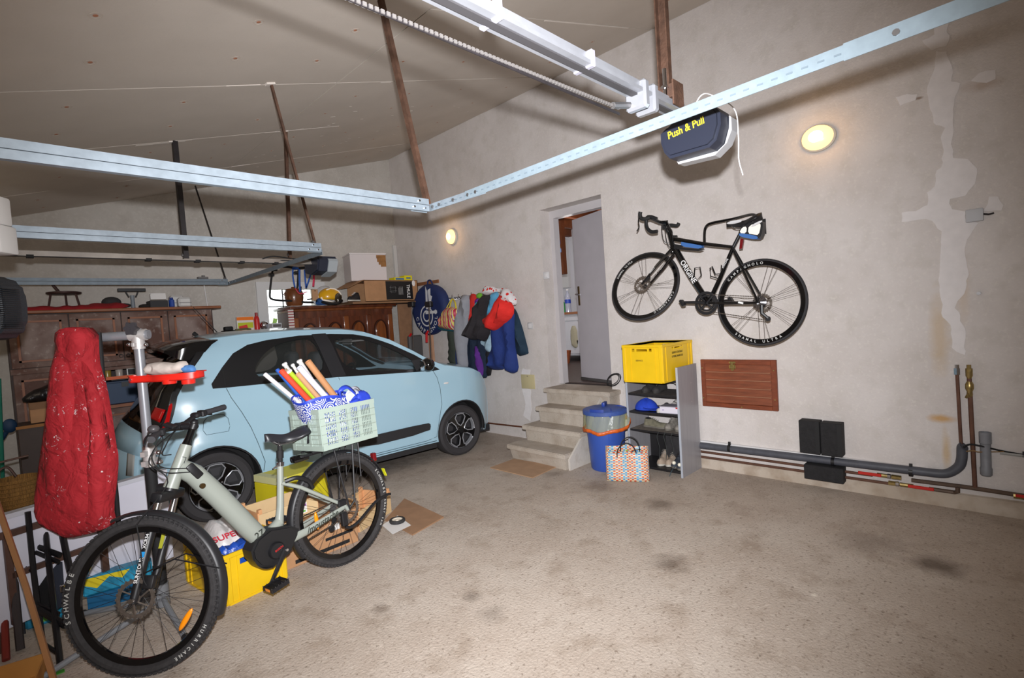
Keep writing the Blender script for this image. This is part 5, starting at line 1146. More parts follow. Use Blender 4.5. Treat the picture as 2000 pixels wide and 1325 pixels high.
g = G(); ring_text(g, 'SCHWALBE', ER-.022, .55, -.075, .026, XR @ Matrix.Translation((0, 0, .0265))); ring_text(g, 'SMART SAM', ER-.022, -.35+.2, -.06, .02, XR @ Matrix.Translation((0, 0, .0265))); add('tyre_lettering', g, M('tyre_print', s(190, 190, 186), .6), wr, smooth=False)
g = G()
for k, r_ in enumerate((.055, .05, .044, .038, .032, .026)): 
    z = -.028-.006*(5-k); g.lathe([(.016, z-.001), (r_, z-.001), (r_, z+.001), (.016, z+.001)], XR, 30, closed=True)
add('cassette', g, STL, wr)
hF = math.radians(-43); lF = math.radians(-9)
WU = V((math.cos(hF), math.sin(hF), 0)); WN0 = V((math.sin(hF), -math.cos(hF), 0)); WUP = V((0, 0, 1))*math.cos(lF) + WN0*math.sin(lF); WN = WU.cross(WUP)
FB_ = V((.369, 2.95, 0))
def Fk(u, w, n=0.0): return FB_ + WU*u + WUP*w + WN*n
XF = frame(Fk(0, ER), WU, z=WN)
wf = bikewheel(eb, 'front_wheel', XF, ER, .056, .026, 32, .0012, TYE, .09, hubw=.09, knobs=90, disc_side=1)
g = G(); ring_text(g, 'SCHWALBE', ER-.024, math.radians(196), -.092, .032, XF @ Matrix.Translation((0, 0, .0265))); ring_text(g, 'HURRICANE', ER-.024, math.radians(-28), -.07, .022, XF @ Matrix.Translation((0, 0, .0265))); add('tyre_lettering', g, M('tyre_print', s(190, 190, 186), .6), wf, smooth=False)
ORF = M('amber_reflector', s(255, 150, 10), .3, coat=.8)
def reflector(w, X, a, r):
    add('reflector', G().ball((0, 0, 0), (.014, .058, .010), X @ Matrix.Rotation(a, 4, 'Z') @ Matrix.Translation((r, 0, .012)), 12, 8), ORF, w)
reflector(wr, XR, math.radians(183), .20); reflector(wf, XF, math.radians(-32), .24)
# frame tubes
ht_t, ht_b = E(-.878, 1.0), E(-.975, .80)
sax = (ht_t-ht_b).normalized()
def ftube(name, pts, r, mat=FR, flat=None, parent=eb, seg=14, **k): return add(name, G().tube(pts, r, seg, flat=flat), mat, parent, ang=50, **k)
g = G().tube([ht_b, ht_b+sax*.06, ht_t-sax*.05, ht_t], [.036, .032, .031, .029], 20)
# down tube : broad rounded box section
dt0, dt1 = E(-.90, .885), E(-.555, .375)
g.tube([E(-.93, .90), E(-.86, .84), E(-.75, .68), E(-.62, .47), dt1], [.044, .052, .055, .055, .052], 16, flat=(1.0, .9))
g.tube([E(-.385, .765), E(-.398, .65), E(-.415, .52), E(-.435, .42), E(-.45, .38)], [.0185, .019, .021, .026, .03], 14)
g.tube([E(-.43, .43), E(-.50, .385), E(-.58, .40)], [.03, .036, .035], 12)
for sg in (1, -1):
    g.tube([E(-.40, .655, .02*sg), E(-.30, .60, .045*sg), E(-.03, .40, .065*sg)], [.012, .0125, .011], 10)
    g.tube([E(-.40, .315, .045*sg), E(-.30, .325, .05*sg), E(-.03, .385, .066*sg)], [.026, .024, .014], 12, flat=(1, .55))
    g.tube([E(-.035, .415, .066*sg), E(.0, .362, .066*sg)], [.012, .014], 8)
add('frame', g, FR, eb, ang=50)
Xd = frame(E(-.20, .352, .079), EU*1 + EUP*.19, z=EN); add('frame_lettering', G().text('/moustache', .052, Xd, depth=.0006, shear=.35, sx=.95), M('frame_print', s(44, 50, 44), .5), eb, smooth=False)
dd = (dt1-dt0).normalized(); Xn = frame(dt1 - dd*.05 + EN*.0535, EU*.9+EUP*.3, z=EN + EU*.0); add('frame_lettering', G().text('27', .052, Xn, depth=.0006), M('frame_print', s(44, 50, 44), .5), eb, smooth=False)
add('frame_lettering', G().text('WEEKEND', .014, Xn @ Matrix.Translation((0.01, -.034, 0)), depth=.0006).text('EQ', .014, Xn @ Matrix.Translation((0.0, -.05, 0)), depth=.0006), M('frame_print', s(44, 50, 44), .5), eb, smooth=False)
Xl = along(dt0 - dd*.02 + EN*.04, dt0 - dd*.02 + EN*.06); add('battery_lock', G().disc(.014, 0, .012, along(E(-.845, .775, .044), E(-.845, .775, .06)), 14), BRS, eb)
Xp = frame(E(-.872, .862, .043), dd, z=EN); add('cable_port', G().box(-.045, .045, -.02, .02, 0, .008, Xp, bev=.007, seg=2), BLK, eb)
Xh = frame(ht_b+sax*.13+EN*.0335, sax, z=EN); add('head_badge', G().box(-.03, .03, -.008, -.005, 0, .0015, Xh).box(.027, .03, -.008, .012, 0, .0015, Xh), M('badge_dark', s(56, 58, 60), .4), eb)
# motor
g = G(); Pm = [(-.60, .395), (-.52, .425), (-.40, .40), (-.345, .36), (-.355, .325), (-.42, .24), (-.47, .225), (-.53, .20), (-.60, .235), (-.635, .29), (-.64, .34)]
Xm = frame(E(0, 0, 0), EU, z=EN)
g.prism(Pm, -.062, .062, Xm); bmesh.ops.bevel(g.b, geom=[e for e in g.b.edges if len(e.link_faces) == 2 and any(len(f.verts) > 8 for f in e.link_faces)], offset=.012, segments=2, affect='EDGES')
mo = add('motor', g, M('motor_black', s(24, 24, 26), .5), eb, ang=40)
Xc = frame(E(-.505, .295, .062), EU, z=EN)
add('motor_cap', G().lathe([(0, 0), (.048, 0), (.048, .012), (.042, .022), (0, .022)], Xc, 28), BLK, mo)
add('motor_logo', G().text('BOSCH', .016, Xc @ Matrix.Translation((.008, .008, .0225)) @ Matrix.Rotation(.3, 4, 'Z'), depth=.0004), M('logo_red', s(200, 40, 40), .4), mo, smooth=False)
add('skid_plate', G().lathe([(.090, -.03), (.095, -.03), (.095, .055), (.090, .055)], frame(E(-.535, .30), EU, z=EN), 24, closed=True, a0=math.radians(160), a1=math.radians(275)), BLK, mo)
# crank, pedals
cr0 = E(-.462, .285, .085); cr1 = E(-.575, .140, .097)
add('crank', G().tube([cr0 - (cr0-cr1)*-.08, cr0, cr1, cr1+(cr1-cr0)*.08], [.012, .016, .011, .009], 10, flat=(1, .7)).disc(.012, -.01, .012, along(cr0, cr0+EN*.02), 10), BLK, eb); add('crank_bolt', G().disc(.008, .0, .01, along(cr0+EN*.012, cr0+EN*.03), 8), CHR, eb)
def pedal(c, nn, par, rot=0):
    X = frame(c + nn*.055, EU*math.cos(rot)+EUP*math.sin(rot), z=nn); g = G()
    for x in (-.045, .045): g.box(x-.006, x+.006, -.012, .012, -.048, .048, X)
    for z in (-.048, .042): g.box(-.045, .045, -.012, .012, z, z+.007, X)
    g.tube([X @ V((0, 0, -.06)), X @ V((0, 0, .05))], .01, 8); g.box(-.03, .03, -.006, .006, -.04, .04, X)
    p_ = add('pedal', g, BLK, par, smooth=False); 
    for x in (-.052, .0515): add('pedal_reflector', G().box(x, x+.0015, -.008, .008, -.022, .022, X), ORF, p_)
    g = G()
    for k in range(6): g.box(-.05+.02*k, -.047+.02*k, -.016, .016, -.048, -.044, X).box(-.05+.02*k, -.047+.02*k, -.016, .016, .044, .048, X)
    add('pedal_pins', g, STL, p_, kind='stuff', smooth=False)
pedal(cr1, EN, eb, .15)
cr2 = E(-.365, .40, -.09); add('crank', G().tube([E(-.46, .285, -.08), cr2], [.015, .011], 10), BLK, eb); pedal(cr2, -EN, eb)
XCg = frame(E(-.46, .285, -.055), EU, z=EN); add('chain_ring', G().lathe([(.07, -.001), (.088, -.001), (.088, .001), (.07, .001)], XCg, 40, closed=True), MBLK, eb)
g = G()
for (p, q) in ((E(-.46, .373, -.055), E(0, .41, -.05)), (E(-.46, .197, -.055), E(-.03, .268, -.05)), (E(-.03, .268, -.05), E(.02, .315, -.05))):
    L0 = (q-p).length; n = int(L0/.0127)
    for k in range(n): g.box(-.003, .003, -.004, .004, .002, .011, along(p.lerp(q, k/n), q))
add('chain', g, M('chain_dark', s(84, 74, 66), .5, .6), eb, kind='stuff', smooth=False)
add('rear_derailleur', G().tube([E(.005, .35, -.075), E(-.0, .30, -.085), E(-.03, .27, -.07)], [.014, .012, .01], 8).disc(.02, -.004, .004, frame(E(-.03, .285, -.06), EU, z=EN), 12).disc(.022, -.004, .004, frame(E(-.055, .24, -.06), EU, z=EN), 12).tube([E(-.03, .285, -.066), E(-.055, .24, -.066)], .009, 6), BLK, eb)
# seat post, saddle
add('seat_clamp', G().disc(.022, -.012, .012, along(E(-.384, .765), E(-.36, .95)), 14).tube([E(-.41, .765, .02), E(-.45, .752, .03)], .006, 6), CHR, eb)
add('seat_post', G().tube([E(-.385, .76), E(-.372, .875)], .0145, 12).tube([E(-.381, .80), E(-.376, .845)], .021, 12), MBLK, eb); add('seat_post_inner', G().tube([E(-.373, .87), E(-.37, .895)], .0125, 12), CHR, eb)
def saddle(bike, o, ux, up, nn, L, W, mat, rail=True, label=None):
    def f(u, v):
        a = u*2*math.pi; x = -L*.5+L*v
        w = W*.5*(.17+.10*math.sin(math.pi*v*.5) + .76*(1/(1+math.exp(-14*(v-.60)))))
        if v < .06: w *= math.sqrt(max(.02, v/.06))
        if v > .9: w *= math.sqrt(max(.02, 1-((v-.9)/.1)**2))
        z = .012*math.cos(v*math.pi*2) + .012*v**2 - .012*(v-.5)*(L > .26 and W > .16)
        ca, sa = math.cos(a), math.sin(a)
        h_ = .022 if sa > 0 else .034*(abs(ca)**3) + .004
        return o + ux*x + nn*(ca*w) + up*(z + sa*h_ + - .018*abs(ca)**2)
    g = G().grid(f, 20, 20, closeu=True)
    for r_ in (0, -1):
        try: g.b.faces.new(g.q[r_])
        except ValueError: pass
    sd_ = add('saddle', g, mat, bike, ang=80, label=label)
    for sg in (1, -1): add('saddle_rail', G().tube(bez([o + ux*(-L*.36)+up*-.01+nn*.012*sg, o + ux*(-L*.2)+up*-.04+nn*.02*sg, o+ux*(L*.12)+up*-.042+nn*.024*sg, o+ux*(L*.3)+up*-.015+nn*.035*sg]), .0035, 6), STL, sd_)
    return sd_
saddle(eb, E(-.325, .925), EU, EUP, EN, .27, .18, M('saddle_black', s(34, 35, 40), .38))
add('saddle_clamp', G().box(-.025, .025, -.02, .02, -.02, .006, frame(E(-.365, .90), EU, z=EUP), bev=.005), BLK, eb)
# fork, turned with the front wheel
crown_c = Fk(.10, ER+.40); 
ax0 = Fk(0, ER); ctop = Fk(.145, ER+.45)
# crown must sit at the foot of the head tube
ctop = ht_b - sax*.03
upd = None
for sg in (1, -1):
    foot = Fk(0.0, ER, .066*sg); head = ctop + WN*.066*sg - sax*.0
    dv = (head-foot)
    p1 = foot + dv*.02; p2 = foot + dv*.70; p3 = head
    lg = add('fork_leg', G().tube([foot-dv.normalized()*.02, p1, p2], [.013, .0185, .0215], 14).disc(.024, -.01, .008, along(p2, p3), 16), BLK, eb)
    add('stanchion', G().tube([p2, p3], .0165, 14), CHR, lg)
    if sg == 1:
        Xt = frame(foot+dv*.50 + WN*.0205, dv, z=WN); add('fork_decal', G().text('SUNTOUR', .024, frame(foot+dv*.28+WN*.0208, dv, z=WN), depth=.0006).text('XCR34', .022, frame(foot+dv*.56+WN*.0216, dv, z=WN), depth=.0006), INKW, lg, smooth=False)
        add('fork_mark', G().box(-.012, .012, -.009, .009, 0, .001, frame(foot+dv*.43+WN*.0212, dv, z=WN)), M('mark_blue', s(40, 150, 220), .4), lg)
        add('brake_caliper', G().box(-.025, .035, -.02, .03, -.018, .02, frame(foot+dv*.14+WU*.06, dv, z=WN), bev=.008, seg=2), BLK, lg); add('axle_end', G().disc(.012, 0, .016, along(foot+WN*.01, foot+WN*.05), 8), CHR, lg)
    else: add('fork_mark', G().box(-.04, .04, -.009, .009, 0, .001, frame(foot+dv*.5+WN*.022, dv, z=WN)), M('mark_lime', s(170, 170, 50), .4), lg)
add('fork_crown', G().box(-.10, .10, -.03, .03, -.028, .022, frame(ctop, WN, z=sax), bev=.014, seg=2).tube([ctop, ctop+sax*.03], .03, 14), BLK, eb)
# front mudguard: arc of a ring, narrow U section
def mudguard(name, X, r, a0, a1, w, mat=BLK):
    g = G(); P = [(r-.012, -w/2), (r-.004, -w/2*.92), (r+.004, -w*.25), (r+.006, 0), (r+.004, w*.25), (r-.004, w/2*.92), (r-.012, w/2), (r-.009, w/2*.88), (r+.001, w*.22), (r+.003, 0), (r+.001, -w*.22), (r-.009, -w/2*.88)]
    g.lathe(P, X, 40, closed=True, a0=a0, a1=a1); return add(name, g, mat, eb, ang=50)
MG = M('mudguard_black', s(32, 32, 35), .45)
mudguard('front_mudguard', XF, ER+.022, math.radians(-18), math.radians(112), .064, MG)
mudguard('rear_mudguard', XR, ER+.018, math.radians(18), math.radians(212), .062, MG)
for sg in (1, -1): add('mudguard_stay', G().tube([Fk(.012, ER+.10, .05*sg), Fk(.17, ER+.16, .045*sg), Fk(.372, ER+.10, .034*sg)], .0035, 6), BLK, eb)
# steerer, stem, bar
st_t = ht_t + sax*.10
stem_c = st_t + WU*-.075 + V((0, 0, .005))
add('headset_spacer', G().tube([ht_t, ht_t+sax*.035, st_t-sax*.01], [.024, .0185, .0175], 14), GLB, eb)
add('stem', G().tube([st_t-sax*.015, st_t+sax*.012], .021, 14).tube([st_t, stem_c], .0175, 12).disc(.022, -.025, .025, along(stem_c, stem_c+WN), 14).disc(.018, 0, .03, along(st_t-WN*.02, st_t+WN*.05), 10), BLK, eb)
HN = WN.copy(); HN.z = 0; HN.normalize()
bar = []
for t in (-1, -.75, -.45, -.12, 0, .12, .45, .75, 1):
    sw = abs(t); bar.append(stem_c + HN*(t*.325) + WU*(.12*max(0, sw-.35)**1.3) + V((0, 0, .022*min(1, max(0, sw-.1)*2.5) - .020*t)))
hb = add('handlebar', G().tube(bez(bar, 5), .0125, 10), BLK, eb)
add('bar_clamp', G().tube([bar[3], bar[4], bar[5]], [.0165, .018, .0165], 12), BLK, hb)
for a, b_, i in ((bar[7], bar[8], 1), (bar[1], bar[0], -1)):
    dv = (b_-a).normalized(); gr = add('grip', G().tube([a-dv*.03, a, b_, b_+dv*.012], [.017, .0155, .0175, .0165], 12), M('grip_black', s(50, 50, 54), .6), hb)
    c = a - dv*.05
    add('brake_clamp', G().box(-.016, .016, -.02, .03, -.018, .018, frame(c, dv, z=(0, 0, 1)), bev=.006), BLK, hb)
    add('brake_lever', G().tube(bez([c+WU*-.03, c+WU*-.05+dv*.02+V((0, 0, -.01)), c+WU*-.052+dv*.07+V((0, 0, -.02)), c+WU*-.045+dv*.11+V((0, 0, -.03))]), .006, 8), BLK, hb)
add('bell', G().ball(tuple(bar[7]-WU*.01+V((0, 0, .03))), (.026, .026, .02), None, 14, 10), M('bell_dark', s(70, 68, 70), .35), hb)
add('display', G().box(-.022, .022, -.03, .03, 0, .016, frame(bar[5]+HN*.04+V((0, 0, .015)), HN, z=V((0, 0, 1))+WU*.4), bev=.005), BLK, hb)
add('control_unit', G().box(-.02, .02, -.022, .022, -.01, .02, frame(bar[2]+V((0, 0, .0)), HN, z=(0, 0, 1)), bev=.008), BLK, hb)
add('gear_shifter', G().ball(tuple(bar[2]+WU*-.01+V((0, 0, -.035))), (.022, .02, .02), None, 12, 8), BLK, hb)
g = G()
for (a, b_, c, d_) in ((bar[6], E(-1.02, 1.04, .10), E(-1.03, .93, .06), E(-.872, .875, .046)), (bar[2], E(-1.05, 1.0, .04), E(-1.02, .90, .05), E(-.885, .86, .046)), (bar[6]+V((0, 0, -.02)), E(-1.06, .95, .02), E(-1.0, .84, .045), Fk(.02, ER+.34, .085)), (bar[3], E(-1.0, 1.03, .08), E(-1.0, .98, .02), E(-.96, .97, .02))):
    g.tube(bez([a, a.lerp(b_, .6)+V((0, 0, .015)), b_, c, d_], 6), .003, 6)
g.tube(bez([Fk(.02, ER+.34, .085), Fk(.03, ER+.22, .07), Fk(.045, ER+.10, .075), Fk(.06, ER+.05, .065)], 5), .003, 6)
add('cables', g, MBLK, eb, kind='stuff')
add('head_lamp', G().disc(.028, -.02, .025, along(ctop+sax*.03+WU*-.03, ctop+sax*.03+WU*-.09), 16), BLK, eb)
# rack
g = G()
for sg in (1, -1):
    g.tube(bez([E(-.20, .785, .05*sg), E(-.16, .79, .07*sg), E(.22, .785, .07*sg), E(.27, .78, .04*sg)], 5), .006, 8)
    g.tube([E(.0, .365, .085*sg), E(-.035, .60, .08*sg), E(-.055, .785, .07*sg)], .006, 8)
    g.tube([E(.045, .41, .085*sg), E(.09, .785, .07*sg)], .0065, 8); g.tube([E(.12, .55, .08*sg), E(.135, .785, .07*sg)], .0055, 8)
    g.tube([E(.045, .41, .085*sg), E(.0, .365, .075*sg)], .007, 8)
for u in (-.14, -.02, .10, .22): g.tube([E(u, .787, -.07), E(u, .787, .07)], .0045, 6)
g.box(-.26, .22, -.045, .045, .77, .785, Matrix.Translation(EB) @ Matrix(((EU.x, EN.x, EUP.x, 0), (EU.y, EN.y, EUP.y, 0), (EU.z, EN.z, EUP.z, 0), (0, 0, 0, 1))), bev=.004)
add('rear_rack', g, BLK, eb)
add('rack_nose', G().box(-.31, -.2, -.03, .03, .745, .79, Matrix.Translation(EB) @ Matrix(((EU.x, EN.x, EUP.x, 0), (EU.y, EN.y, EUP.y, 0), (EU.z, EN.z, EUP.z, 0), (0, 0, 0, 1))), bev=.015, seg=2), GLB, eb)
tl = E(.30, .66); add('tail_lamp', G().box(-.012, .018, -.02, .02, -.03, .03, frame(E(.30, .63), EU, z=EUP), bev=.006), M('dark_red_lens', s(110, 20, 24), .2), eb)
add('mudguard_reflector', G().box(0, .004, -.014, .014, -.03, .03, frame(E(.378, .50), EU*.95+EUP*.3, z=EUP)), M('lime_reflector', s(220, 220, 40), .4), eb)
# kickstand and frame lock, hose
add('kickstand', G().box(-.02, .02, -.015, .015, -.05, .04, frame(E(-.055, .325, .09), EU, z=EUP), bev=.005).tube(bez([E(-.055, .27, .095), E(-.02, .255, .10), E(.05, .275, .105), E(.20, .35, .10), E(.30, .365, .10), E(.33, .362, .10)], 6), .010, 8), BLK, eb, label='black kickstand folded up beside the rear wheel')
add('frame_lock', G().tube(bez([E(-.385, .66, .03), E(-.32, .665, .055), E(-.25, .625, .055), E(-.22, .57, .045)], 5), .014, 8), BLK, eb)
add('rear_caliper', G().box(-.03, .03, -.02, .02, -.015, .015, frame(E(-.045, .42, .07), EU, z=EN), bev=.006), BLK, eb)
# ---------------------------------------------------------------- crate on the rack, with bag and rolls
CRT = M('crate_greygreen', s(166, 182, 172), .55, var=.04, vs=8)
Bk = lambda u, w, n=0.0: E(u, w, n)
cbx, cby = .40, .30
RX = frame(E(.02, .797, .0), EU, z=EUP)
RX = RX @ Matrix.Rotation(math.radians(0), 4, 'Z')
rc = thing('rack_crate', 'grey green slatted plastic crate on the electric bicycle rack', 'crate', tuple(E(.02, .797)))
L2, W2, H2 = .42, .33, .262
add('crate_floor', G().box(-L2/2+.01, L2/2-.01, -W2/2+.01, W2/2-.01, 0, .012, RX), CRT, rc, smooth=False)
for (sgn, lng) in ((1, True), (-1, True), (1, False), (-1, False)):
    ln = L2 if lng else W2; dp = (W2 if lng else L2)/2
    F = RX @ (Matrix(((1, 0, 0, 0), (0, 0, sgn, sgn*dp), (0, 1, 0, 0), (0, 0, 0, 1))) if lng else Matrix(((0, 0, sgn, sgn*dp), (1, 0, 0, 0), (0, 1, 0, 0), (0, 0, 0, 1))))
    h = ln/2; g = G()
    g.box(-h-.004, h+.004, H2-.03, H2, -.004, .005, F); g.box(-h, h, 0, .03, -.004, .003, F)
    for sx in (-1, 1): g.box(min(sx*h, sx*(h-.035)), max(sx*h, sx*(h-.035)), 0, H2, -.004, .004, F)
    nb = 4 if lng else 3; seg = (ln-.07)/nb
    for k in range(1, nb): x = -h+.035+seg*k; g.box(x-.012, x+.012, .03, H2-.03, -.003, .0045, F)
    for z in (.075, .122, .165): g.box(-h+.03, h-.03, z-.004, z+.004, -.002, .003, F)
    # rails and bars around the slots
    n = int((ln-.07)/.0125)
    for k in range(n+1): x = -h+.035+(ln-.07)*k/n; g.box(x-.0028, x+.0028, .03, H2-.03, -.002, .002, F)
    add('crate_wall', g, CRT, rc, smooth=False, merge=False)
    g = G()
    for z in (.045, .10, .155, .2): g.box(-h, h, z-.0015, z+.0015, .0045, .006, F)
    add('rib_line', g, M('crate_rib', s(140, 150, 138), .6), rc, kind='stuff', smooth=False)
add('crate_wire', G().tube(bez([RX @ V((.05, W2/2, H2)), RX @ V((.06, W2/2, H2+.025)), RX @ V((.19, W2/2, H2+.03)), RX @ V((.2, W2/2, H2))]), .0015, 5), STL, rc)
add('fastening_strap', G().tube([RX @ V((-L2/2-.006, -.03, .17)), RX @ V((-L2/2-.008, -.045, .13)), RX @ V((-L2/2-.006, -.03, .09)), RX @ V((-L2/2-.008, -.02, .05))], .006, 5, flat=(1.6, .6)), BLK, rc)
# tote bag: blue with white scrolls, slumped over the rim
TB = bpy.data.materials.new('tote_print'); TB.use_nodes = True; nt = TB.node_tree; N = nt.nodes; Lk = nt.links; bb_ = N['Principled BSDF']; bb_.inputs['Roughness'].default_value = .5
tc = N.new('ShaderNodeTexCoord'); vo = N.new('ShaderNodeTexVoronoi'); vo.inputs['Scale'].default_value = 22; Lk.new(tc.outputs['Object'], vo.inputs['Vector'])
wv = N.new('ShaderNodeMath'); wv.operation = 'SINE'; ml = N.new('ShaderNodeMath'); ml.operation = 'MULTIPLY'; ml.inputs[1].default_value = 26; Lk.new(vo.outputs['Distance'], ml.inputs[0]); Lk.new(ml.outputs[0], wv.inputs[0])
gt = N.new('ShaderNodeMath'); gt.operation = 'GREATER_THAN'; gt.inputs[1].default_value = .15; Lk.new(wv.outputs[0], gt.inputs[0])
mx = N.new('ShaderNodeMix'); mx.data_type = 'RGBA'; Lk.new(gt.outputs[0], mx.inputs[0]); mx.inputs[6].default_value = (*s(34, 56, 160), 1); mx.inputs[7].default_value = (*s(222, 224, 236), 1); Lk.new(mx.outputs[2], bb_.inputs['Base Color'])
tb = thing('tote_bag', 'blue shopping bag with white scroll pattern and paper rolls, standing in the rack crate', 'bag', tuple(RX @ V((0, 0, .02))))
def tote(u, v):
    a = u*2*math.pi; ca, sa = math.cos(a), math.sin(a); k = 3.5; rr = (abs(ca)**k+abs(sa)**k)**(-1/k)
    lean = -.07*v
    z = .015 + v*(.30 + .0*ca + .03*max(0, sa))
    x = ca*rr*(.165+.01*v) + lean; y = sa*rr*(.115+.012*v) + .01*math.sin(5*a)*v
    return RX @ V((x, y, z + .012*math.sin(3*a+1)*v))
add('bag_body', G().grid(tote, 48, 10, closeu=True), TB, tb, ang=80, solid=.003)
BLB = M('bag_trim_blue', s(40, 66, 190), .5); WHB = M('bag_trim_white', s(206, 210, 226), .5)
rim = [tote(k/48, 1.0) for k in range(48)]; add('bag_hem', G().tube(rim, .006, 5, closed=True, flat=(1.6, .5)), BLB, tb)
def ribbon(pts, w, mat, nm='bag_handle'):
    P = bez(pts, 7); g = G(); q = []
    for i, p in enumerate(P):
        t = (P[min(i+1, len(P)-1)]-P[max(0, i-1)]).normalized(); sdv = t.cross(EUP*.6+EN*.8).normalized()*w/2; q.append((g.b.verts.new(p-sdv), g.b.verts.new(p+sdv)))
    for i in range(len(P)-1): g.b.faces.new((q[i][0], q[i][1], q[i+1][1], q[i+1][0]))
    return add(nm, g, mat, tb, ang=80, solid=.002)
r = lambda x, y, z: RX @ V((x, y, z))
ribbon([r(.0, -.12, .29), r(-.02, -.14, .35), r(.03, -.145, .37), r(.09, -.14, .32), r(.13, -.12, .28)], .03, BLB); ribbon([r(.03, -.1, .26), r(.06, -.13, .31), r(.12, -.12, .33), r(.17, -.09, .29), r(.16, -.06, .24)], .045, WHB); ribbon([r(.06, -.05, .25), r(.10, -.08, .33), r(.16, -.08, .34), r(.21, -.05, .28), r(.22, -.04, .23)], .04, WHB); ribbon([r(.05, -.13, .26), r(.10, -.14, .275), r(.16, -.10, .30), r(.20, -.05, .33)], .03, BLB); ribbon([r(.09, -.13, .235), r(.14, -.12, .27), r(.20, -.08, .25)], .05, BLB)
puff('bag_flap', [(-.07, -.05), (-.06, .06), (.03, .09), (.09, .05), (.1, -.03), (.03, -.06)], frame(r(.14, -.11, .245), EU, y=EUP), .03, BLB, tb, edge=.03, step=.02)
# paper rolls: positions from their visible ends
rolls = [((517, 731), (585, 788), .0135, s(228, 226, 234), 'white paper roll leaning farthest left in the tote bag', s(60, 90, 190)),
    ((541, 722), (593, 785), .013, s(40, 90, 180), 'blue paper roll behind the red one in the tote bag', s(40, 90, 180)),
    ((549, 724), (604, 783), .0175, s(226, 72, 44), 'orange red paper roll in the tote bag', s(226, 82, 50)),
    ((557, 722), (610, 778), .011, s(150, 120, 90), 'thin brown roll between the red and green ones', s(222, 90, 60)),
    ((565, 726), (612, 776), .015, s(168, 196, 40), 'lime green wrapped roll with white end cap', s(235, 235, 235)),
    ((581, 730), (628, 785), .0165, s(196, 150, 110), 'short brown kraft paper roll in the middle of the tote bag', s(200, 152, 112)),
    ((584, 717), (640, 780), .0195, s(216, 218, 236), 'thick bluish white roll with blue end', s(36, 100, 180)),
    ((601, 706), (650, 770), .0215, s(190, 136, 92), 'thickest brown cardboard tube, at the right of the rolls', s(176, 120, 80)),
    ((556, 712), (600, 780), .014, s(206, 204, 200), 'upright pale tube with round white cap above the blue roll', s(236, 236, 236)),
    ((572, 714), (615, 780), .010, s(224, 220, 210), 'slim white tube with cap behind the lime green roll', s(236, 236, 236)),
    ((585, 706), (630, 775), .015, s(210, 208, 204), 'tall white capped tube behind the thick bluish roll', s(238, 238, 238))]
for i, (a, b_, rad, col, lab, endc) in enumerate(rolls):
    off = (-.11, -.13, -.08, -.10, -.07, -.05, -.03, -.02, -.14, -.13, -.10)[i]
    def onp(px, py):
        rr_ = ray(px, py); P0 = RX.translation + EN*(off); tt = (P0-EYE).dot(EN)/rr_.dot(EN); return EYE + rr_*tt
    p, q0 = onp(*a), onp(*b_)
    dq = (q0-p); q = p + dq*((RX.translation.z+.03+rad-p.z)/dq.z)
    ql = RX.inverted() @ q
    if ql.x > L2/2-.03: q = p + dq*((RX.inverted() @ p).x - (L2/2-.03))/((RX.inverted() @ p).x-(RX.inverted() @ q0).x)
    t = thing('paper_roll', lab, 'paper roll', tuple(q), group='paper rolls in the tote bag'); X = along(q, p); Lr = (p-q).length
    add('tube_body', G().lathe([(0, 0), (rad, 0), (rad, Lr), (rad*.8, Lr), (rad*.8, Lr-.012), (0, Lr-.012)], X, 16), M('roll_%d' % i, col, .6), t)
    if i in (8, 9, 10, 4): add('end_cap', G().lathe([(0, Lr-.004), (rad*1.25, Lr-.004), (rad*1.25, Lr+.006), (rad*.9, Lr+.01), (0, Lr+.01)], X, 16), M('cap_white', s(238, 238, 238), .4), t)
    else: add('end_spiral', G().disc(rad*.78, Lr-.014, Lr-.008, X, 14), M('end_%d' % i, endc, .6), t)
# ---------------------------------------------------------------- road bicycle hung on the wall
BX0 = 4.25
def Rd(y, z, n=0.0): return V((BX0-n, y, z))
def RP(px, py, n=0.0): p = WX(px, py, BX0-n); return p
rb = thing('road_bicycle', 'black racing bicycle hanging on the wall with tilted front wheel', 'bicycle', (BX0, 1.9, 1.2))
def wmatx(c, hd, ln):
    n0 = V((math.sin(hd), -math.cos(hd), 0)); u = V((math.cos(hd), math.sin(hd), 0)); up = V((0, 0, 1))*math.cos(ln)+n0*math.sin(ln); z = u.cross(up)
    if z.x > 0: u = -u; z = u.cross(up)
    return frame(c, u, z=z)
cR = V((4.252, 1.454, 1.548)); cF = V((4.288, 2.484, 1.772)); RRd = .343
TRD = M('road_tyre', s(38, 37, 40), .7)
XRr = wmatx(cR, 1.549, .05); XRf = wmatx(cF, 1.616, .377)
SPB = M('spoke_brown', s(74, 62, 56), .4, .6)
w1 = bikewheel(rb, 'rear_wheel', XRr, RRd, .027, .028, 21, .0014, TRD, .07, groups=(.13, .32), spoke_mat=SPB, hubw=.08, flange=.022, disc_side=-1)
w2 = bikewheel(rb, 'front_wheel', XRf, RRd, .027, .028, 21, .0014, TRD, .08, groups=(.13, .0), spoke_mat=SPB, hubw=.07, flange=.02, disc_side=1)
RTX = M('rim_print', s(206, 206, 204), .5)
rimr = RRd-.023-.012
for w_, X_, seq in ((w1, XRr, (('CAMPAGNOLO', math.radians(140), -.105), ('SHAMAL ULTRA', math.radians(232), .105))), (w2, XRf, (('CAMPAGNOLO', math.radians(-18), -.085), ('SHAMAL ULTRA', math.radians(160), -.06)))):
    g = G()
    for (tx, a0, da) in seq: ring_text(g, tx, rimr, a0, da, .028, X_ @ Matrix.Translation((0, 0, .0115)))
    add('rim_lettering', g, RTX, w_, smooth=False)
g = G()
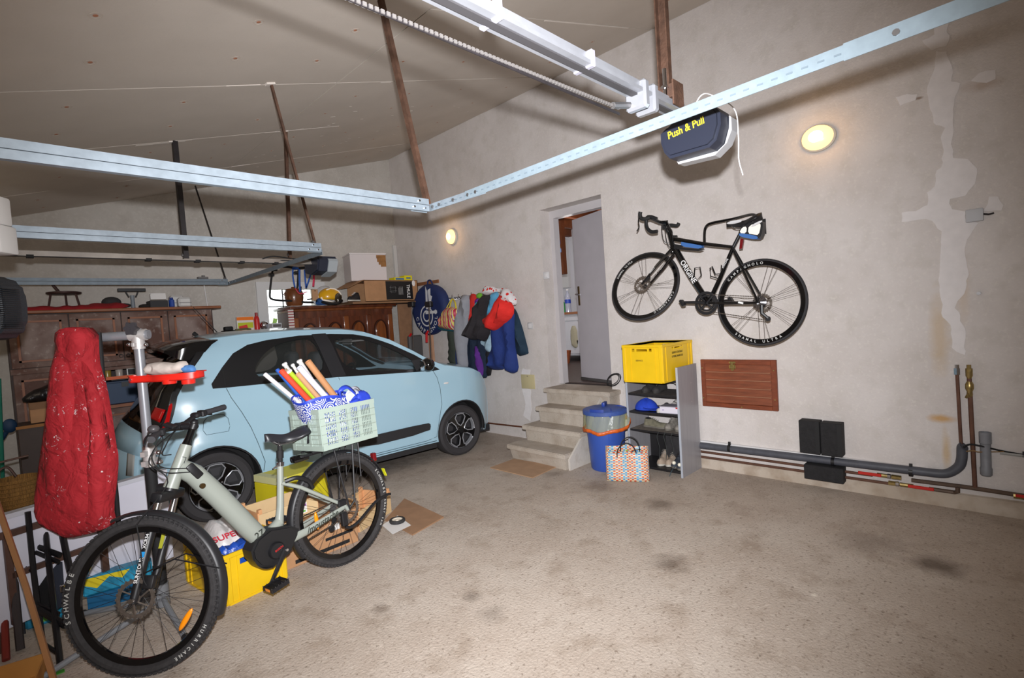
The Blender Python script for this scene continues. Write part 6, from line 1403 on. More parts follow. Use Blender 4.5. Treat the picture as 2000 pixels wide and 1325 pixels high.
for k in range(8): r_ = .022+.0045*k; z = -.0+.0055*(7-k)+.012; g.lathe([(.012, z-.001), (r_, z-.001), (r_, z+.001), (.012, z+.001)], XRr, 26, closed=True)
add('cassette', g, CHR, w1)
# key joints from sight lines on the bicycle's own plane
hT, hBm = RP(1310, 458), RP(1316, 490)
bbj = RP(1384, 592); stj = RP(1432, 483); stt = RP(1447, 452); dro = cR
g = G(); g.tube([hT+V((0, .01, .02)), hBm], .021, 14); g.tube([RP(1316, 467), RP(1370, 476), stj], [.019, .016, .013], 12); g.tube([RP(1320, 488), RP(1350, 540), bbj], [.027, .027, .024], 14); g.tube([stj, RP(1408, 540), bbj], [.015, .017, .02], 12)
for sg in (1, -1):
    g.tube([stj + V((.012*sg, 0, -.015)), dro + V((.06*sg, .012, .05)), dro+V((.062*sg, 0, 0))], [.0095, .0085, .011], 8); g.tube([bbj+V((.03*sg, 0, -.0)), dro+V((.06*sg, .06, .0)), dro+V((.062*sg, 0, 0))], [.013, .011, .012], 8)
g.disc(.024, -.038, .038, frame(bbj, (0, 1, 0), z=(-1, 0, 0)), 16)
add('frame', g, GLB, rb, ang=50)
dtv = (RP(1372, 573)-RP(1327, 499)).normalized(); Xo = frame(RP(1347, 531)+V((-.0275, 0, 0)), dtv, z=(-1, 0, 0)); add('frame_lettering', G().text('ORIGINE', .062, Xo, depth=.0006, sx=.92), INKW, rb, smooth=False)
stv = (RP(1424, 503)-RP(1409, 530)); add('frame_lettering', G().text('AXXOME', .020, frame(RP(1418, 515)+V((-.0175, 0, 0)), stv, z=(-1, 0, 0)), depth=.0005), INKW, rb, smooth=False)
csm = dro.lerp(bbj, .30); add('frame_mark', G().box(-.02, .02, -.007, .007, 0, .001, frame(csm+V((-.069, 0, -.0)), (0, 1, .3), z=(-1, 0, 0))), INKW, rb)
# fork blades follow the tilted wheel
fn = XRf.to_3x3() @ V((0, 0, 1))
for sg in (1, -1):
    add('fork_blade', G().tube([hBm+fn*.035*sg+V((0, -.0, -.0)), hBm.lerp(cF, .45)+fn*.052*sg, cF+fn*.048*sg], [.016, .0135, .010], 10), GLB, rb)
add('fork_crown', G().ball(tuple(hBm+V((0, 0, -.01))), (.045, .03, .03), None, 14, 8), GLB, rb)
add('fork_lettering', G().text('ORIGINE', .018, frame(hBm.lerp(cF, .62)+fn*.0635, hBm-cF, z=fn), depth=.0005), INKW, rb, smooth=False)
add('brake_caliper', G().box(-.03, .03, -.012, .012, -.012, .02, frame(cF+fn*.05+(hBm-cF).normalized()*.06+V((0, -.02, 0)), hBm-cF, z=fn), bev=.005), BLK, rb)
# bars: the bar turned with the wheel
hp = XRf.to_3x3() @ V((0, 1, 0))
barc = RP(1290, 440); add('stem', G().tube([hT+V((0, .0, .02)), RP(1302, 436), RP(1287, 434)], .016, 10), GLB, rb)
add('stem_cap', G().disc(.018, -.01, .02, along(hT+V((0, 0, .02)), RP(1304, 436)), 12), GLB, rb)
nearc = RP(1251, 432, .22)
g = G().tube(bez([RP(1296, 446, -.20), RP(1293, 436, -.1), RP(1288, 434, 0), RP(1278, 429, .14), RP(1272, 426, .20)], 5), .0145, 10); hbr = add('handlebar', g, BLK, rb)
add('handlebar_drop', G().tube(bez([RP(1283, 428, .20), RP(1272, 424, .205), RP(1264, 425, .21), RP(1262, 436, .21), RP(1265, 447, .21), RP(1273, 453, .21), RP(1284, 452, .21)], 5), .0155, 10), BLK, hbr)
add('handlebar_drop', G().tube(bez([RP(1298, 445, -.2), RP(1302, 438, -.2), RP(1304, 452, -.2), RP(1312, 462, -.2), RP(1322, 463, -.2)], 5), .0155, 10), BLK, hbr)
add('brake_hood', G().tube(bez([RP(1270, 425, .21), RP(1259, 428, .22), RP(1252, 426, .22), RP(1250, 419, .22), RP(1251, 414, .22)], 4), .017, 10), M('hood_black', s(30, 30, 31), .7), hbr); add('brake_hood', G().tube(bez([RP(1300, 442, -.2), RP(1310, 440, -.2), RP(1322, 441, -.2), RP(1326, 436, -.2)], 4), .016, 10), M('hood_black', s(30, 30, 31), .7), hbr)
add('brake_lever', G().tube(bez([RP(1248, 424, .22), RP(1247, 434, .225), RP(1248, 444, .225), RP(1244, 452, .225)], 4), .008, 8, flat=(1, .6)), GLB, hbr)
add('bike_computer_mount', G().box(-.02, .02, -.03, .03, 0, .014, frame(RP(1298, 434, .03), (0, 1, .2), z=(-.2, 0, 1)), bev=.004), GLB, hbr)
g = G()
for pts in (([RP(1296, 440), RP(1299, 450, .03), RP(1301, 466, .03), RP(1305, 480, .02), RP(1312, 486)]), ([RP(1300, 440, .02), RP(1312, 452, .04), RP(1314, 470, .03), RP(1316, 482)]), ([RP(1292, 444, .02), RP(1294, 462, .05), RP(1300, 474, .03), RP(1318, 474)])): g.tube(bez(pts, 6), .0035, 6)
add('cables', g, BLK, rb, kind='stuff')
# saddle, post, bag
add('seat_post', G().tube([stj, RP(1452, 444)], .0135, 12), BLK, rb)
sdc = RP(1453, 434)
up_ = V((0, 0, 1)); ux_ = V((0, -1, .04)).normalized()
SB = saddle(rb, sdc, ux_, V((0, .04, 1)).normalized(), V((-1, 0, 0)), .275, .14, M('saddle_black2', s(24, 24, 26), .5)); 
add('saddle_panel', G().ball((0, 0, 0), (.06, .003, .014), frame(RP(1434, 434, .028), (0, -1, .0), z=(-.5, 0, 1)), 12, 6), M('saddle_white', s(214, 214, 216), .4), SB); add('saddle_panel', G().ball((0, 0, 0), (.045, .003, .010), frame(RP(1478, 437, .062), (0, -1, .35), z=(-.5, 0, 1)), 12, 6), M('saddle_white', s(214, 214, 216), .4), SB)
sbg = thing('saddle_bag', 'small saddle bag with bright reflective panels and blue underside', 'bag', tuple(RP(1468, 462)))
def outl(L, X): return [(-(WX(x, y, BX0).y), WX(x, y, BX0).z) for x, y in L]
FBk = Matrix(((0, 0, -1, BX0), (-1, 0, 0, 0), (0, 1, 0, 0), (0, 0, 0, 1)))
def slab(name, L, n0, n1, mat, par, sm=1, bev=0):
    P = outl(L, 0); P = smoothpoly(P, sm) if sm else P
    g = G().prism(P, n0, n1, FBk); return add(name, g, mat, par)
REFW = M('reflective_cloth', s(255, 250, 240), .35)
slab('bag_body', [(1444, 458), (1452, 442), (1462, 436), (1490, 432), (1494, 438), (1490, 462), (1482, 468), (1450, 462)], -.035, .035, BLK, sbg)
slab('reflective_panel', [(1447, 456), (1453, 445), (1462, 443), (1461, 457)], .035, .037, REFW, sbg, 1); slab('reflective_panel', [(1464, 457), (1466, 441), (1488, 436), (1489, 444), (1485, 460), (1476, 459)], .035, .037, REFW, sbg, 1)
slab('blue_underside', [(1445, 456), (1463, 458), (1484, 462), (1482, 469), (1450, 464)], -.037, .038, M('bag_blue', s(56, 104, 170), .7), sbg)
slab('rear_light', [(1447, 466), (1453, 467), (1450, 486), (1445, 487)], -.012, .012, M('dark_red_lens', s(110, 20, 24), .2), rb, 0)
# top tube bag
ttb = thing('frame_bag', 'small black and blue bag under the top tube of the racing bicycle', 'bag', tuple(RP(1353, 484)))
slab('bag_body', [(1318, 477), (1332, 479), (1332, 484), (1375, 487), (1366, 491), (1330, 488), (1318, 487)], -.02, .02, BLK, ttb, 0); slab('blue_panel', [(1333, 473), (1372, 480), (1374, 484), (1366, 486), (1340, 483), (1332, 479)], -.021, .022, M('bag_blue', s(56, 104, 170), .7), ttb, 0)
# cages
for (a, L) in (('left', [(1348, 527), (1352, 538), (1356, 540), (1357, 524), (1367, 522), (1370, 538), (1360, 549)]), ('right', [(1387, 524), (1391, 521), (1397, 536), (1408, 535), (1409, 518), (1413, 528), (1405, 545), (1388, 540)])):
    pts = [RP(x, y, .03*math.sin(i*1.2)) for i, (x, y) in enumerate(L)]
    add('bottle_cage', G().tube(pts, .0055, 6, closed=True), GLB, rb)
# drivetrain
XCr = frame(bbj+V((-.045, 0, 0)), (0, -1, 0), z=(-1, 0, 0))
add('chain_ring', G().lathe([(.075, -.002), (.098, -.002), (.098, .002), (.075, .002)], XCr, 44, closed=True).lathe([(.055, -.008), (.07, -.008), (.07, -.004), (.055, -.004)], XCr, 36, closed=True), BLK, rb)
g = G()
for k in range(4): a = math.radians(45+90*k); g.tube([XCr @ V((0, 0, 0)), XCr @ V((.08*math.cos(a), .08*math.sin(a), 0))], .009, 8)
g.tube([bbj+V((-.065, 0, 0)), RP(1356, 591, .07), RP(1336, 591, .075)], [.016, .013, .011], 10); add('crank', g, BLK, rb)
add('crank', G().tube([bbj+V((.06, 0, 0)), bbj+V((.07, -.16, .01))], [.015, .011], 10), BLK, rb)
def cpedal(p): add('pedal', G().box(-.03, .03, -.012, .012, 0, .055, frame(p, (0, .5, .9), z=(-1, 0, 0)), bev=.006).tube([p, p+V((-.06, 0, 0))], .008, 8), BLK, rb)
cpedal(RP(1336, 592, .075)); cpedal(bbj+V((.10, -.16, .01)))
g = G()
for (p, q) in ((RP(1392, 576, .045), cR+V((-.045, 0, .045))), (RP(1392, 610, .045), RP(1499, 626, .045)), (RP(1499, 626, .045), cR+V((-.045, .0, -.04)))):
    L0 = (q-p).length; n = int(L0/.0127)
    for k in range(n): g.box(-.003, .003, -.004, .004, .002, .0105, along(p.lerp(q, k/n), q))
add('chain', g, M('chain_dark', s(84, 74, 66), .5, .6), rb, kind='stuff', smooth=False)
add('rear_derailleur', G().tube([cR+V((-.06, -.03, -.02)), RP(1488, 612, .06), RP(1500, 622, .05)], [.014, .014, .012], 8).disc(.02, -.004, .004, frame(RP(1500, 623, .05), (0, 1, 0), z=(-1, 0, 0)), 12), BLK, rb)
# wall hook
wh = thing('bicycle_hook', 'black bent tube wall bracket carrying the racing bicycle', 'bracket', (WXR, 1.9, 1.9))
hk = [RP(1376, 476, .03), RP(1376, 460, .03), RP(1377, 446), RP(1386, 437), RP(1400, 434)]
e0 = V((WXR, 1.53, 2.03))
add('bracket_tube', G().tube(bez([WX(1376, 477, 4.28), WX(1376, 455, 4.30), WX(1379, 443, 4.31), WX(1390, 436, 4.33), WX(1430, 428, 4.45), WX(1462, 420, 4.60), WX(1474, 420, 4.66), WX(1482, 426, 4.69), WX(1489, 436, 4.71)], 5), .011, 10), GLB, wh); add('wall_plate', G().box(WXR-.008, WXR, WX(1489, 440, WXR).y-.03, WX(1489, 440, WXR).y+.03, WX(1489, 440, WXR).z-.08, WX(1489, 440, WXR).z+.05), BLK, wh)
# ================================================================ back of the garage
def dusty(name, base, dust, amt=.6):
    m = surf_mat(name, base, tuple(c*.85 for c in base), [(3.0, .42, .62, dust, amt), (9, .5, .7, dust, amt*.6), (24, .6, .75, s(200, 190, 182), .35)], bump=.1, bs=40, rough=.55); return m
CW = dusty('dusty_dark_wood', s(96, 66, 56), s(150, 134, 128), .75); CWF = dusty('cupboard_wood', s(100, 68, 56), s(140, 122, 114), .6); CMOLD = M('moulding_brown', s(140, 84, 50), .5, var=.2, vs=8); CDK = M('cupboard_dark', s(58, 42, 38), .6, var=.2, vs=6)
cab = thing('wall_cupboard', 'large dusty dark wood cupboard with framed doors along the back wall', 'cupboard', (1.0, 6.9, 0))
FY = 6.65
add('carcass', G().box(.08, 1.80, FY+.02, WYB-.02, 1.37, 1.90).box(.08, .70, FY+.02, WYB-.02, .0, 1.37).box(.70, 1.80, WYB-.05, WYB-.02, 0, 1.37).box(.70, 1.80, FY+.02, WYB-.05, .0, .91).box(1.78, 1.80, FY+.02, WYB-.02, .9, 1.38), CDK, cab, smooth=False)
add('top_board', G().box(.04, 1.88, FY-.05, WYB-.01, 1.90, 1.93, bev=.006), CMOLD, cab); add('mid_rail', G().box(.08, 1.80, FY-.01, FY+.02, 1.335, 1.385).box(.70, 1.80, FY-.02, FY+.1, 1.30, 1.33), CWF, cab, smooth=False); add('worktop', G().box(.70, 1.80, FY-.03, WYB-.05, .91, .94), CMOLD, cab, smooth=False)
def cdoor(x0, x1, z0, z1, knob=None, par=cab, y=FY, fm=CWF, pm=CW, w=.055):
    d = add('door', G().box(x0+.004, x1-.004, y-.0, y+.02, z0, z1, bev=.003), fm, par, smooth=False)
    g = G()
    for (a, b, c, e) in ((x0+w, x0+w+.018, z0+w, z1-w), (x1-w-.018, x1-w, z0+w, z1-w), (x0+w, x1-w, z1-w-.018, z1-w), (x0+w, x1-w, z0+w, z0+w+.018)): g.box(a, b, y-.012, y, c, e)
    add('moulding', g, CMOLD, d, smooth=False); add('door_panel', G().box(x0+w+.02, x1-w-.02, y-.005, y, z0+w+.02, z1-w-.02), pm, d, smooth=False)
    if knob: add('ring_handle', G().lathe([(.016+.003*math.cos(a), .003*math.sin(a)) for a in [k*1.257 for k in range(5)]], frame((knob[0], y-.012, knob[1]-.014), (1, 0, 0), z=(0, -1, 0)), 14, closed=True).disc(.008, 0, .012, frame((knob[0], y, knob[1]), (1, 0, 0), z=(0, -1, 0)), 8), DKST, d)
    return d
for (x0, x1, kx) in ((.09, .525, .50), (.525, .94, .91), (.94, 1.355, .97), (1.355, 1.79, 1.75)): cdoor(x0, x1, 1.39, 1.89, (kx, 1.45))
cdoor(.09, .70, .80, 1.335, (.36, 1.31)); cdoor(.09, .70, .08, .78); cdoor(.70, 1.25, .10, .90, (1.2, .85)); cdoor(1.25, 1.79, .10, .90, (1.3, .85))
# things in the open middle niche
def boxy(name, label, cat, x0, x1, y0, y1, z0, z1, mat, group=None, parts=None, rot=0, bev=.004):
    c = ((x0+x1)/2, (y0+y1)/2); t = thing(name, label, cat, (c[0], c[1], z0), group=group); X = Matrix.Translation((c[0], c[1], z0)) @ Matrix.Rotation(rot, 4, 'Z')
    add('body', G().box(-(x1-x0)/2, (x1-x0)/2, -(y1-y0)/2, (y1-y0)/2, 0, z1-z0, X, bev=bev), mat, t)
    if parts: parts(t, X)
    return t
tbm = M('toolbox_blue', s(28, 58, 92), .5)
def tb_parts(t, X): add('lid', G().box(-.215, .215, -.13, .13, .215, .235, X, bev=.004), M('toolbox_lid', s(24, 50, 80), .5), t); add('latch', G().box(-.03, .03, -.135, -.128, .17, .22, X), BLK, t); add('handle_bar', G().box(-.1, .1, -.02, .02, .235, .25, X, bev=.004), BLK, t)
boxy('tool_box', 'dark blue tool box in the open niche of the cupboard', 'tool box', .72, 1.13, FY+.04, FY+.28, .942, 1.16, tbm, parts=tb_parts)
boxy('orange_tray', 'flat orange tray lying on the dark blue tool box', 'tray', .76, 1.05, FY+.06, FY+.24, 1.195, 1.215, M('tray_orange', s(216, 96, 30), .5), parts=lambda t, X: add('rim', G().box(-.15, .15, -.095, -.088, .0, .032, X), M('tray_orange', s(216, 96, 30), .5), t))
for k, (x, c, lab) in enumerate(((.72, s(150, 146, 130), 'grey green jar at the left of the niche shelf'), (.80, s(170, 140, 60), 'amber jar left of the small picture frames in the niche'), (.90, s(190, 180, 170), 'pale tin right of the amber jar in the niche'))):
    t = thing('jar', lab, 'jar', (x, FY+.16, 1.218 if x > .74 else .942), group='jars in the niche'); z = 1.218 if x > .74 else 1.10
    add('jar_body', G().lathe([(0, 0), (.032, 0), (.034, .07), (.028, .085), (0, .085)], Matrix.Translation((x, FY+.14, 1.218)), 14), M('jar_%d' % k, c, .25), t); add('jar_lid', G().disc(.03, .085, .098, Matrix.Translation((x, FY+.14, 1.218)), 14), STL, t)
for k, x in enumerate((1.0, 1.09)):
    t = thing('picture', ['left small white framed black picture in the cupboard niche', 'right small white framed black picture in the cupboard niche'][k], 'picture', (x, FY+.1, 1.218), group='small pictures in the niche')
    add('frame', G().box(x-.04, x+.04, FY+.1, FY+.112, 1.218, 1.298), PAPER, t, smooth=False); add('picture', G().box(x-.03, x+.03, FY+.097, FY+.1, 1.228, 1.288), INK, t, smooth=False)
boxy('orange_box', 'small orange and black box at the right end of the niche', 'box', 1.35, 1.55, FY+.05, FY+.2, .942, 1.24, M('box_orangeb', s(200, 96, 34), .6), parts=lambda t, X: add('black_band', G().box(-.102, .102, -.078, -.07, .05, .16, X), BLK, t))
boxy('red_tin', 'small dark red tin beside the orange box in the niche', 'tin', 1.20, 1.32, FY+.05, FY+.15, .942, 1.22, M('tin_red', s(150, 26, 30), .4), parts=lambda t, X: add('tin_lid', G().box(-.064, .064, -.054, .054, .27, .285, X, bev=.003), STL, t))
# on top of the cupboard
TZ = 1.932
st_ = thing('metal_stool', 'brown three legged metal stool on top of the cupboard', 'stool', (.55, 6.9, TZ)); SM = M('stool_brown', s(70, 46, 44), .5, .3)
add('seat', G().lathe([(0, .17), (.13, .17), (.14, .178), (.14, .19), (.12, .195), (0, .188)], Matrix.Translation((.53, 6.9, TZ)), 24), SM, st_)
for a in (200, 320, 80): a_ = math.radians(a); add('leg', G().tube([(.53+.11*math.cos(a_), 6.9+.11*math.sin(a_), TZ+.175), (.53+.13*math.cos(a_), 6.9+.13*math.sin(a_), TZ+.08), (.53+.145*math.cos(a_), 6.9+.145*math.sin(a_), TZ+.001)], .0095, 8), SM, st_)
add('back_stub', G().tube([(.50, 6.95, TZ+.19), (.44, 6.95, TZ+.30)], .014, 8), SM, st_)
puff('red_cloth', [(-.42, -.075), (-.38, .02), (-.2, .0), (.05, .01), (.1, .06), (.3, .08), (.40, .05), (.44, -.0), (.3, -.1), (0, -.12), (-.3, -.11)], frame((.60, 6.72, TZ+.028), (1, 0, 0), y=(0, .6, .25)), .025, M('cloth_darkred', s(150, 22, 32), .8), None, label='dark red cloth spread on top of the cupboard under the stool', cat='cloth', back=.006)
cp2 = thing('grey_hat', 'dark grey cap lying on the red cloth on the cupboard top', 'cap', (.90, 6.85, TZ)); add('crown', G().ball((.90, 6.85, TZ+.075), (.085, .09, .06), None, 18, 10), M('cap_grey', s(52, 50, 52), .9), cp2, ang=80); add('peak', G().ball((.985, 6.82, TZ+.04), (.08, .07, .022), None, 16, 8), M('cap_grey', s(52, 50, 52), .9), cp2, ang=80)
sq = thing('floor_squeegee', 'black brush head on a grey stem standing upside down on the cupboard top', 'brush', (1.09, 6.88, TZ))
add('head', G().box(.965, 1.215, 6.86, 6.90, TZ+.19, TZ+.225, bev=.004), BLK, sq); add('stem', G().tube([(1.09, 6.88, TZ), (1.09, 6.88, TZ+.08)], .02, 12).tube([(1.09, 6.88, TZ+.06), (1.09, 6.88, TZ+.15)], [.016, .022], 12), M('stem_grey', s(130, 138, 146), .5), sq); add('fork_arm', G().tube([(1.06, 6.88, TZ+.13), (1.035, 6.88, TZ+.19)], .007, 6).tube([(1.12, 6.88, TZ+.13), (1.145, 6.88, TZ+.19)], .007, 6), BLK, sq)
boxy('black_box', 'black box with a white card standing on it, on the cupboard top', 'box', 1.23, 1.40, 6.8, 7.0, TZ, TZ+.085, M('box_charcoal', s(36, 36, 40), .6), parts=lambda t, X: (add('white_card', G().box(-.07, .075, -.09, -.086, .085, .155, X @ Matrix.Rotation(-.15, 4, 'X')), PAPER, t, smooth=False), add('wire_clip', G().tube([X @ V((-.075, -.09, .085)), X @ V((-.08, -.09, .15)), X @ V((-.065, -.09, .16))], .002, 5), STL, t)))
add('black_glove', G().ball((1.19, 6.84, TZ+.025), (.06, .05, .025), None, 14, 8), M('glove_black', s(40, 36, 34), .9), None, 'small dark crumpled glove left of the black box on the cupboard', 'glove')
boxy('blue_tube', 'small blue plastic tube right of the black box on the cupboard', 'tube', 1.415, 1.465, 6.8, 6.86, TZ, TZ+.1, M('tube_blue', s(28, 70, 160), .4), parts=lambda t, X: add('tube_cap', G().disc(.018, .1, .115, X, 10), M('tube_cap_blue', s(20, 50, 130), .4), t), bev=.015)
boxy('white_block', 'rear white rounded block on the right end of the cupboard top', 'block', 1.46, 1.60, 6.96, 7.1, TZ, TZ+.15, M('block_white', s(214, 214, 212), .6), group='white blocks on the cupboard', bev=.02, parts=lambda t, X: add('ridge', G().box(-.06, .06, -.075, -.068, .06, .066, X), STL, t))
boxy('white_block', 'front white rounded block on the right end of the cupboard top', 'block', 1.50, 1.63, 6.78, 6.9, TZ, TZ+.115, M('block_white', s(214, 214, 212), .6), group='white blocks on the cupboard', bev=.02, parts=lambda t, X: add('ridge', G().box(-.06, .06, -.065, -.058, .05, .056, X), STL, t))
mp_ = WY(405, 530, 6.95); t = thing('wall_rod', 'thin white rod with metal bracket rising from the cupboard top', 'rod', (mp_.x, 6.95, TZ)); add('rod', G().tube([(1.83, 6.95, TZ), (1.81, 6.95, TZ+.34)], .006, 6), WHT, t); add('bracket', G().box(1.75, 1.86, 6.92, 6.98, TZ+.34, TZ+.365, bev=.004).box(1.80, 1.83, 6.94, 6.97, TZ+.355, TZ+.385), STL, t)
# black bag on a cardboard box, wicker basket, stool in front of the lower door
cbx_ = boxy('cardboard_box', 'small open cardboard box under the crumpled black bag before the cupboard', 'box', .17, .50, 6.2, 6.42, .91, 1.09, CARD, parts=lambda t, X: add('flap', G().box(-.165, .165, -.112, -.108, .12, .18, X), CARDD, t))
sh_ = boxy('side_table', 'dark low shelf unit carrying the cardboard box by the cupboard', 'shelf', .08, .66, 6.15, 6.5, .0, .905, M('darkshelf', s(64, 50, 44), .6, var=.2, vs=5), parts=lambda t, X: add('edge', G().box(-.3, .3, -.185, -.175, .88, .905, X), M('shelf_edge_ochre', s(150, 96, 30), .6), t))
puff('black_bag', [(-.20, -.06), (-.12, .02), (-.02, .05), (.12, .13), (.26, .15), (.27, -.03), (.1, -.08), (-.1, -.09)], frame((.31, 6.27, 1.17), (1, 0, 0), z=(0, -1, 0)), .06, M('bag_black_shiny', s(24, 22, 25), .3, bump=.8, bs=18), None, label='crumpled shiny black bag on the small cardboard box', cat='bag', back=.08, edge=.05, folds=5)
# ---------------------------------------------------------------- low bench behind the car with odds and ends
bench = boxy('work_bench', 'low grey bench by the window, mostly hidden behind the car', 'bench', 1.95, 2.62, 6.75, 7.2, 0.0, 1.60, M('bench_grey', s(150, 146, 140), .7), parts=lambda t, X: add('bench_top', G().box(-.35, .34, -.25, .235, 1.6, 1.625, X), M('bench_top', s(180, 176, 170), .6), t))
BZ = 1.627
def pkt(t, X): add('picture_print', G().box(-.09, .09, -.0215, -.02, .03, .10, X), M('pkt_green', s(190, 200, 40), .5), t); add('red_print', G().box(-.07, .03, -.0225, -.0215, .015, .07, X @ Matrix.Rotation(-.2, 4, 'Y')), M('pkt_red', s(210, 50, 44), .5), t); add('top_band', G().box(-.1, .1, -.0215, -.02, .13, .17, X), M('pkt_orange', s(236, 120, 20), .5), t)
boxy('colourful_packet', 'red and yellow printed packet standing beside the red bottle', 'packet', 2.14, 2.34, 6.95, 6.99, BZ, BZ+.175, M('pkt_white', s(228, 222, 214), .5), parts=pkt)
t = thing('red_bottle', 'slim red bottle standing by the window', 'bottle', (2.37, 6.93, BZ)); RBt = M('bottle_red', s(196, 40, 38), .35)
add('bottle_body', G().lathe([(0, 0), (.032, 0), (.034, .13), (.026, .165), (.018, .175), (0, .175)], Matrix.Translation((2.37, 6.93, BZ)), 16), RBt, t); add('bottle_cap', G().lathe([(0, .17), (.017, .17), (.017, .22), (0, .22)], Matrix.Translation((2.37, 6.93, BZ)), 12), M('cap_red', s(150, 28, 28), .4), t)
t = thing('steel_bowl', 'shiny round steel bowl right of the red bottle', 'bowl', (2.45, 6.95, BZ)); add('bowl_body', G().ball((2.46, 6.95, BZ+.055), (.055, .055, .055), None, 18, 12), CHR, t); add('bowl_foot', G().disc(.03, 0, .01, Matrix.Translation((2.46, 6.95, BZ)), 16), STL, t)
t = thing('dark_hat', 'small black hat shaped object left of the colourful packet', 'hat', (1.99, 6.9, BZ)); add('crown', G().box(1.975, 2.07, 6.86, 6.95, BZ+.01, BZ+.06, bev=.015, seg=2), MBLK, t); add('brim', G().ball((2.02, 6.9, BZ+.008), (.085, .07, .008), None, 16, 6), MBLK, t)
add('dark_tool', G().tube([(2.08, 6.84, BZ+.012), (2.2, 6.82, BZ+.02), (2.26, 6.84, BZ+.01)], .012, 8), M('olive_tool', s(96, 92, 58), .7), None, 'small dark tool lying before the colourful packet', 'tool')
boxy('white_appliance', 'grey white flat box on the window side before the dark buffet', 'box', 2.50, 2.62, 6.78, 6.98, BZ, BZ+.07, M('appl', s(196, 198, 204), .5), parts=lambda t, X: add('recess', G().box(-.05, .05, -.102, -.1, .02, .055, X), STL, t))
STR = M('striped_cloth', s(214, 206, 200), .8); nt = STR.node_tree; wvn = nt.nodes.new('ShaderNodeTexWave'); wvn.bands_direction = 'Z'; wvn.inputs['Scale'].default_value = 9; tcn = nt.nodes.new('ShaderNodeTexCoord'); nt.links.new(tcn.outputs['Object'], wvn.inputs['Vector']); rpn = nt.nodes.new('ShaderNodeValToRGB'); rpn.color_ramp.elements[0].position = .25; rpn.color_ramp.elements[0].color = (*s(150, 70, 74), 1); rpn.color_ramp.elements[1].position = .5; rpn.color_ramp.elements[1].color = (*s(216, 208, 202), 1); nt.links.new(wvn.outputs[0], rpn.inputs[0]); nt.links.new(rpn.outputs[0], nt.nodes['Principled BSDF'].inputs['Base Color'])
# ---------------------------------------------------------------- dark buffet with arched doors
BW = M('buffet_wood', s(96, 48, 26), .3, var=.5, vs=3, stretch=(6, 2, 1), coat=.3); BWD = M('buffet_dark', s(58, 28, 18), .35, var=.3, vs=4, coat=.2); BWL = M('buffet_light', s(130, 72, 34), .3, var=.4, vs=3, stretch=(6, 2, 1), coat=.3)
bf = thing('carved_buffet', 'tall varnished dark wood buffet with arched doors behind the car', 'buffet', (3.5, 6.95, 0))
bx0, bx1, by0, by1 = 2.74, 4.22, 6.70, 7.22
add('carcass', G().box(bx0+.02, bx1-.02, by0+.03, by1, .02, 1.85), BWD, bf, smooth=False); add('top_board', G().box(bx0-.05, bx1+.05, by0-.06, by1, 1.86, 1.895, bev=.01, seg=2), BW, bf); add('cornice', G().box(bx0-.01, bx1+.01, by0-.02, by1, 1.83, 1.86, bev=.008), BWL, bf)
add('side_panel', G().box(bx0-.0, bx0+.02, by0, by1, .02, 1.84), M('side_brown', s(92, 66, 56), .5, var=.2, vs=5), bf, smooth=False)
add('front_rail', G().box(bx0, bx1, by0, by0+.03, 1.74, 1.83), BW, bf, smooth=False)
for k in range(5): x = bx0 + (bx1-bx0-.07)*k/4; add('stile', G().box(x, x+.07, by0-.008, by0+.03, .05, 1.745, bev=.006), BW if k % 2 else BWL, bf)
for k in range(4):
    xa = bx0+.07+(bx1-bx0-.07)*k/4; xb = bx0+(bx1-bx0-.07)*(k+1)/4; cx = (xa+xb)/2; hw = (xb-xa)/2
    d = add('door', G().box(xa, xb, by0+.005, by0+.03, .05, 1.74), BW, bf, smooth=False)
    P = [(-hw+.04, .1)] + [(-hw+.04, 1.52)] + [((hw-.04)*math.cos(a), 1.52+.14*math.sin(a)) for a in [math.pi-math.pi*j/12 for j in range(1, 12)]] + [(hw-.04, 1.52), (hw-.04, .1)]
    X = Matrix(((1, 0, 0, cx), (0, 0, -1, by0+.005), (0, 1, 0, 0), (0, 0, 0, 1)))
    g = G().tube([X @ V((x, y, .006)) for x, y in P], .014, 6, closed=True); add('arch_moulding', g, BWD, d)
    P2 = [(x*.72, .2+(y-.1)*.93) for x, y in P]; g = G(); patch(g, P2, [], .08, lambda x, y: X @ V((x, y, .022)), fnb=lambda x, y: X @ V((x, y, 0))); add('raised_panel', g, BWL, d)
# cloth strip hanging at its left
sc_ = add('striped_towel', G().box(2.665, 2.735, 6.66, 6.67, 1.55, 1.86).box(2.665, 2.735, 6.66, 6.76, 1.855, 1.862), STR, None, 'pale red striped towel hanging at the left end of the buffet', 'towel', smooth=False)
add('white_cloth', G().grid(lambda u, v: V((2.70+.5*u, 6.66+.45*v, 1.898+.006*math.sin(u*19)*math.sin(v*11)+.004)), 12, 8), M('cloth_pale', s(206, 202, 200), .8), None, 'pale cloth spread on the left end of the buffet top', 'cloth', solid=.003)
# stoneware pot
PT = M('stoneware', s(110, 62, 30), .3, var=.2, vs=6, coat=.3); t = thing('stoneware_pot', 'lidded brown glazed stoneware pot on the left of the buffet', 'pot', (2.84, 6.86, 1.902)); X = Matrix.Translation((2.84, 6.86, 1.903))
add('pot_body', G().lathe([(0, 0), (.085, 0), (.105, .03), (.118, .12), (.115, .19), (.10, .215), (.105, .225), (0, .225)], X, 28), PT, t); add('pot_lid', G().lathe([(0, .225), (.10, .225), (.098, .235), (.03, .248), (.026, .262), (0, .265)], X, 24), PT, t)
for sg in (1, -1): add('lug', G().tube([X @ V((.112*sg, 0, .15)), X @ V((.135*sg, 0, .165)), X @ V((.112*sg, 0, .185))], .008, 6), PT, t)
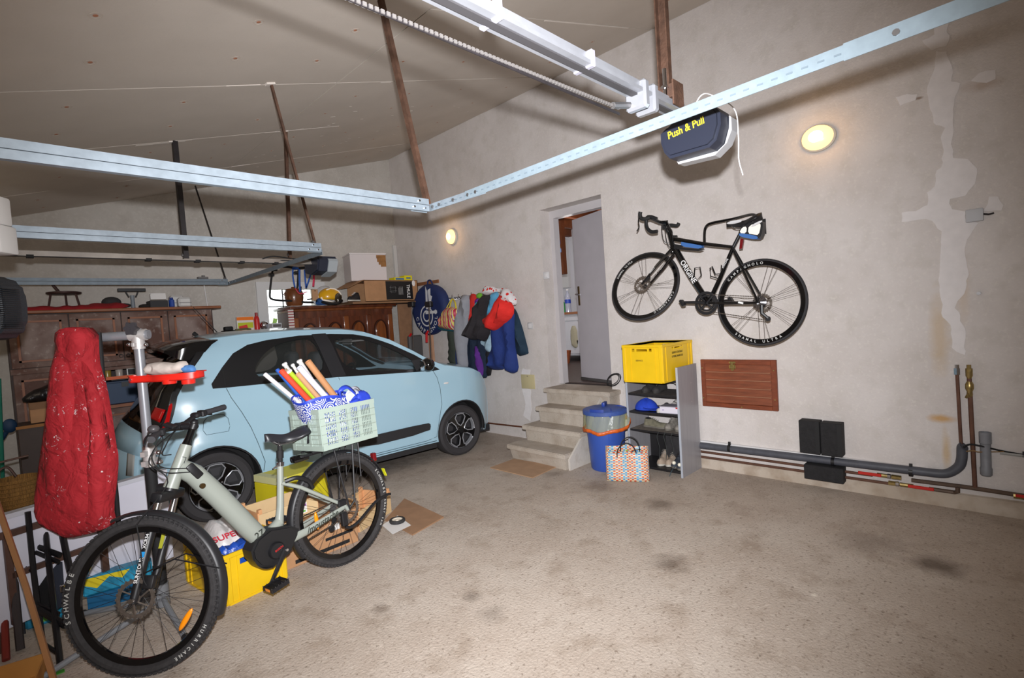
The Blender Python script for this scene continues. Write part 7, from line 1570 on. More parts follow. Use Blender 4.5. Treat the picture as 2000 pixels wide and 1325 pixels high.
# black folded bicycle carrier with straps
bc_ = thing('bicycle_carrier', 'folded black tubular bicycle carrier with blue straps on the buffet', 'bicycle carrier', (3.1, 6.8, 1.905))
def WB(px, py, Y=6.78): return WY(px, py, Y)
TB_ = MBLK
add('carrier_tube', G().tube(bez([WB(533, 525), WB(530, 545), WB(527, 575), WB(530, 584), WB(545, 587), WB(565, 588), WB(572, 588)], 4), .013, 8), TB_, bc_); add('carrier_tube', G().tube([WB(545, 520), WB(583, 524), WB(615, 522), WB(640, 528)], .016, 8), TB_, bc_); add('carrier_tube', G().tube(bez([WB(583, 527), WB(581, 560), WB(577, 583), WB(590, 590), WB(612, 591)], 4), .014, 8), TB_, bc_); add('carrier_tube', G().tube([WB(588, 560), WB(588, 586)], .008, 6), TB_, bc_); add('carrier_tube', G().tube([WB(600, 585), WB(612, 584)], .009, 6), TB_, bc_)
for (x, y) in ((530, 537), (579, 533), (536, 527), (617, 524)): p = WB(x, y); add('joint', G().box(p.x-.03, p.x+.03, p.y-.03, p.y+.03, p.z-.02, p.z+.02, bev=.008), BLK, bc_)
def strap(pts, col, par, w=.02, nm='strap', lab=None):
    P = bez([WB(x, y, yy) for x, y, yy in pts], 5); g = G(); q = []
    for i, p in enumerate(P):
        t_ = (P[min(i+1, len(P)-1)]-P[max(0, i-1)]).normalized(); sd = t_.cross(V((0, -1, 0))).normalized()*w/2; q.append((g.b.verts.new(p-sd), g.b.verts.new(p+sd)))
    for i in range(len(P)-1): g.b.faces.new((q[i][0], q[i][1], q[i+1][1], q[i+1][0]))
    return add(nm, g, col, par, solid=.003, label=lab)
BLS = M('strap_blue', s(32, 84, 170), .6); PKS = M('strap_pink', s(206, 44, 84), .6)
strap([(572, 524, 6.74), (572, 540, 6.74), (576, 562, 6.74)], BLS, bc_); strap([(585, 526, 6.74), (585, 548, 6.74), (586, 570, 6.74)], BLS, bc_, .025); strap([(595, 527, 6.74), (596, 545, 6.74), (598, 563, 6.74)], BLS, bc_, .022); strap([(608, 532, 6.74), (604, 545, 6.74), (598, 563, 6.74)], BLS, bc_); strap([(611, 529, 6.73), (613, 540, 6.73), (612, 560, 6.73)], PKS, bc_, .028, lab='bright pink strap'); strap([(577, 564, 6.73), (586, 574, 6.73), (600, 570, 6.73)], PKS, bc_, .012)
for (x, y, c) in ((577, 524, BLS), (610, 522, BLS), (632, 532, BLS)): p = WB(x, y, 6.75); add('strap_knot', G().ball(tuple(p), (.045, .03, .02), None, 12, 8), c, bc_, ang=80)
boxy('wooden_block', 'light wooden block hanging by the pink strap', 'block', 3.02, 3.10, 6.70, 6.73, 1.97, 2.12, M('wood_light', s(180, 140, 104), .6, var=.15, vs=8), parts=lambda t, X: add('hole', G().disc(.008, 0, .002, X @ Matrix.Translation((0, -.016, .13)) @ Matrix.Rotation(math.pi/2, 4, 'X'), 8), MBLK, t))
puff('blue_cloth', [(-.07, -.03), (-.05, .04), (.04, .05), (.09, .0), (.1, -.05), (-.04, -.05)], frame((3.12, 6.70, 1.955), (1, 0, 0), z=(0, -1, 0)), .04, M('cloth_blue', s(26, 74, 130), .7), None, label='small crumpled blue cloth under the wooden block', cat='cloth', step=.02, edge=.04)
puff('plastic_bag', [(-.16, -.13), (-.14, .03), (-.06, .12), (.02, .15), (.1, .12), (.16, .02), (.17, -.12)], frame((3.26, 6.86, 2.04), (1, 0, 0), z=(0, -1, 0)), .05, M('bag_clear', s(216, 216, 218), .2, alpha=.5, bump=.8, bs=14), None, label='clear crumpled plastic bag behind the yellow helmet', cat='bag', back=.05)
# helmet
he = thing('cycling_helmet', 'yellow helmet with near-white reflective stripes and dark visor', 'helmet', (3.27, 6.72, 1.905))
hc = V((3.27, 6.72, 2.02)); YH = M('helmet_yellow', s(222, 166, 20), .3, coat=.4)
def hel(u, v):
    a = -math.pi*.5+u*2*math.pi; b_ = v*math.pi*.62
    return hc + V((.155*math.cos(a)*math.sin(b_), .12*math.sin(a)*math.sin(b_), .115*math.cos(b_)))
add('shell', G().grid(hel, 28, 12, closeu=True), YH, he, ang=80, solid=.01)
g = G(); patch(g, smoothpoly([(.02, -.07), (.01, -.02), (.03, .03), (.09, .045), (.14, .01), (.15, -.05), (.09, -.1)], 2), [], .02, lambda x, y: hc+V((x, -.125*math.sqrt(max(.02, 1-(x/.165)**2-(y/.13)**2)), y))); add('visor', g, M('visor_dark', s(60, 52, 40), .1, coat=.8), he, solid=.006)
RBAND = M('reflective_band', s(255, 246, 232), .3)  # stripes are plain near-white and give off no light
def hs(x, y, o=.009): return hc+V((x, -(.12+o)*math.sqrt(max(.02, 1-(x/.17)**2-(y/.135)**2)), y))
add('reflective_stripe', G().tube([hs(-.08, .085), hs(-.02, .105), hs(.04, .098), hs(.09, .07), hs(.125, .02)], .009, 6), RBAND, he); add('reflective_stripe', G().tube([hs(-.15, -.01), hs(-.135, -.045), hs(-.07, -.065), hs(.0, -.09), hs(.06, -.105)], .011, 6), RBAND, he); add('reflective_stripe', G().tube([hs(.06, -.105), hs(.07, -.07), hs(.055, -.045)], .008, 6), RBAND, he)
add('chin_guard', G().tube(bez([hc+V((-.15, -.03, -.07)), hc+V((-.08, -.125, -.098)), hc+V((.03, -.135, -.103)), hc+V((.14, -.06, -.06))], 5), .02, 8), BLK, he)
# big cardboard box on a board, black shoe at its open end, white box on top, yellow packets
boxy('wooden_board', 'thick brown board lying on the right part of the buffet', 'board', 3.50, 4.66, 6.52, 7.15, 1.897, 1.925, M('board_brown', s(120, 88, 62), .7, var=.2, vs=6), parts=lambda t, X: add('edge_band', G().box(-.58, .58, -.318, -.314, .004, .024, X), M('board_edge', s(140, 104, 74), .7), t))
bb = thing('carton', 'big brown cardboard carton lying open with a black printed label', 'box', (4.2, 6.85, 1.926))
add('carton_body', G().box(3.72, 4.62, 6.56, 6.574, 1.927, 2.235).box(3.72, 4.62, 7.06, 7.074, 1.927, 2.235).box(3.72, 4.62, 6.56, 7.07, 1.927, 1.937).box(3.72, 4.62, 6.56, 7.07, 2.228, 2.238).box(4.61, 4.62, 6.56, 7.07, 1.927, 2.235), CARD, bb, smooth=False)
g = G().hexa([(3.72, 6.56, 2.236), (3.72, 7.06, 2.236), (3.50, 7.04, 2.13), (3.50, 6.62, 2.13), (3.72, 6.56, 2.240), (3.72, 7.06, 2.240), (3.50, 7.04, 2.134), (3.50, 6.62, 2.134)]); add('flap', g, CARD, bb, smooth=False)
add('flap', G().hexa([(3.45, 6.58, 1.928), (3.72, 6.56, 1.928), (3.72, 7.0, 1.928), (3.48, 7.0, 1.928), (3.45, 6.58, 1.933), (3.72, 6.56, 1.933), (3.72, 7.0, 1.933), (3.48, 7.0, 1.933)]), CARDD, bb, smooth=False)
add('label_panel', G().box(4.06, 4.52, 6.556, 6.56, 1.95, 2.22), M('label_black', s(24, 23, 25), .5), bb, smooth=False)
g = G(); g.text('THULE', .075, frame((4.44, 6.5545, 2.07), (0, 0, -1), z=(0, -1, 0)), sx=.9); add('label_lettering', g, INKW, bb, smooth=False)
g = G()
for k in range(6): g.box(4.27+k*.014, 4.275+k*.014, 6.5545, 6.556, 2.02, 2.12+.02*(k % 2))
g.tube([(4.14, 6.555, 2.15), (4.22, 6.555, 2.14), (4.22, 6.555, 2.06), (4.14, 6.555, 2.05)], .002, 5, closed=True); g.tube([(4.12, 6.555, 2.13), (4.24, 6.555, 2.12)], .0015, 5); g.tube([(4.12, 6.555, 2.07), (4.24, 6.555, 2.08)], .0015, 5)
add('label_print', g, M('print_grey', s(150, 150, 150), .5), bb, kind='stuff', smooth=False); add('label_cloud', G().ball((4.545, 6.556, 2.19), (.03, .002, .045), None, 12, 6), PAPER, bb)
shoe(Matrix.Translation((3.66, 6.62, 1.942)) @ Matrix.Rotation(math.radians(196), 4, 'Z'), .22, M('shoe_black_cloth', s(28, 28, 34), .6), WS, 'black shoe with white sole at the open end of the carton', INKW, grp='shoes in the carton', h=.1)
wbx = thing('white_box', 'large white box with torn brown tape patch on the carton', 'box', (3.98, 6.9, 2.24)); XW_ = Matrix.Translation((3.93, 6.88, 2.239)) @ Matrix.Rotation(math.radians(-14), 4, 'Z')
add('box_body', G().box(-.26, .26, -.20, .20, 0, .38, XW_, bev=.003), M('box_white2', s(214, 206, 206), .5), wbx); add('box_lid', G().box(-.268, .268, -.208, .208, .38, .40, XW_, bev=.004), M('box_white3', s(222, 216, 216), .5), wbx)
add('tape_patch', G().prism([(.12, .37), (.26, .37), (.26, .20), (.18, .20), (.18, .23), (.15, .23), (.15, .27), (.13, .27), (.13, .32), (.12, .32)], 0, .002, XW_ @ Matrix(((1, 0, 0, 0), (0, 0, -1, -.2), (0, 1, 0, 0), (0, 0, 0, 1)))), M('tape_brown', s(150, 104, 56), .4, var=.3, vs=20), wbx, smooth=False)
YP = M('packet_yellow', s(226, 214, 24), .5)
boxy('yellow_packet', 'taller bright yellow packet on the carton near the wall', 'packet', 4.46, 4.60, 6.66, 6.8, 2.24, 2.32, YP, parts=lambda t, X: add('print', G().box(-.04, .04, -.0712, -.07, .03, .05, X), M('print_blue', s(60, 110, 160), .5), t)); boxy('yellow_packet', 'low yellow packet with blue print beside the taller one', 'packet', 4.26, 4.45, 6.62, 6.78, 2.24, 2.285, YP, parts=lambda t, X: add('print', G().box(-.08, .07, -.0812, -.08, .008, .035, X), M('print_blue', s(60, 110, 160), .5), t))
add('cardboard_sheet', G().box(4.26, 4.50, 6.60, 6.61, .4, 1.88), CARDD, None, 'tall brown cardboard sheet standing right of the buffet', 'cardboard', smooth=False)
add('brown_suitcase', G().box(4.36, 4.6, 6.5, 6.58, 1.05, 1.40, bev=.02), M('case_grey', s(84, 82, 82), .6), None, 'small grey case behind the poles, right of the buffet', 'case'); add('wooden_plank', G().box(4.60, 4.64, 6.28, 6.36, 0, 1.45), M('plank_pale', s(196, 150, 120), .7, var=.15, vs=6), None, 'pale upright wooden plank below the round blue bag', 'plank', smooth=False)
# red handled sticks
for k, (a, b_) in enumerate((((804, 600), (803, 700)), ((838, 600), (836, 705)))):
    p, q = WX(*a, 4.40), WX(*b_, 4.40); lab = ['left', 'right'][k]
    t = thing('grip_pole', '%s one of two silver poles with red grips, black heads up' % lab, 'pole', (q.x, q.y, .0), group='silver poles with red grips'); q2 = V((q.x, q.y, .02)); d = (p-q2)
    add('pole', G().tube([q2, p], .010, 8), CHR, t); m0 = WX(*((803, 655) if k == 0 else (836, 650)), 4.385); add('red_grip', G().tube([m0+V((0, .035, -.0)), m0+V((0, .05, -.14))], .018, 8).tube([m0+V((0, .0, .02)), m0+V((0, .04, -.02))], .016, 8), M('grip_red', s(200, 30, 34), .4), t)
    add('head', G().box(p.x-.03, p.x+.03, p.y-.07, p.y+.07, p.z-.0, p.z+.08, bev=.012), BLK, t)
# round blue bag and wooden peg rail on the right wall
pgb = WX(838, 552, WXR); t = thing('peg_rail', 'brown wooden peg rail behind the round blue bag', 'peg rail', (WXR, pgb.y, pgb.z)); add('rail', G().box(WXR-.02, WXR, pgb.y-.25, pgb.y+.32, pgb.z-.03, pgb.z+.02), M('rail_wood', s(140, 92, 60), .6), t, smooth=False)
def WPL(L, X0): return [(-WX(x, y, X0).y, WX(x, y, X0).z) for x, y in L]
def FWX(X0): return frame((X0, 0, 0), (0, -1, 0), z=(-1, 0, 0))
rbg = thing('wheel_bag', 'round dark blue wheel bag with white emblem and lettering on the wall', 'bag', (4.6, 6.2, 1.35))
Z5 = lambda L: [(780+x/4.417, 500+y/4.417) for x, y in L]
NB = M('bag_navy', s(24, 42, 92), .7, var=.1, vs=8)
ring_ = Z5([(255, 240), (330, 262), (385, 320), (412, 420), (405, 520), (370, 610), (310, 672), (240, 690), (185, 655), (145, 580), (118, 470), (130, 370), (170, 290), (215, 250)])
X0 = 4.58; o_ = puff('bag_body', WPL(ring_, X0), FWX(X0), .05, NB, rbg, step=.05, edge=.06, famp=.05, back=.06)
g = G().tube(bez([WX(835, 556, 4.6), WX(836, 549, 4.6), WX(841, 548, 4.6), WX(845, 556, 4.6)], 4), .012, 6); add('carry_loop', g, NB, rbg)
bcn = WX(*Z5([(235, 520)])[0], X0-.058); Xbg = frame(bcn, (0, -1, 0), z=(-1, 0, 0))
g = G()
for r_ in (.145, .075): g.lathe([(r_-.011, 0), (r_+.011, 0), (r_+.011, .001), (r_-.011, .001)], Xbg, 40, closed=True)
g.box(-.02, .26, .03, .07, 0, .0012, Xbg)
for (P) in ([(0, .1), (.02, .44), (.06, .36), (.05, .1)], [(.09, .08), (.07, .38), (.14, .40), (.13, .30), (.17, .28), (.14, .22), (.16, .16), (.12, .12)]): g.prism(P, 0, .0012, Xbg)
for k, ch in enumerate('CAMPAGNOLO'):
    a = math.radians(188 + k*20.5); g.text(ch, .088, Xbg @ Matrix.Rotation(a, 4, 'Z') @ Matrix.Translation((.235, 0, 0)) @ Matrix.Rotation(math.pi/2, 4, 'Z'), depth=.0006)
add('emblem', g, M('print_white', s(214, 216, 220), .6), rbg, smooth=False)
# hooks rail for coats
hk_ = thing('coat_hooks', 'chromed coat hook rail above the hanging clothes', 'hook rail', (WXR, 5.3, 1.88))
h0 = WX(900, 582, WXR); add('rail', G().box(WXR-.02, WXR, h0.y-.75, h0.y+.25, h0.z-.02, h0.z+.02), ALU, hk_, smooth=False)
for (px, py) in ((880, 580), (893, 580), (905, 576), (930, 570), (960, 566), (995, 580)): p = WX(px, py, WXR); add('hook', G().tube(bez([(WXR-.01, p.y, h0.z), (WXR-.05, p.y, h0.z-.02), (WXR-.09, p.y, h0.z+.02), (WXR-.09, p.y, h0.z+.05)], 4), .007, 6), CHR, hk_)
STB = bpy.data.materials.new('stripe_bag'); STB.use_nodes = True; nt = STB.node_tree; N = nt.nodes; tcn = N.new('ShaderNodeTexCoord'); wvn = N.new('ShaderNodeTexWave'); wvn.bands_direction = 'Y'; wvn.inputs['Scale'].default_value = 3.2; wvn.inputs['Distortion'].default_value = 1.5; nt.links.new(tcn.outputs['Object'], wvn.inputs['Vector']); rp = N.new('ShaderNodeValToRGB'); cr = rp.color_ramp; cr.interpolation = 'CONSTANT'
for i, c in enumerate((s(190, 40, 80), s(214, 200, 60), s(225, 220, 215), s(110, 60, 130), s(220, 120, 60), s(210, 70, 130), s(230, 215, 120))):
    el = cr.elements[i] if i < 2 else cr.elements.new(i/7); el.position = i/7; el.color = (*c, 1)
nt.links.new(wvn.outputs[0], rp.inputs[0]); nt.links.new(rp.outputs[0], N['Principled BSDF'].inputs['Base Color'])
sb_ = thing('striped_bag', 'small pink and yellow striped bag with yellow handles on the wall', 'bag', (4.55, 5.95, 1.55))
puff('bag_body', WPL(Z5([(400, 445), (440, 435), (500, 455), (505, 500), (480, 630), (475, 648), (345, 622), (340, 600), (370, 500)]), 4.52), FWX(4.52), .07, STB, sb_, step=.04, edge=.08, smoothing=1)
puff('bag_base', WPL(Z5([(322, 618), (478, 640), (475, 655), (440, 650), (360, 642)]), 4.515), FWX(4.515), .04, M('teal_base', s(20, 84, 96), .6), sb_, step=.03, edge=.03, smoothing=0)
YHD = M('handle_yellow', s(226, 206, 60), .5)
for off in (0, 40): add('handle', G().tube(bez([WX(*Z5([(408+off*.6, 450)])[0], 4.46), WX(*Z5([(440+off*.2, 390)])[0], 4.50), WX(*Z5([(462, 372)])[0], 4.55), WX(*Z5([(480, 400)])[0], 4.5), WX(*Z5([(490, 455)])[0], 4.46)], 5), .012, 6, flat=(.5, 1)), YHD, sb_)
def cloth(name, L, X0, depth, mat, label, cat, folds=5, edge=.07, famp=.7, dirn=(0, 1), sm=1, seed=0, parts=None):
    return puff(name, WPL(Z5(L), X0), FWX(X0), depth, mat, None, step=.05, edge=edge, folds=folds, famp=famp, dirn=dirn, smoothing=sm, seed=seed, back=.015, label=label, cat=cat)
CM_ = lambda n, c, v=.12: M(n, c, .85, var=v, vs=7, bump=1.0, bs=14)
cloth('long_coat', [(440, 560), (485, 560), (500, 800), (512, 945), (470, 945), (425, 930), (428, 760), (414, 650)], 4.66, .05, CM_('cloth_darkgreen', s(58, 66, 58)), 'long dark green coat hanging below the striped bag', 'coat', 3)
cloth('blue_garment', [(485, 780), (500, 780), (512, 945), (482, 940)], 4.60, .04, CM_('cloth_blue2', s(40, 60, 110)), 'narrow blue garment between green coat and grey robe', 'garment', 2, .04)
cloth('navy_trousers', [(575, 660), (760, 700), (780, 760), (755, 1040), (740, 1058), (680, 1045), (640, 1000), (590, 970), (580, 850)], 4.64, .06, CM_('cloth_navydark', s(24, 40, 62)), 'dark navy trousers hanging under the black jacket', 'trousers', 4)
cloth('black_trousers', [(740, 700), (800, 720), (795, 1030), (750, 1040), (748, 900)], 4.65, .05, CM_('cloth_black', s(24, 24, 28)), 'black trousers hanging behind the blue overalls', 'trousers', 3)
cloth('red_shirt', [(612, 330), (640, 325), (665, 345), (670, 480), (640, 560), (600, 600), (590, 560), (598, 400)], 4.60, .05, CM_('cloth_red', s(206, 44, 38)), 'red top hanging between the grey robe and green one', 'top', 3)
cloth('green_shirt', [(672, 322), (700, 318), (712, 340), (700, 372), (675, 380), (665, 350)], 4.60, .045, CM_('cloth_lime', s(110, 176, 50)), 'small lime green garment showing above the black jacket', 'garment', 2, .05)
cloth('purple_shirt', [(655, 370), (690, 365), (690, 400), (640, 470), (612, 530), (596, 560), (598, 510), (640, 430)], 4.585, .04, CM_('cloth_purple', s(96, 40, 140)), 'purple garment edge between the red top and black jacket', 'garment', 2, .05)
cloth('teal_scarf', [(660, 400), (672, 400), (650, 470), (636, 480), (640, 440)], 4.565, .02, CM_('cloth_teal', s(50, 170, 176)), 'thin teal scarf beside the black jacket', 'scarf', 2, .02)
cloth('purple_skirt', [(642, 775), (690, 790), (700, 880), (722, 960), (715, 1040), (690, 1048), (672, 1000), (655, 880)], 4.58, .04, CM_('cloth_purple', s(96, 40, 140)), 'purple cloth strip hanging in front of the navy trousers', 'cloth', 2, .06)
cloth('grey_robe', [(530, 345), (565, 332), (600, 350), (602, 480), (585, 560), (592, 700), (575, 800), (592, 972), (560, 975), (515, 960), (505, 800), (482, 700), (478, 640), (505, 480)], 4.53, .07, CM_('cloth_grey', s(150, 152, 160), .08), 'long pale grey robe hanging at the left of the clothes', 'robe', 4)
cloth('navy_jacket', [(970, 450), (1000, 460), (1050, 600), (1075, 690), (1112, 835), (1100, 850), (1020, 870), (980, 760), (975, 560)], 4.63, .06, CM_('cloth_navyteal', s(26, 52, 72)), 'dark teal navy jacket at the right end of the clothes', 'jacket', 3)
cloth('blue_towel', [(790, 320), (850, 305), (850, 380), (790, 500), (745, 520), (738, 480), (770, 400)], 4.55, .04, CM_('cloth_skyblue', s(96, 170, 210), .3), 'sky blue towel between black jacket and red jacket', 'towel', 3, .05)
cloth('white_shirt', [(790, 640), (808, 650), (800, 760), (790, 828), (750, 830), (735, 780), (700, 760), (700, 730), (740, 745)], 4.57, .04, CM_('cloth_paleblue', s(170, 200, 218), .25), 'pale blue and white shirt tail below the black jacket', 'shirt', 3, .05)
cloth('overalls', [(850, 470), (990, 470), (985, 600), (990, 760), (1010, 870), (1028, 990), (972, 1020), (940, 985), (905, 950), (900, 980), (840, 985), (775, 975), (790, 820), (800, 700), (800, 640)], 4.53, .08, CM_('cloth_royal', s(28, 52, 120), .15), 'blue work overalls hanging in front of the other clothes', 'overalls', 4)
cloth('black_jacket', [(710, 345), (740, 332), (790, 335), (760, 420), (740, 540), (745, 600), (790, 640), (742, 748), (700, 715), (640, 730), (585, 705), (570, 680), (600, 590), (650, 450)], 4.49, .09, CM_('cloth_charcoal', s(42, 38, 42)), 'black jacket hanging left of the red jacket', 'jacket', 5, dirn=(.4, 1))
cloth('red_jacket', [(880, 305), (930, 350), (985, 430), (980, 520), (900, 590), (835, 640), (805, 650), (780, 630), (730, 575), (735, 545), (800, 470), (845, 370)], 4.44, .10, CM_('cloth_brightred', s(224, 42, 36)), 'bright red jacket draped on top of the hanging clothes', 'jacket', 4, dirn=(.6, 1))
PK = bpy.data.materials.new('polka_cloth'); PK.use_nodes = True; nt = PK.node_tree; N = nt.nodes; tcn = N.new('ShaderNodeTexCoord'); vo = N.new('ShaderNodeTexVoronoi'); vo.inputs['Scale'].default_value = 17; nt.links.new(tcn.outputs['Object'], vo.inputs['Vector']); gt = N.new('ShaderNodeMath'); gt.operation = 'LESS_THAN'; gt.inputs[1].default_value = .34; nt.links.new(vo.outputs['Distance'], gt.inputs[0]); mx = N.new('ShaderNodeMix'); mx.data_type = 'RGBA'; nt.links.new(gt.outputs[0], mx.inputs[0]); mx.inputs[6].default_value = (*s(224, 220, 222), 1); mx.inputs[7].default_value = (*s(214, 40, 36), 1); nt.links.new(mx.outputs[2], N['Principled BSDF'].inputs['Base Color'])
puff('polka_cloth', WPL(Z5([(725, 262), (800, 262), (850, 285), (920, 275), (960, 320), (995, 365), (1000, 410), (985, 432), (965, 400), (920, 400), (885, 410), (865, 380), (885, 330), (850, 305), (790, 320), (755, 340), (712, 330), (720, 295)]), 4.40), FWX(4.40), .05, PK, None, step=.05, edge=.05, folds=5, back=.03, label='white cloth with red spots draped over the tops of the jackets', cat='cloth')
# ================================================================ boxes between bicycle and car
XY_ = Matrix.Translation((.97, 3.58, 0.0)) @ Matrix.Rotation(math.radians(8+90), 4, 'Z')
yc2 = eurocrate(XY_, .56, .36, .30, 'yellow plastic crate on the floor under the electric bicycle', sl=(.10, .085, .05))
add('lettering', G().text('SERVICE CENTRALE', .024, frame(XY_ @ V((0.0, .187, .17)), XY_.to_3x3() @ V((-1, 0, 0)), z=XY_.to_3x3() @ V((0, 1, 0)))), INK, yc2, smooth=False)
puff('carrier_bag', [(-.14, -.2), (-.16, .0), (-.12, .2), (.05, .22), (.15, .1), (.13, -.1), (.05, -.2)], Matrix.Translation((.98, 3.70, .22)) @ Matrix.Rotation(.2, 4, 'X'), .13, M('bag_white_film', s(222, 218, 216), .35, bump=.8, bs=16), None, label='white crumpled carrier bag with red print in the floor crate', cat='bag', edge=.12, folds=3)
add('red_print', G().text('SUPER U', .06, frame((.95, 3.52, .325), (1, .12, 0), z=(0, -.5, .8))), M('print_red', s(214, 50, 70), .5), bpy.data.objects['carrier_bag'], smooth=False)
puff('blue_plastic', [(-.15, -.05), (-.15, .04), (.0, .07), (.13, .06), (.15, -.04), (0, -.06)], Matrix.Translation((.95, 3.42, .235)) @ Matrix.Rotation(.3, 4, 'X'), .07, M('film_blue', s(28, 74, 170), .3, bump=.8, bs=20), None, label='crumpled blue plastic at the front of the floor crate', cat='plastic', edge=.05, step=.03); puff('blue_plastic_sheet', [(-.15, -.09), (-.15, .07), (.15, .07), (.15, -.09)], frame((.95, 3.36, .17), (1, .14, 0), z=(.14, -1, 0)), .02, M('film_blue', s(28, 74, 170), .3), None, label='blue plastic sheet visible through the crate grip slot', cat='plastic', edge=.05, step=.03)
add('brown_packet', G().box(.82, .90, 3.48, 3.75, .05, .26, bev=.03), M('packet_brown', s(176, 120, 84), .6), None, 'brown packet at the left side inside the floor crate', 'packet')
def carton(name, label, c, L, W, H, rot, mat, z=0.0, open_=False, extra=None, cat='box'):
    t = thing(name, label, cat, (c[0], c[1], z)); X = Matrix.Translation((c[0], c[1], z)) @ Matrix.Rotation(math.radians(rot), 4, 'Z')
    if open_: add('box_shell', G().box(-L/2, L/2, -W/2, -W/2+.006, 0, H, X).box(-L/2, L/2, W/2-.006, W/2, 0, H, X).box(-L/2, -L/2+.006, -W/2, W/2, 0, H, X).box(L/2-.006, L/2, -W/2, W/2, 0, H, X).box(-L/2, L/2, -W/2, W/2, 0, .006, X), mat, t, smooth=False)
    else: add('box_shell', G().box(-L/2, L/2, -W/2, W/2, 0, H, X, bev=.003), mat, t)
    if extra: extra(t, X, L, W, H)
    return t
def ex1(t, X, L, W, H):
    add('black_strip', G().box(-.2, .2, -W/2-.002, -W/2, .02, .045, X), MBLK, t, smooth=False); add('black_strip', G().box(.02, .23, -W/2-.002, -W/2, .09, .11, X), MBLK, t, smooth=False); add('paper_label', G().box(.05, .13, -W/2-.002, -W/2, .145, .19, X), PAPER, t, smooth=False)
carton('cardboard_box', 'brown cardboard box behind the bicycle motor with black strips', (1.48, 3.68), .54, .44, .245, 3, CARD, extra=ex1)
PLY = M('plywood', s(216, 186, 140), .7, var=.12, vs=6); PLB = M('pine_block', s(216, 160, 112), .7, var=.15, vs=12)
def woodcrate(label, c, L, W, H, rot, z=0.0, sticker=True):
    t = thing('wooden_crate', label, 'crate', (c[0], c[1], z), group='shallow plywood crates'); X = Matrix.Translation((c[0], c[1], z)) @ Matrix.Rotation(math.radians(rot), 4, 'Z')
    add('base_panel', G().box(-L/2, L/2, -W/2, W/2, .01, .016, X), M('ply_base', s(186, 142, 104), .8, var=.1, vs=8), t, smooth=False)
    for sg in (1, -1):
        add('side_board', G().box(-L/2, L/2, sg*W/2-.003, sg*W/2+.003, 0, H*.8, X), PLY, t, smooth=False); add('end_board', G().box(sg*L/2-.005, sg*L/2+.005, -W/2, W/2, 0, H*.86, X), PLB, t, smooth=False)
        for s2 in (1, -1): add('corner_block', G().box(sg*(L/2-.015)-.012, sg*(L/2-.015)+.012, s2*(W/2-.016)-.014, s2*(W/2-.016)+.014, 0, H, X), PLB, t, smooth=False)
    if sticker: add('sticker', G().box(L*.18, L*.30, -W/2-.0045, -W/2-.003, H*.2, H*.7, X), PAPER, t, smooth=False); add('sticker_mark', G().box(L*.19, L*.29, -W/2-.0055, -W/2-.0045, H*.53, H*.62, X), M('print_purple', s(150, 90, 160), .5), t, smooth=False); add('sticker_mark', G().box(L*.20, L*.27, -W/2-.0055, -W/2-.0045, H*.25, H*.34, X), M('print_green', s(110, 180, 80), .5), t, smooth=False)
    return t
woodcrate('plywood crate on the brown box, behind the bicycle seat tube', (1.33, 3.76), .42, .28, .15, 6, .246)
woodcrate('plywood crate on the floor behind the rear bicycle wheel', (1.98, 3.84), .42, .30, .20, 24, 0, False)
YBX = M('box_yellowgreen', s(214, 200, 30), .6, var=.1, vs=4); YBP = M('box_palelid', s(206, 204, 150), .6)
def ex2(t, X, L, W, H):
    add('lid', G().box(-L/2-.006, L/2+.006, -W/2-.006, W/2+.006, H, H+.05, X @ Matrix.Rotation(.03, 4, 'Y')), M('lid_yellow', s(216, 208, 70), .6), t, smooth=False); add('pale_panel', G().box(-L/2-.008, -L/2+.06, -W/2-.008, W/2+.008, H-.002, H+.052, X @ Matrix.Rotation(.03, 4, 'Y')), YBP, t, smooth=False); add('print', G().text('flora', .03, frame(X @ V((.03, -W/2-.0072, H+.022)), X.to_3x3() @ V((1, 0, 0)), z=X.to_3x3() @ V((0, -1, 0)))), M('print_pink', s(214, 80, 130), .5), t, smooth=False); add('brown_tape', G().box(L*.2, L*.38, -W/2-.0015, -W/2, .06, .14, X), CARD, t, smooth=False)
carton('yellow_box', 'yellow lidded cardboard box between the bicycle and the car', (1.66, 4.36), .46, .32, .36, 14, YBX, z=.0, extra=ex2)
# ================================================================ bicycle repair stand, overalls and left foreground
SP = V((.572, 3.56, 0)); stand = thing('repair_stand', 'aluminium bicycle repair stand with black lower tube and grey feet', 'repair stand', tuple(SP))
def SZ(px, py): # point on the stand's upright at that height
    return V((SP.x, SP.y, (DP(px, py, 2.91)).z))
zt = 1.635; zc = .86; zb = .93
add('lower_tube', G().tube([SP+V((0, 0, .10)), SP+V((0, 0, zc))], .030, 20), MBLK, stand); add('upper_tube', G().tube([SP+V((0, 0, zc)), SP+V((0, 0, zt-.0))], .0245, 20), ALU, stand)
LGR = M('cast_grey', s(196, 192, 190), .45, .4); add('clamp_collar', G().tube([SP+V((0, 0, .845)), SP+V((0, 0, .96))], .031, 20).box(-.012, .012, -.06, .06, -.014, .014, Matrix.Translation(SP+V((0, 0, .87))) @ Matrix.Rotation(-.7, 4, 'Z')).box(-.012, .012, -.06, .06, -.014, .014, Matrix.Translation(SP+V((0, 0, .925))) @ Matrix.Rotation(-.7, 4, 'Z')), LGR, stand)
for z in (.87, .925): add('lever', G().ball(tuple(SP+CR*.055+V((0, 0, z))), (.02, .02, .014), None, 12, 8), CHR, stand)
armd = (DP(180, 662, 2.88) - V((SP.x, SP.y, 1.585))); armd.z = 0; armd.normalize(); A0 = V((SP.x, SP.y, 1.60))
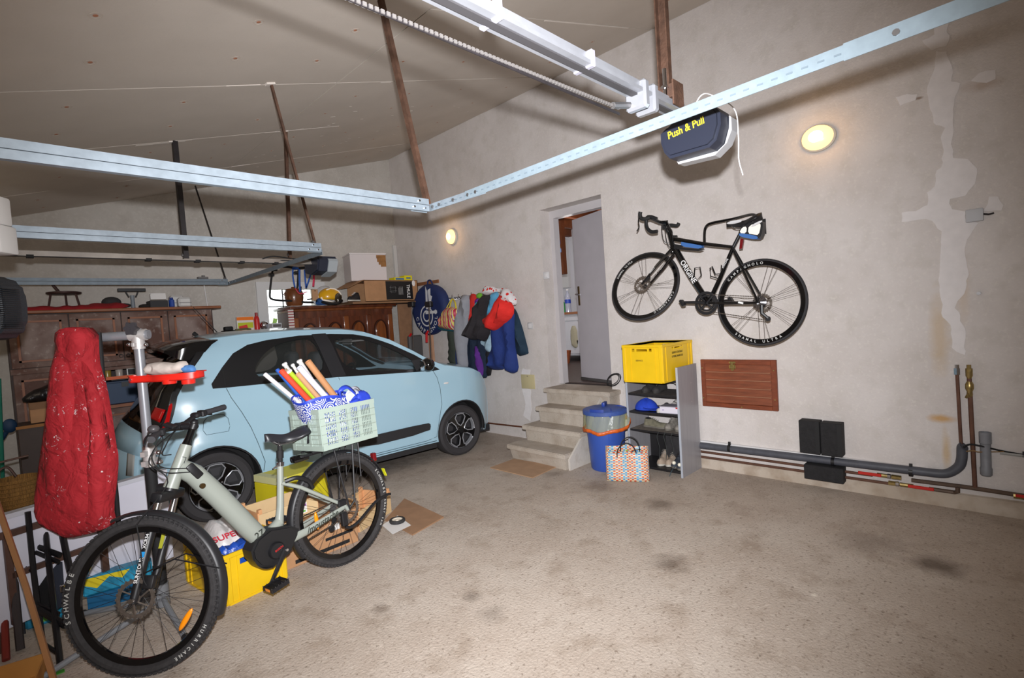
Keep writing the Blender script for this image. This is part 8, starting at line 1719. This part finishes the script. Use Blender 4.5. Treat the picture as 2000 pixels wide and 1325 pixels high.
add('head_casting', G().tube([SP+V((0, 0, 1.52)), SP+V((0, 0, 1.60))], .032, 18).tube([A0-armd*.045, A0+armd*.04], .033, 16).box(-.008, .008, -.055, .055, -.012, .012, Matrix.Translation(SP+V((0, 0, 1.545))) @ Matrix.Rotation(-.7, 4, 'Z'), bev=.003), LGR, stand)
for sg in (1, -1): add('bolt', G().ball(tuple(SP+CR*.047*sg+V((0, 0, 1.545))-CF*.01), (.014, .014, .012), None, 10, 6), CHR, stand)
add('arm', G().tube([A0-armd*.06, A0+armd*.34], .0255, 18), ALU, stand); add('arm_collar', G().tube([A0+armd*.27, A0+armd*.33], .031, 18), BLK, stand); add('clamp_jaw', G().box(-.03, .05, -.03, .03, -.05, .05, frame(A0+armd*.35, armd, z=(0, 0, 1)), bev=.01), BLK, stand)
kn = frame(A0-CF*.045+V((0, 0, .035)), CR, y=-CD); P = []
for k in range(24): a = 2*math.pi*k/24; rr = .034+.006*math.cos(6*a); P.append((rr*math.cos(a), rr*math.sin(a)))
add('star_knob', G().prism(P, -.012, .012, kn).disc(.007, .01, .016, kn, 10), M('knob_grey', s(60, 58, 62), .45), stand)
add('base_hub', G().tube([SP+V((0, 0, .03)), SP+V((0, 0, .16))], .036, 14), M('hub_grey', s(120, 122, 126), .5), stand)
LEGM = M('leg_grey', s(146, 150, 156), .5, .3)
for (px, py) in ((40, 1360), (362, 1252), (166, 1205)):
    f = FLR(px, py); f.z = .02; d = (f-SP).normalized(); a = SP+V((0, 0, .09)); lg = add('leg', G().tube([a, SP+d*.12+V((0, 0, .05)), f], .015, 10), LEGM, stand); add('rubber_foot', G().tube([f-d*.0, f+d*.05], .019, 10), BLK, lg)
# red tray held on the upright
tr_ = thing('tool_tray', 'red plastic tool tray clamped to the stand, holding a rag', 'tray', (.66, 3.5, 1.33)); RT = M('tray_red', s(226, 40, 28), .35, coat=.2)
tz = 1.36; td = V((CR.x, CR.y, 0)).normalized(); tn = V((-td.y, td.x, 0)); FT = Matrix(((td.x, tn.x, 0, SP.x), (td.y, tn.y, 0, SP.y), (0, 0, 1, tz), (0, 0, 0, 1)))
Pt = smoothpoly([(-.06, -.045), (-.06, .045), (.05, .05), (.12, .10), (.30, .10), (.325, .04), (.315, -.07), (.14, -.09), (.06, -.05)], 1)
def tray_z(x, y): return 0
g = G(); g.prism(Pt, -.028, -.022, FT)
for i in range(len(Pt)):
    a, b_ = Pt[i-1], Pt[i]; g.hexa([FT @ V((a[0], a[1], -.028)), FT @ V((b_[0], b_[1], -.028)), FT @ V((b_[0]*.985, b_[1]*.95, -.028)), FT @ V((a[0]*.985, a[1]*.95, -.028)), FT @ V((a[0], a[1], .01)), FT @ V((b_[0], b_[1], .01)), FT @ V((b_[0]*.985, b_[1]*.95, .01)), FT @ V((a[0]*.985, a[1]*.95, .01))])
add('tray_shell', g, RT, tr_, ang=50); g = G()
for i in range(len(Pt)):
    a, b_ = Pt[i-1], Pt[i]; g.hexa([FT @ V((a[0], a[1], .006)), FT @ V((b_[0], b_[1], .006)), FT @ V((b_[0]*1.03, b_[1]*1.12, .006)), FT @ V((a[0]*1.03, a[1]*1.12, .006)), FT @ V((a[0], a[1], .011)), FT @ V((b_[0], b_[1], .011)), FT @ V((b_[0]*1.03, b_[1]*1.12, .011)), FT @ V((a[0]*1.03, a[1]*1.12, .011))])
add('tray_rim', g, RT, tr_, ang=50)
add('cup', G().lathe([(0, -.045), (.034, -.045), (.038, -.02), (0, -.02)], FT @ Matrix.Translation((.19, -.05, 0)), 20), RT, tr_); add('cup', G().lathe([(0, -.055), (.034, -.055), (.037, -.02), (0, -.02)], FT @ Matrix.Translation((.27, -.01, 0)), 20), RT, tr_)
add('clamp_screw', G().disc(.008, 0, .006, FT @ Matrix.Translation((-.03, -.047, -.01)) @ Matrix.Rotation(math.pi/2, 4, 'X'), 10), CHR, tr_)
puff('rag', [(-.1, -.03), (-.095, .035), (-.02, .045), (.07, .03), (.12, .045), (.14, .015), (.12, -.03)], frame(FT @ V((.13, -.02, .035)), td, y=(0, 0, 1)), .035, M('rag_grey', s(196, 184, 176), .9, var=.15, vs=20), None, label='crumpled pale grey rag lying in the red tray', cat='rag', back=.03, step=.02, edge=.035)
puff('blue_rag', [(-.035, -.02), (-.03, .02), (.02, .025), (.04, .0), (.035, -.02)], frame(FT @ V((.275, -.02, .028)), td, y=(0, 0, 1)), .02, M('rag_blue', s(80, 130, 190), .8), None, label='small blue rag at the right end of the red tray', cat='rag', back=.02, step=.012, edge=.02)
add('leaning_tube', G().tube([DP(193, 650, 2.83), DP(200, 730, 2.83), DP(215, 860, 2.86), DP(226, 960, 2.9), DP(233, 1040, 2.93)], .0125, 12), MBLK, None, 'long black rubber tube leaning over the stand arm', 'tube')
# red paint-splashed overalls
DC = 2.76; FC = frame(DP(140, 850, DC), CR, y=-CD)
def cpx(L): return [((x-140)*DC/FPX, (850-y)*DC/FPX) for x, y in L]
RC = bpy.data.materials.new('red_overall_cloth'); RC.use_nodes = True; nt = RC.node_tree; N = nt.nodes; Lk = nt.links; b0 = N['Principled BSDF']; b0.inputs['Roughness'].default_value = .85
tcn = N.new('ShaderNodeTexCoord')
def nois(sc, det=4, dist=0):
    n = N.new('ShaderNodeTexNoise'); n.inputs['Scale'].default_value = sc; n.inputs['Detail'].default_value = det; n.inputs['Distortion'].default_value = dist; Lk.new(tcn.outputs['Object'], n.inputs['Vector']); return n.outputs['Fac']
def mr(src, a, b_):
    r_ = N.new('ShaderNodeMapRange'); r_.inputs[1].default_value = a; r_.inputs[2].default_value = b_; Lk.new(src, r_.inputs[0]); return r_.outputs[0]
def mm(a, b_):
    x = N.new('ShaderNodeMath'); x.operation = 'MULTIPLY'; Lk.new(a, x.inputs[0]); Lk.new(b_, x.inputs[1]); return x.outputs[0]
def mc(f, a, b_):
    x = N.new('ShaderNodeMix'); x.data_type = 'RGBA'; Lk.new(f, x.inputs[0])
    for i, q in ((6, a), (7, b_)):
        if isinstance(q, tuple): x.inputs[i].default_value = (*q, 1)
        else: Lk.new(q, x.inputs[i])
    return x.outputs[2]
base_ = mc(mr(nois(3), .4, .6), s(178, 34, 44), s(160, 26, 36)); c1 = mc(mm(mr(nois(7, 3), .54, .62), mr(nois(60, 5, 1.5), .60, .68)), base_, s(222, 200, 204)); c2 = mc(mr(nois(38, 2), .72, .75), c1, s(235, 225, 225)); Lk.new(mc(mr(nois(55, 3), .75, .8), c2, s(60, 20, 40)), b0.inputs['Base Color'])
bp0 = N.new('ShaderNodeBump'); bp0.inputs['Strength'].default_value = 1.0; bp0.inputs['Distance'].default_value = .03; Lk.new(nois(11, 3, .6), bp0.inputs['Height']); Lk.new(bp0.outputs[0], b0.inputs['Normal'])
ov = thing('red_overalls', 'red work overalls splashed with white paint, hung on the repair stand', 'overalls', tuple(DP(140, 1055, DC)))
kw = dict(step=.03, edge=.07, smoothing=1, back=.06)
puff('jacket_body', cpx([(116, 648), (130, 638), (175, 641), (177, 690), (180, 720), (192, 755), (203, 820), (210, 870), (216, 900), (212, 950), (205, 1000), (212, 1030), (188, 1040), (130, 1054), (112, 1044), (72, 1024), (65, 985), (74, 920), (84, 850), (96, 760), (105, 690)]), FC, .035, RC, ov, folds=4, famp=.9, seed=1.0, **kw)
kw['back'] = .045; kw['edge'] = .04
puff('sleeve', cpx([(108, 700), (130, 690), (150, 720), (158, 800), (168, 880), (163, 940), (158, 977), (98, 973), (95, 900), (98, 800)]), FC @ Matrix.Translation((0, 0, .028)), .02, RC, ov, folds=3, famp=.9, seed=2.0, **kw)
puff('sleeve', cpx([(165, 700), (178, 720), (193, 760), (205, 830), (214, 885), (208, 960), (212, 1026), (160, 1030), (158, 970), (176, 900), (186, 840), (175, 770)]), FC @ Matrix.Translation((0, 0, .03)), .02, RC, ov, folds=3, famp=.9, seed=3.0, **kw)
puff('collar', cpx([(112, 655), (130, 640), (172, 643), (176, 690), (150, 715), (125, 700)]), FC @ Matrix.Translation((0, 0, .03)), .015, RC, ov, folds=2, famp=.9, seed=4.0, **kw)
# white board with brown steel frame, toy packages below
WBD = M('white_board', s(214, 214, 226), .4, var=.04, vs=6); SB_ = M('brown_steel', s(92, 66, 56), .5, .3, var=.3, vs=14)
wbd = thing('folded_white_table', 'white folded table top with brown steel legs standing behind the front wheel', 'table', (.3, 4.2, 0))
A_, B_ = FLR(10, 1250), FLR(300, 1120); bd = (B_-A_); bd.z = 0; bl = 1.02; bd.normalize(); bn = V((bd.y, -bd.x, 0)); O_ = V((.74, 4.08, 0)) - bd*1.02
FBT = Matrix(((bd.x, 0, bn.x, O_.x), (bd.y, 0, bn.y, O_.y), (0, 1, 0, .10), (0, 0, 0, 1)))
add('table_top', G().box(0, bl, 0, .58, -.025, 0, FBT, bev=.004), WBD, wbd); add('top_edge', G().box(0, bl, .575, .60, -.05, .012, FBT), M('edge_white', s(196, 198, 206), .4), wbd, smooth=False)
for (x0, x1, y0, y1) in ((.60, .635, .02, .54), (.02, .64, .48, .515), (.20, .62, .26, .29), (.18, .21, .02, .5)): add('frame_bar', G().box(x0, x1, y0, y1, .005, .025, FBT), SB_, wbd, smooth=False)
add('latch', G().box(.66, .69, .42, .50, .0, .02, FBT), CHR, wbd); add('hook', G().tube([FBT @ V((.06, .30, .02)), FBT @ V((.10, .27, .04)), FBT @ V((.14, .31, .02))], .006, 6), DKST, wbd)
add('foot', G().box(.1, .16, -.10, 0, -.02, .02, FBT).box(.86, .92, -.10, 0, -.02, .02, FBT), SB_, wbd, smooth=False)
SEA = M('sea_print', s(40, 150, 190), .4, var=.5, vs=14)
pk = thing('beach_package', 'blue package printed with yellow shapes under the white table top', 'package', (.55, 3.95, 0)); Xk = Matrix.Translation((.42, 3.93, 0.0)) @ Matrix.Rotation(math.radians(-8), 4, 'Z')
add('package_body', G().box(-.17, .17, -.05, .05, 0.09, .20, Xk, bev=.012), SEA, pk); add('yellow_print', G().prism([(-.17, .02), (-.1, -.02), (-.04, .03), (.02, 0), (.06, .04), (-.17, .05)], .0, .002, Xk @ Matrix(((1, 0, 0, 0), (0, 0, -1, -.05), (0, 1, 0, .15), (0, 0, 0, 1)))), M('print_yellow', s(226, 206, 30), .5), pk, smooth=False); add('package_base', G().box(-.15, .15, -.045, .045, 0, .09, Xk), M('sea_dark', s(24, 96, 140), .4), pk, smooth=False); add('black_tag', G().box(.08, .13, -.053, -.05, .10, .12, Xk), BLK, pk)
pk = thing('blue_package', 'smaller blue package behind the folding chair at left', 'package', (.12, 4.0, 0)); add('package_body', G().box(.0, .2, 3.95, 4.05, .0, .11, bev=.01), SEA, pk); add('green_mark', G().box(.03, .09, 3.946, 3.95, .02, .05), M('print_green', s(110, 180, 80), .5), pk)
# folded black camping chair
fc = thing('folding_chair', 'folded black metal chair with black fabric standing left of the front wheel', 'chair', (.05, 3.5, 0)); BKM = M('chair_black', s(18, 18, 21), .4)
def cd_(y): return 2.50+(1300-y)*.0014
def bar(a, b_, w, d0=2.62, d1=None, nm='frame_bar', mat=BKM): p, q = DP(*a, cd_(a[1])), DP(*b_, cd_(b_[1])); return add(nm, G().tube([p, q], w, 8, flat=(1, .7)), mat, fc)
lowb = FLR(118, 1300, .01); add('leg', G().tube([DP(88, 1030, cd_(1030)), DP(103, 1170, cd_(1170)), lowb], .02, 8, flat=(1, .7)), BKM, fc); lb2 = FLR(84, 1262, .01); add('leg', G().tube([DP(54, 1000, 2.75), DP(66, 1120, 2.75), lb2], .013, 8), BKM, fc)
bar((122, 1045), (137, 1115), .022, 2.68); bar((137, 1115), (128, 1215), .016, 2.68)
for (a, b_, w) in (((30, 1052), (118, 1085), .016), ((32, 1064), (115, 1098), .012), ((75, 1190), (128, 1222), .02), ((72, 1180), (115, 1200), .012), ((85, 1258), (115, 1278), .012), ((36, 1095), (66, 1122), .006), ((45, 1100), (60, 1098), .005)): bar(a, b_, w, 2.64)
g = G(); P = [DP(66, 1108, 2.9), DP(100, 1100, 2.9), DP(112, 1190, 2.74), DP(74, 1186, 2.74)]; nn = -CF*.02; g.hexa(P + [p+nn for p in P]); add('fabric_seat', g, M('fabric_black', s(14, 14, 16), .95), fc, smooth=False)
g = G(); P = [DP(78, 1040, 3.0), DP(118, 1045, 3.0), DP(128, 1180, 2.78), DP(100, 1200, 2.76)]; g.hexa(P + [p+nn for p in P]); add('fabric_back', g, M('fabric_slate', s(44, 48, 60), .95), fc, smooth=False)
g = G().box(-.01, .01, -.01, .01, -.02, .02, Matrix.Translation(DP(122, 1150, 2.76)), bev=.004); add('buckle', g, CHR, fc)
# wooden stick, cardboard box, poles at the far left
f0 = FLR(112, 1352, 0.0); add('wooden_board_strip', G().tube([f0, DP(52, 1150, 2.45), DP(-12, 965, 2.6)], .026, 4, flat=(1.2, .5)), M('stick_wood', s(186, 134, 90), .6, var=.15, vs=6), None, 'pale wooden batten leaning at the left edge', 'batten')
cbl = thing('open_carton', 'brown open cardboard box with pale tape in the bottom left corner', 'box', (-.05, 3.25, 0)); XQ = Matrix.Translation((-.16, 3.27, 0)) @ Matrix.Rotation(math.radians(-12), 4, 'Z')
add('box_shell', G().box(-.2, .2, -.13, -.124, 0, .10, XQ).box(-.2, .2, .124, .13, 0, .10, XQ).box(-.2, -.194, -.13, .13, 0, .10, XQ).box(.194, .2, -.13, .13, 0, .10, XQ).box(-.2, .2, -.13, .13, 0, .006, XQ), M('card_orange', s(186, 130, 62), .8, var=.15, vs=7), cbl, smooth=False); add('tape', G().box(.05, .08, -.132, -.13, .0, .10, XQ), M('tape_pale', s(214, 200, 170), .5), cbl, smooth=False); add('tape', G().box(-.02, .0, -.132, -.13, .0, .10, XQ), M('tape_pale', s(214, 200, 170), .5), cbl, smooth=False)
def pole(px0, py0, px1, py1, r_, d, mat, label, name='garden_pole'):
    q = FLR(px1, py1, 0.01); add(name, G().tube([DP(px0, py0, d), q], r_, 8), mat, None, label, 'pole')
pole(4, 1090, 12, 1290, .016, 2.9, M('pole_red', s(120, 36, 24), .6), 'dark red pole at the left edge beside the batten')
pole(15, 1010, 40, 1270, .018, 2.8, M('pole_dark', s(50, 42, 42), .6), 'dark brown pole right behind the batten')
pole(28, 1080, 45, 1240, .012, 2.9, M('pole_dark2', s(36, 36, 42), .6), 'thin black pole between the batten and folding chair')
t = thing('blue_stripe_bag', 'narrow blue bag with yellow band at the left edge', 'bag', tuple(FLR(14, 1232))); g = G(); P = [DP(2, 1110, 3.0), DP(8, 1110, 3.0), DP(20, 1228, 3.0), DP(12, 1230, 3.0)]; g.hexa(P+[p-CF*.03 for p in P]); add('bag_body', g, SEA, t, smooth=False); g = G(); P = [DP(3, 1130, 2.965), DP(9, 1130, 2.965), DP(11, 1155, 2.965), DP(5, 1155, 2.965)]; g.hexa(P+[p-CF*.004 for p in P]); add('yellow_band', g, M('print_yellow', s(226, 206, 30), .5), t, smooth=False)
add('green_pole', G().tube([DP(-2, 740, 4.4), DP(4, 900, 4.4), DP(8, 1010, 4.4)], .014, 8), M('pole_green', s(30, 120, 100), .5), None, 'thin green pole against the back wall at the left edge', 'pole')
t = thing('blue_brush', 'dark blue brush head leaning on the wall at far left', 'brush', tuple(DP(12, 860, 4.5))); add('brush_head', G().ball(tuple(DP(19, 832, 4.5)), (.05, .03, .062), None, 14, 10), M('brush_blue', s(22, 56, 90), .6), t, ang=80); add('brush_handle', G().tube([DP(14, 842, 4.5), DP(4, 858, 4.5)], .018, 8), M('brush_blue', s(22, 56, 90), .6), t)
# wicker basket on a dark stool
wk = thing('wicker_basket', 'tan wicker basket with twisted handles behind the red overalls', 'basket', tuple(DP(38, 995, 3.9))); WK = M('wicker', s(150, 108, 52), .8, var=.5, vs=60, stretch=(3, 3, .3), bump=.6, bs=90)
bc0 = DP(38, 992, 3.9); Xk = Matrix.Translation(bc0); add('basket_body', G().lathe([(0, .0), (.10, 0), (.125, .05), (.135, .14), (.13, .23), (.125, .23), (.12, .05), (0, .02)], Xk, 24), WK, wk)
for k in range(7): add('weave_ring', G().lathe([(.118+.014*min(1, k/3)+.006*math.cos(a), .03+.03*k+.006*math.sin(a)) for a in [j*1.257 for j in range(5)]], Xk, 24, closed=True), WK, wk)
add('handle', G().tube(bez([bc0+V((-.1, 0, .22)), bc0+V((-.09, 0, .3)), bc0+V((-.04, 0, .32)), bc0+V((.0, 0, .24))], 5), .009, 6), SB_, wk); add('handle', G().tube([bc0+V((-.12, .02, .36)), bc0+V((.08, .02, .38))], .008, 6).tube([bc0+V((-.12, .02, .36)), bc0+V((-.12, .02, .22))], .008, 6), SB_, wk)
boxy('low_stool', 'dark low table carrying the wicker basket', 'table', bc0.x-.3, bc0.x+.35, bc0.y-.15, bc0.y+.25, 0, bc0.z-.002, M('stool_dark', s(60, 52, 46), .7), parts=lambda t, X: add('table_edge', G().box(-.33, .33, -.21, -.2, bc0.z-.04, bc0.z-.005, X), M('stool_dark2', s(80, 70, 60), .7), t))
tp_ = FLR(105, 1322); add('green_scrap', G().box(tp_.x-.0, tp_.x+.04, tp_.y, tp_.y+.03, .0, .004), M('scrap_green', s(70, 150, 50), .6), None, 'small green scrap on the floor below the front wheel', 'scrap', smooth=False)
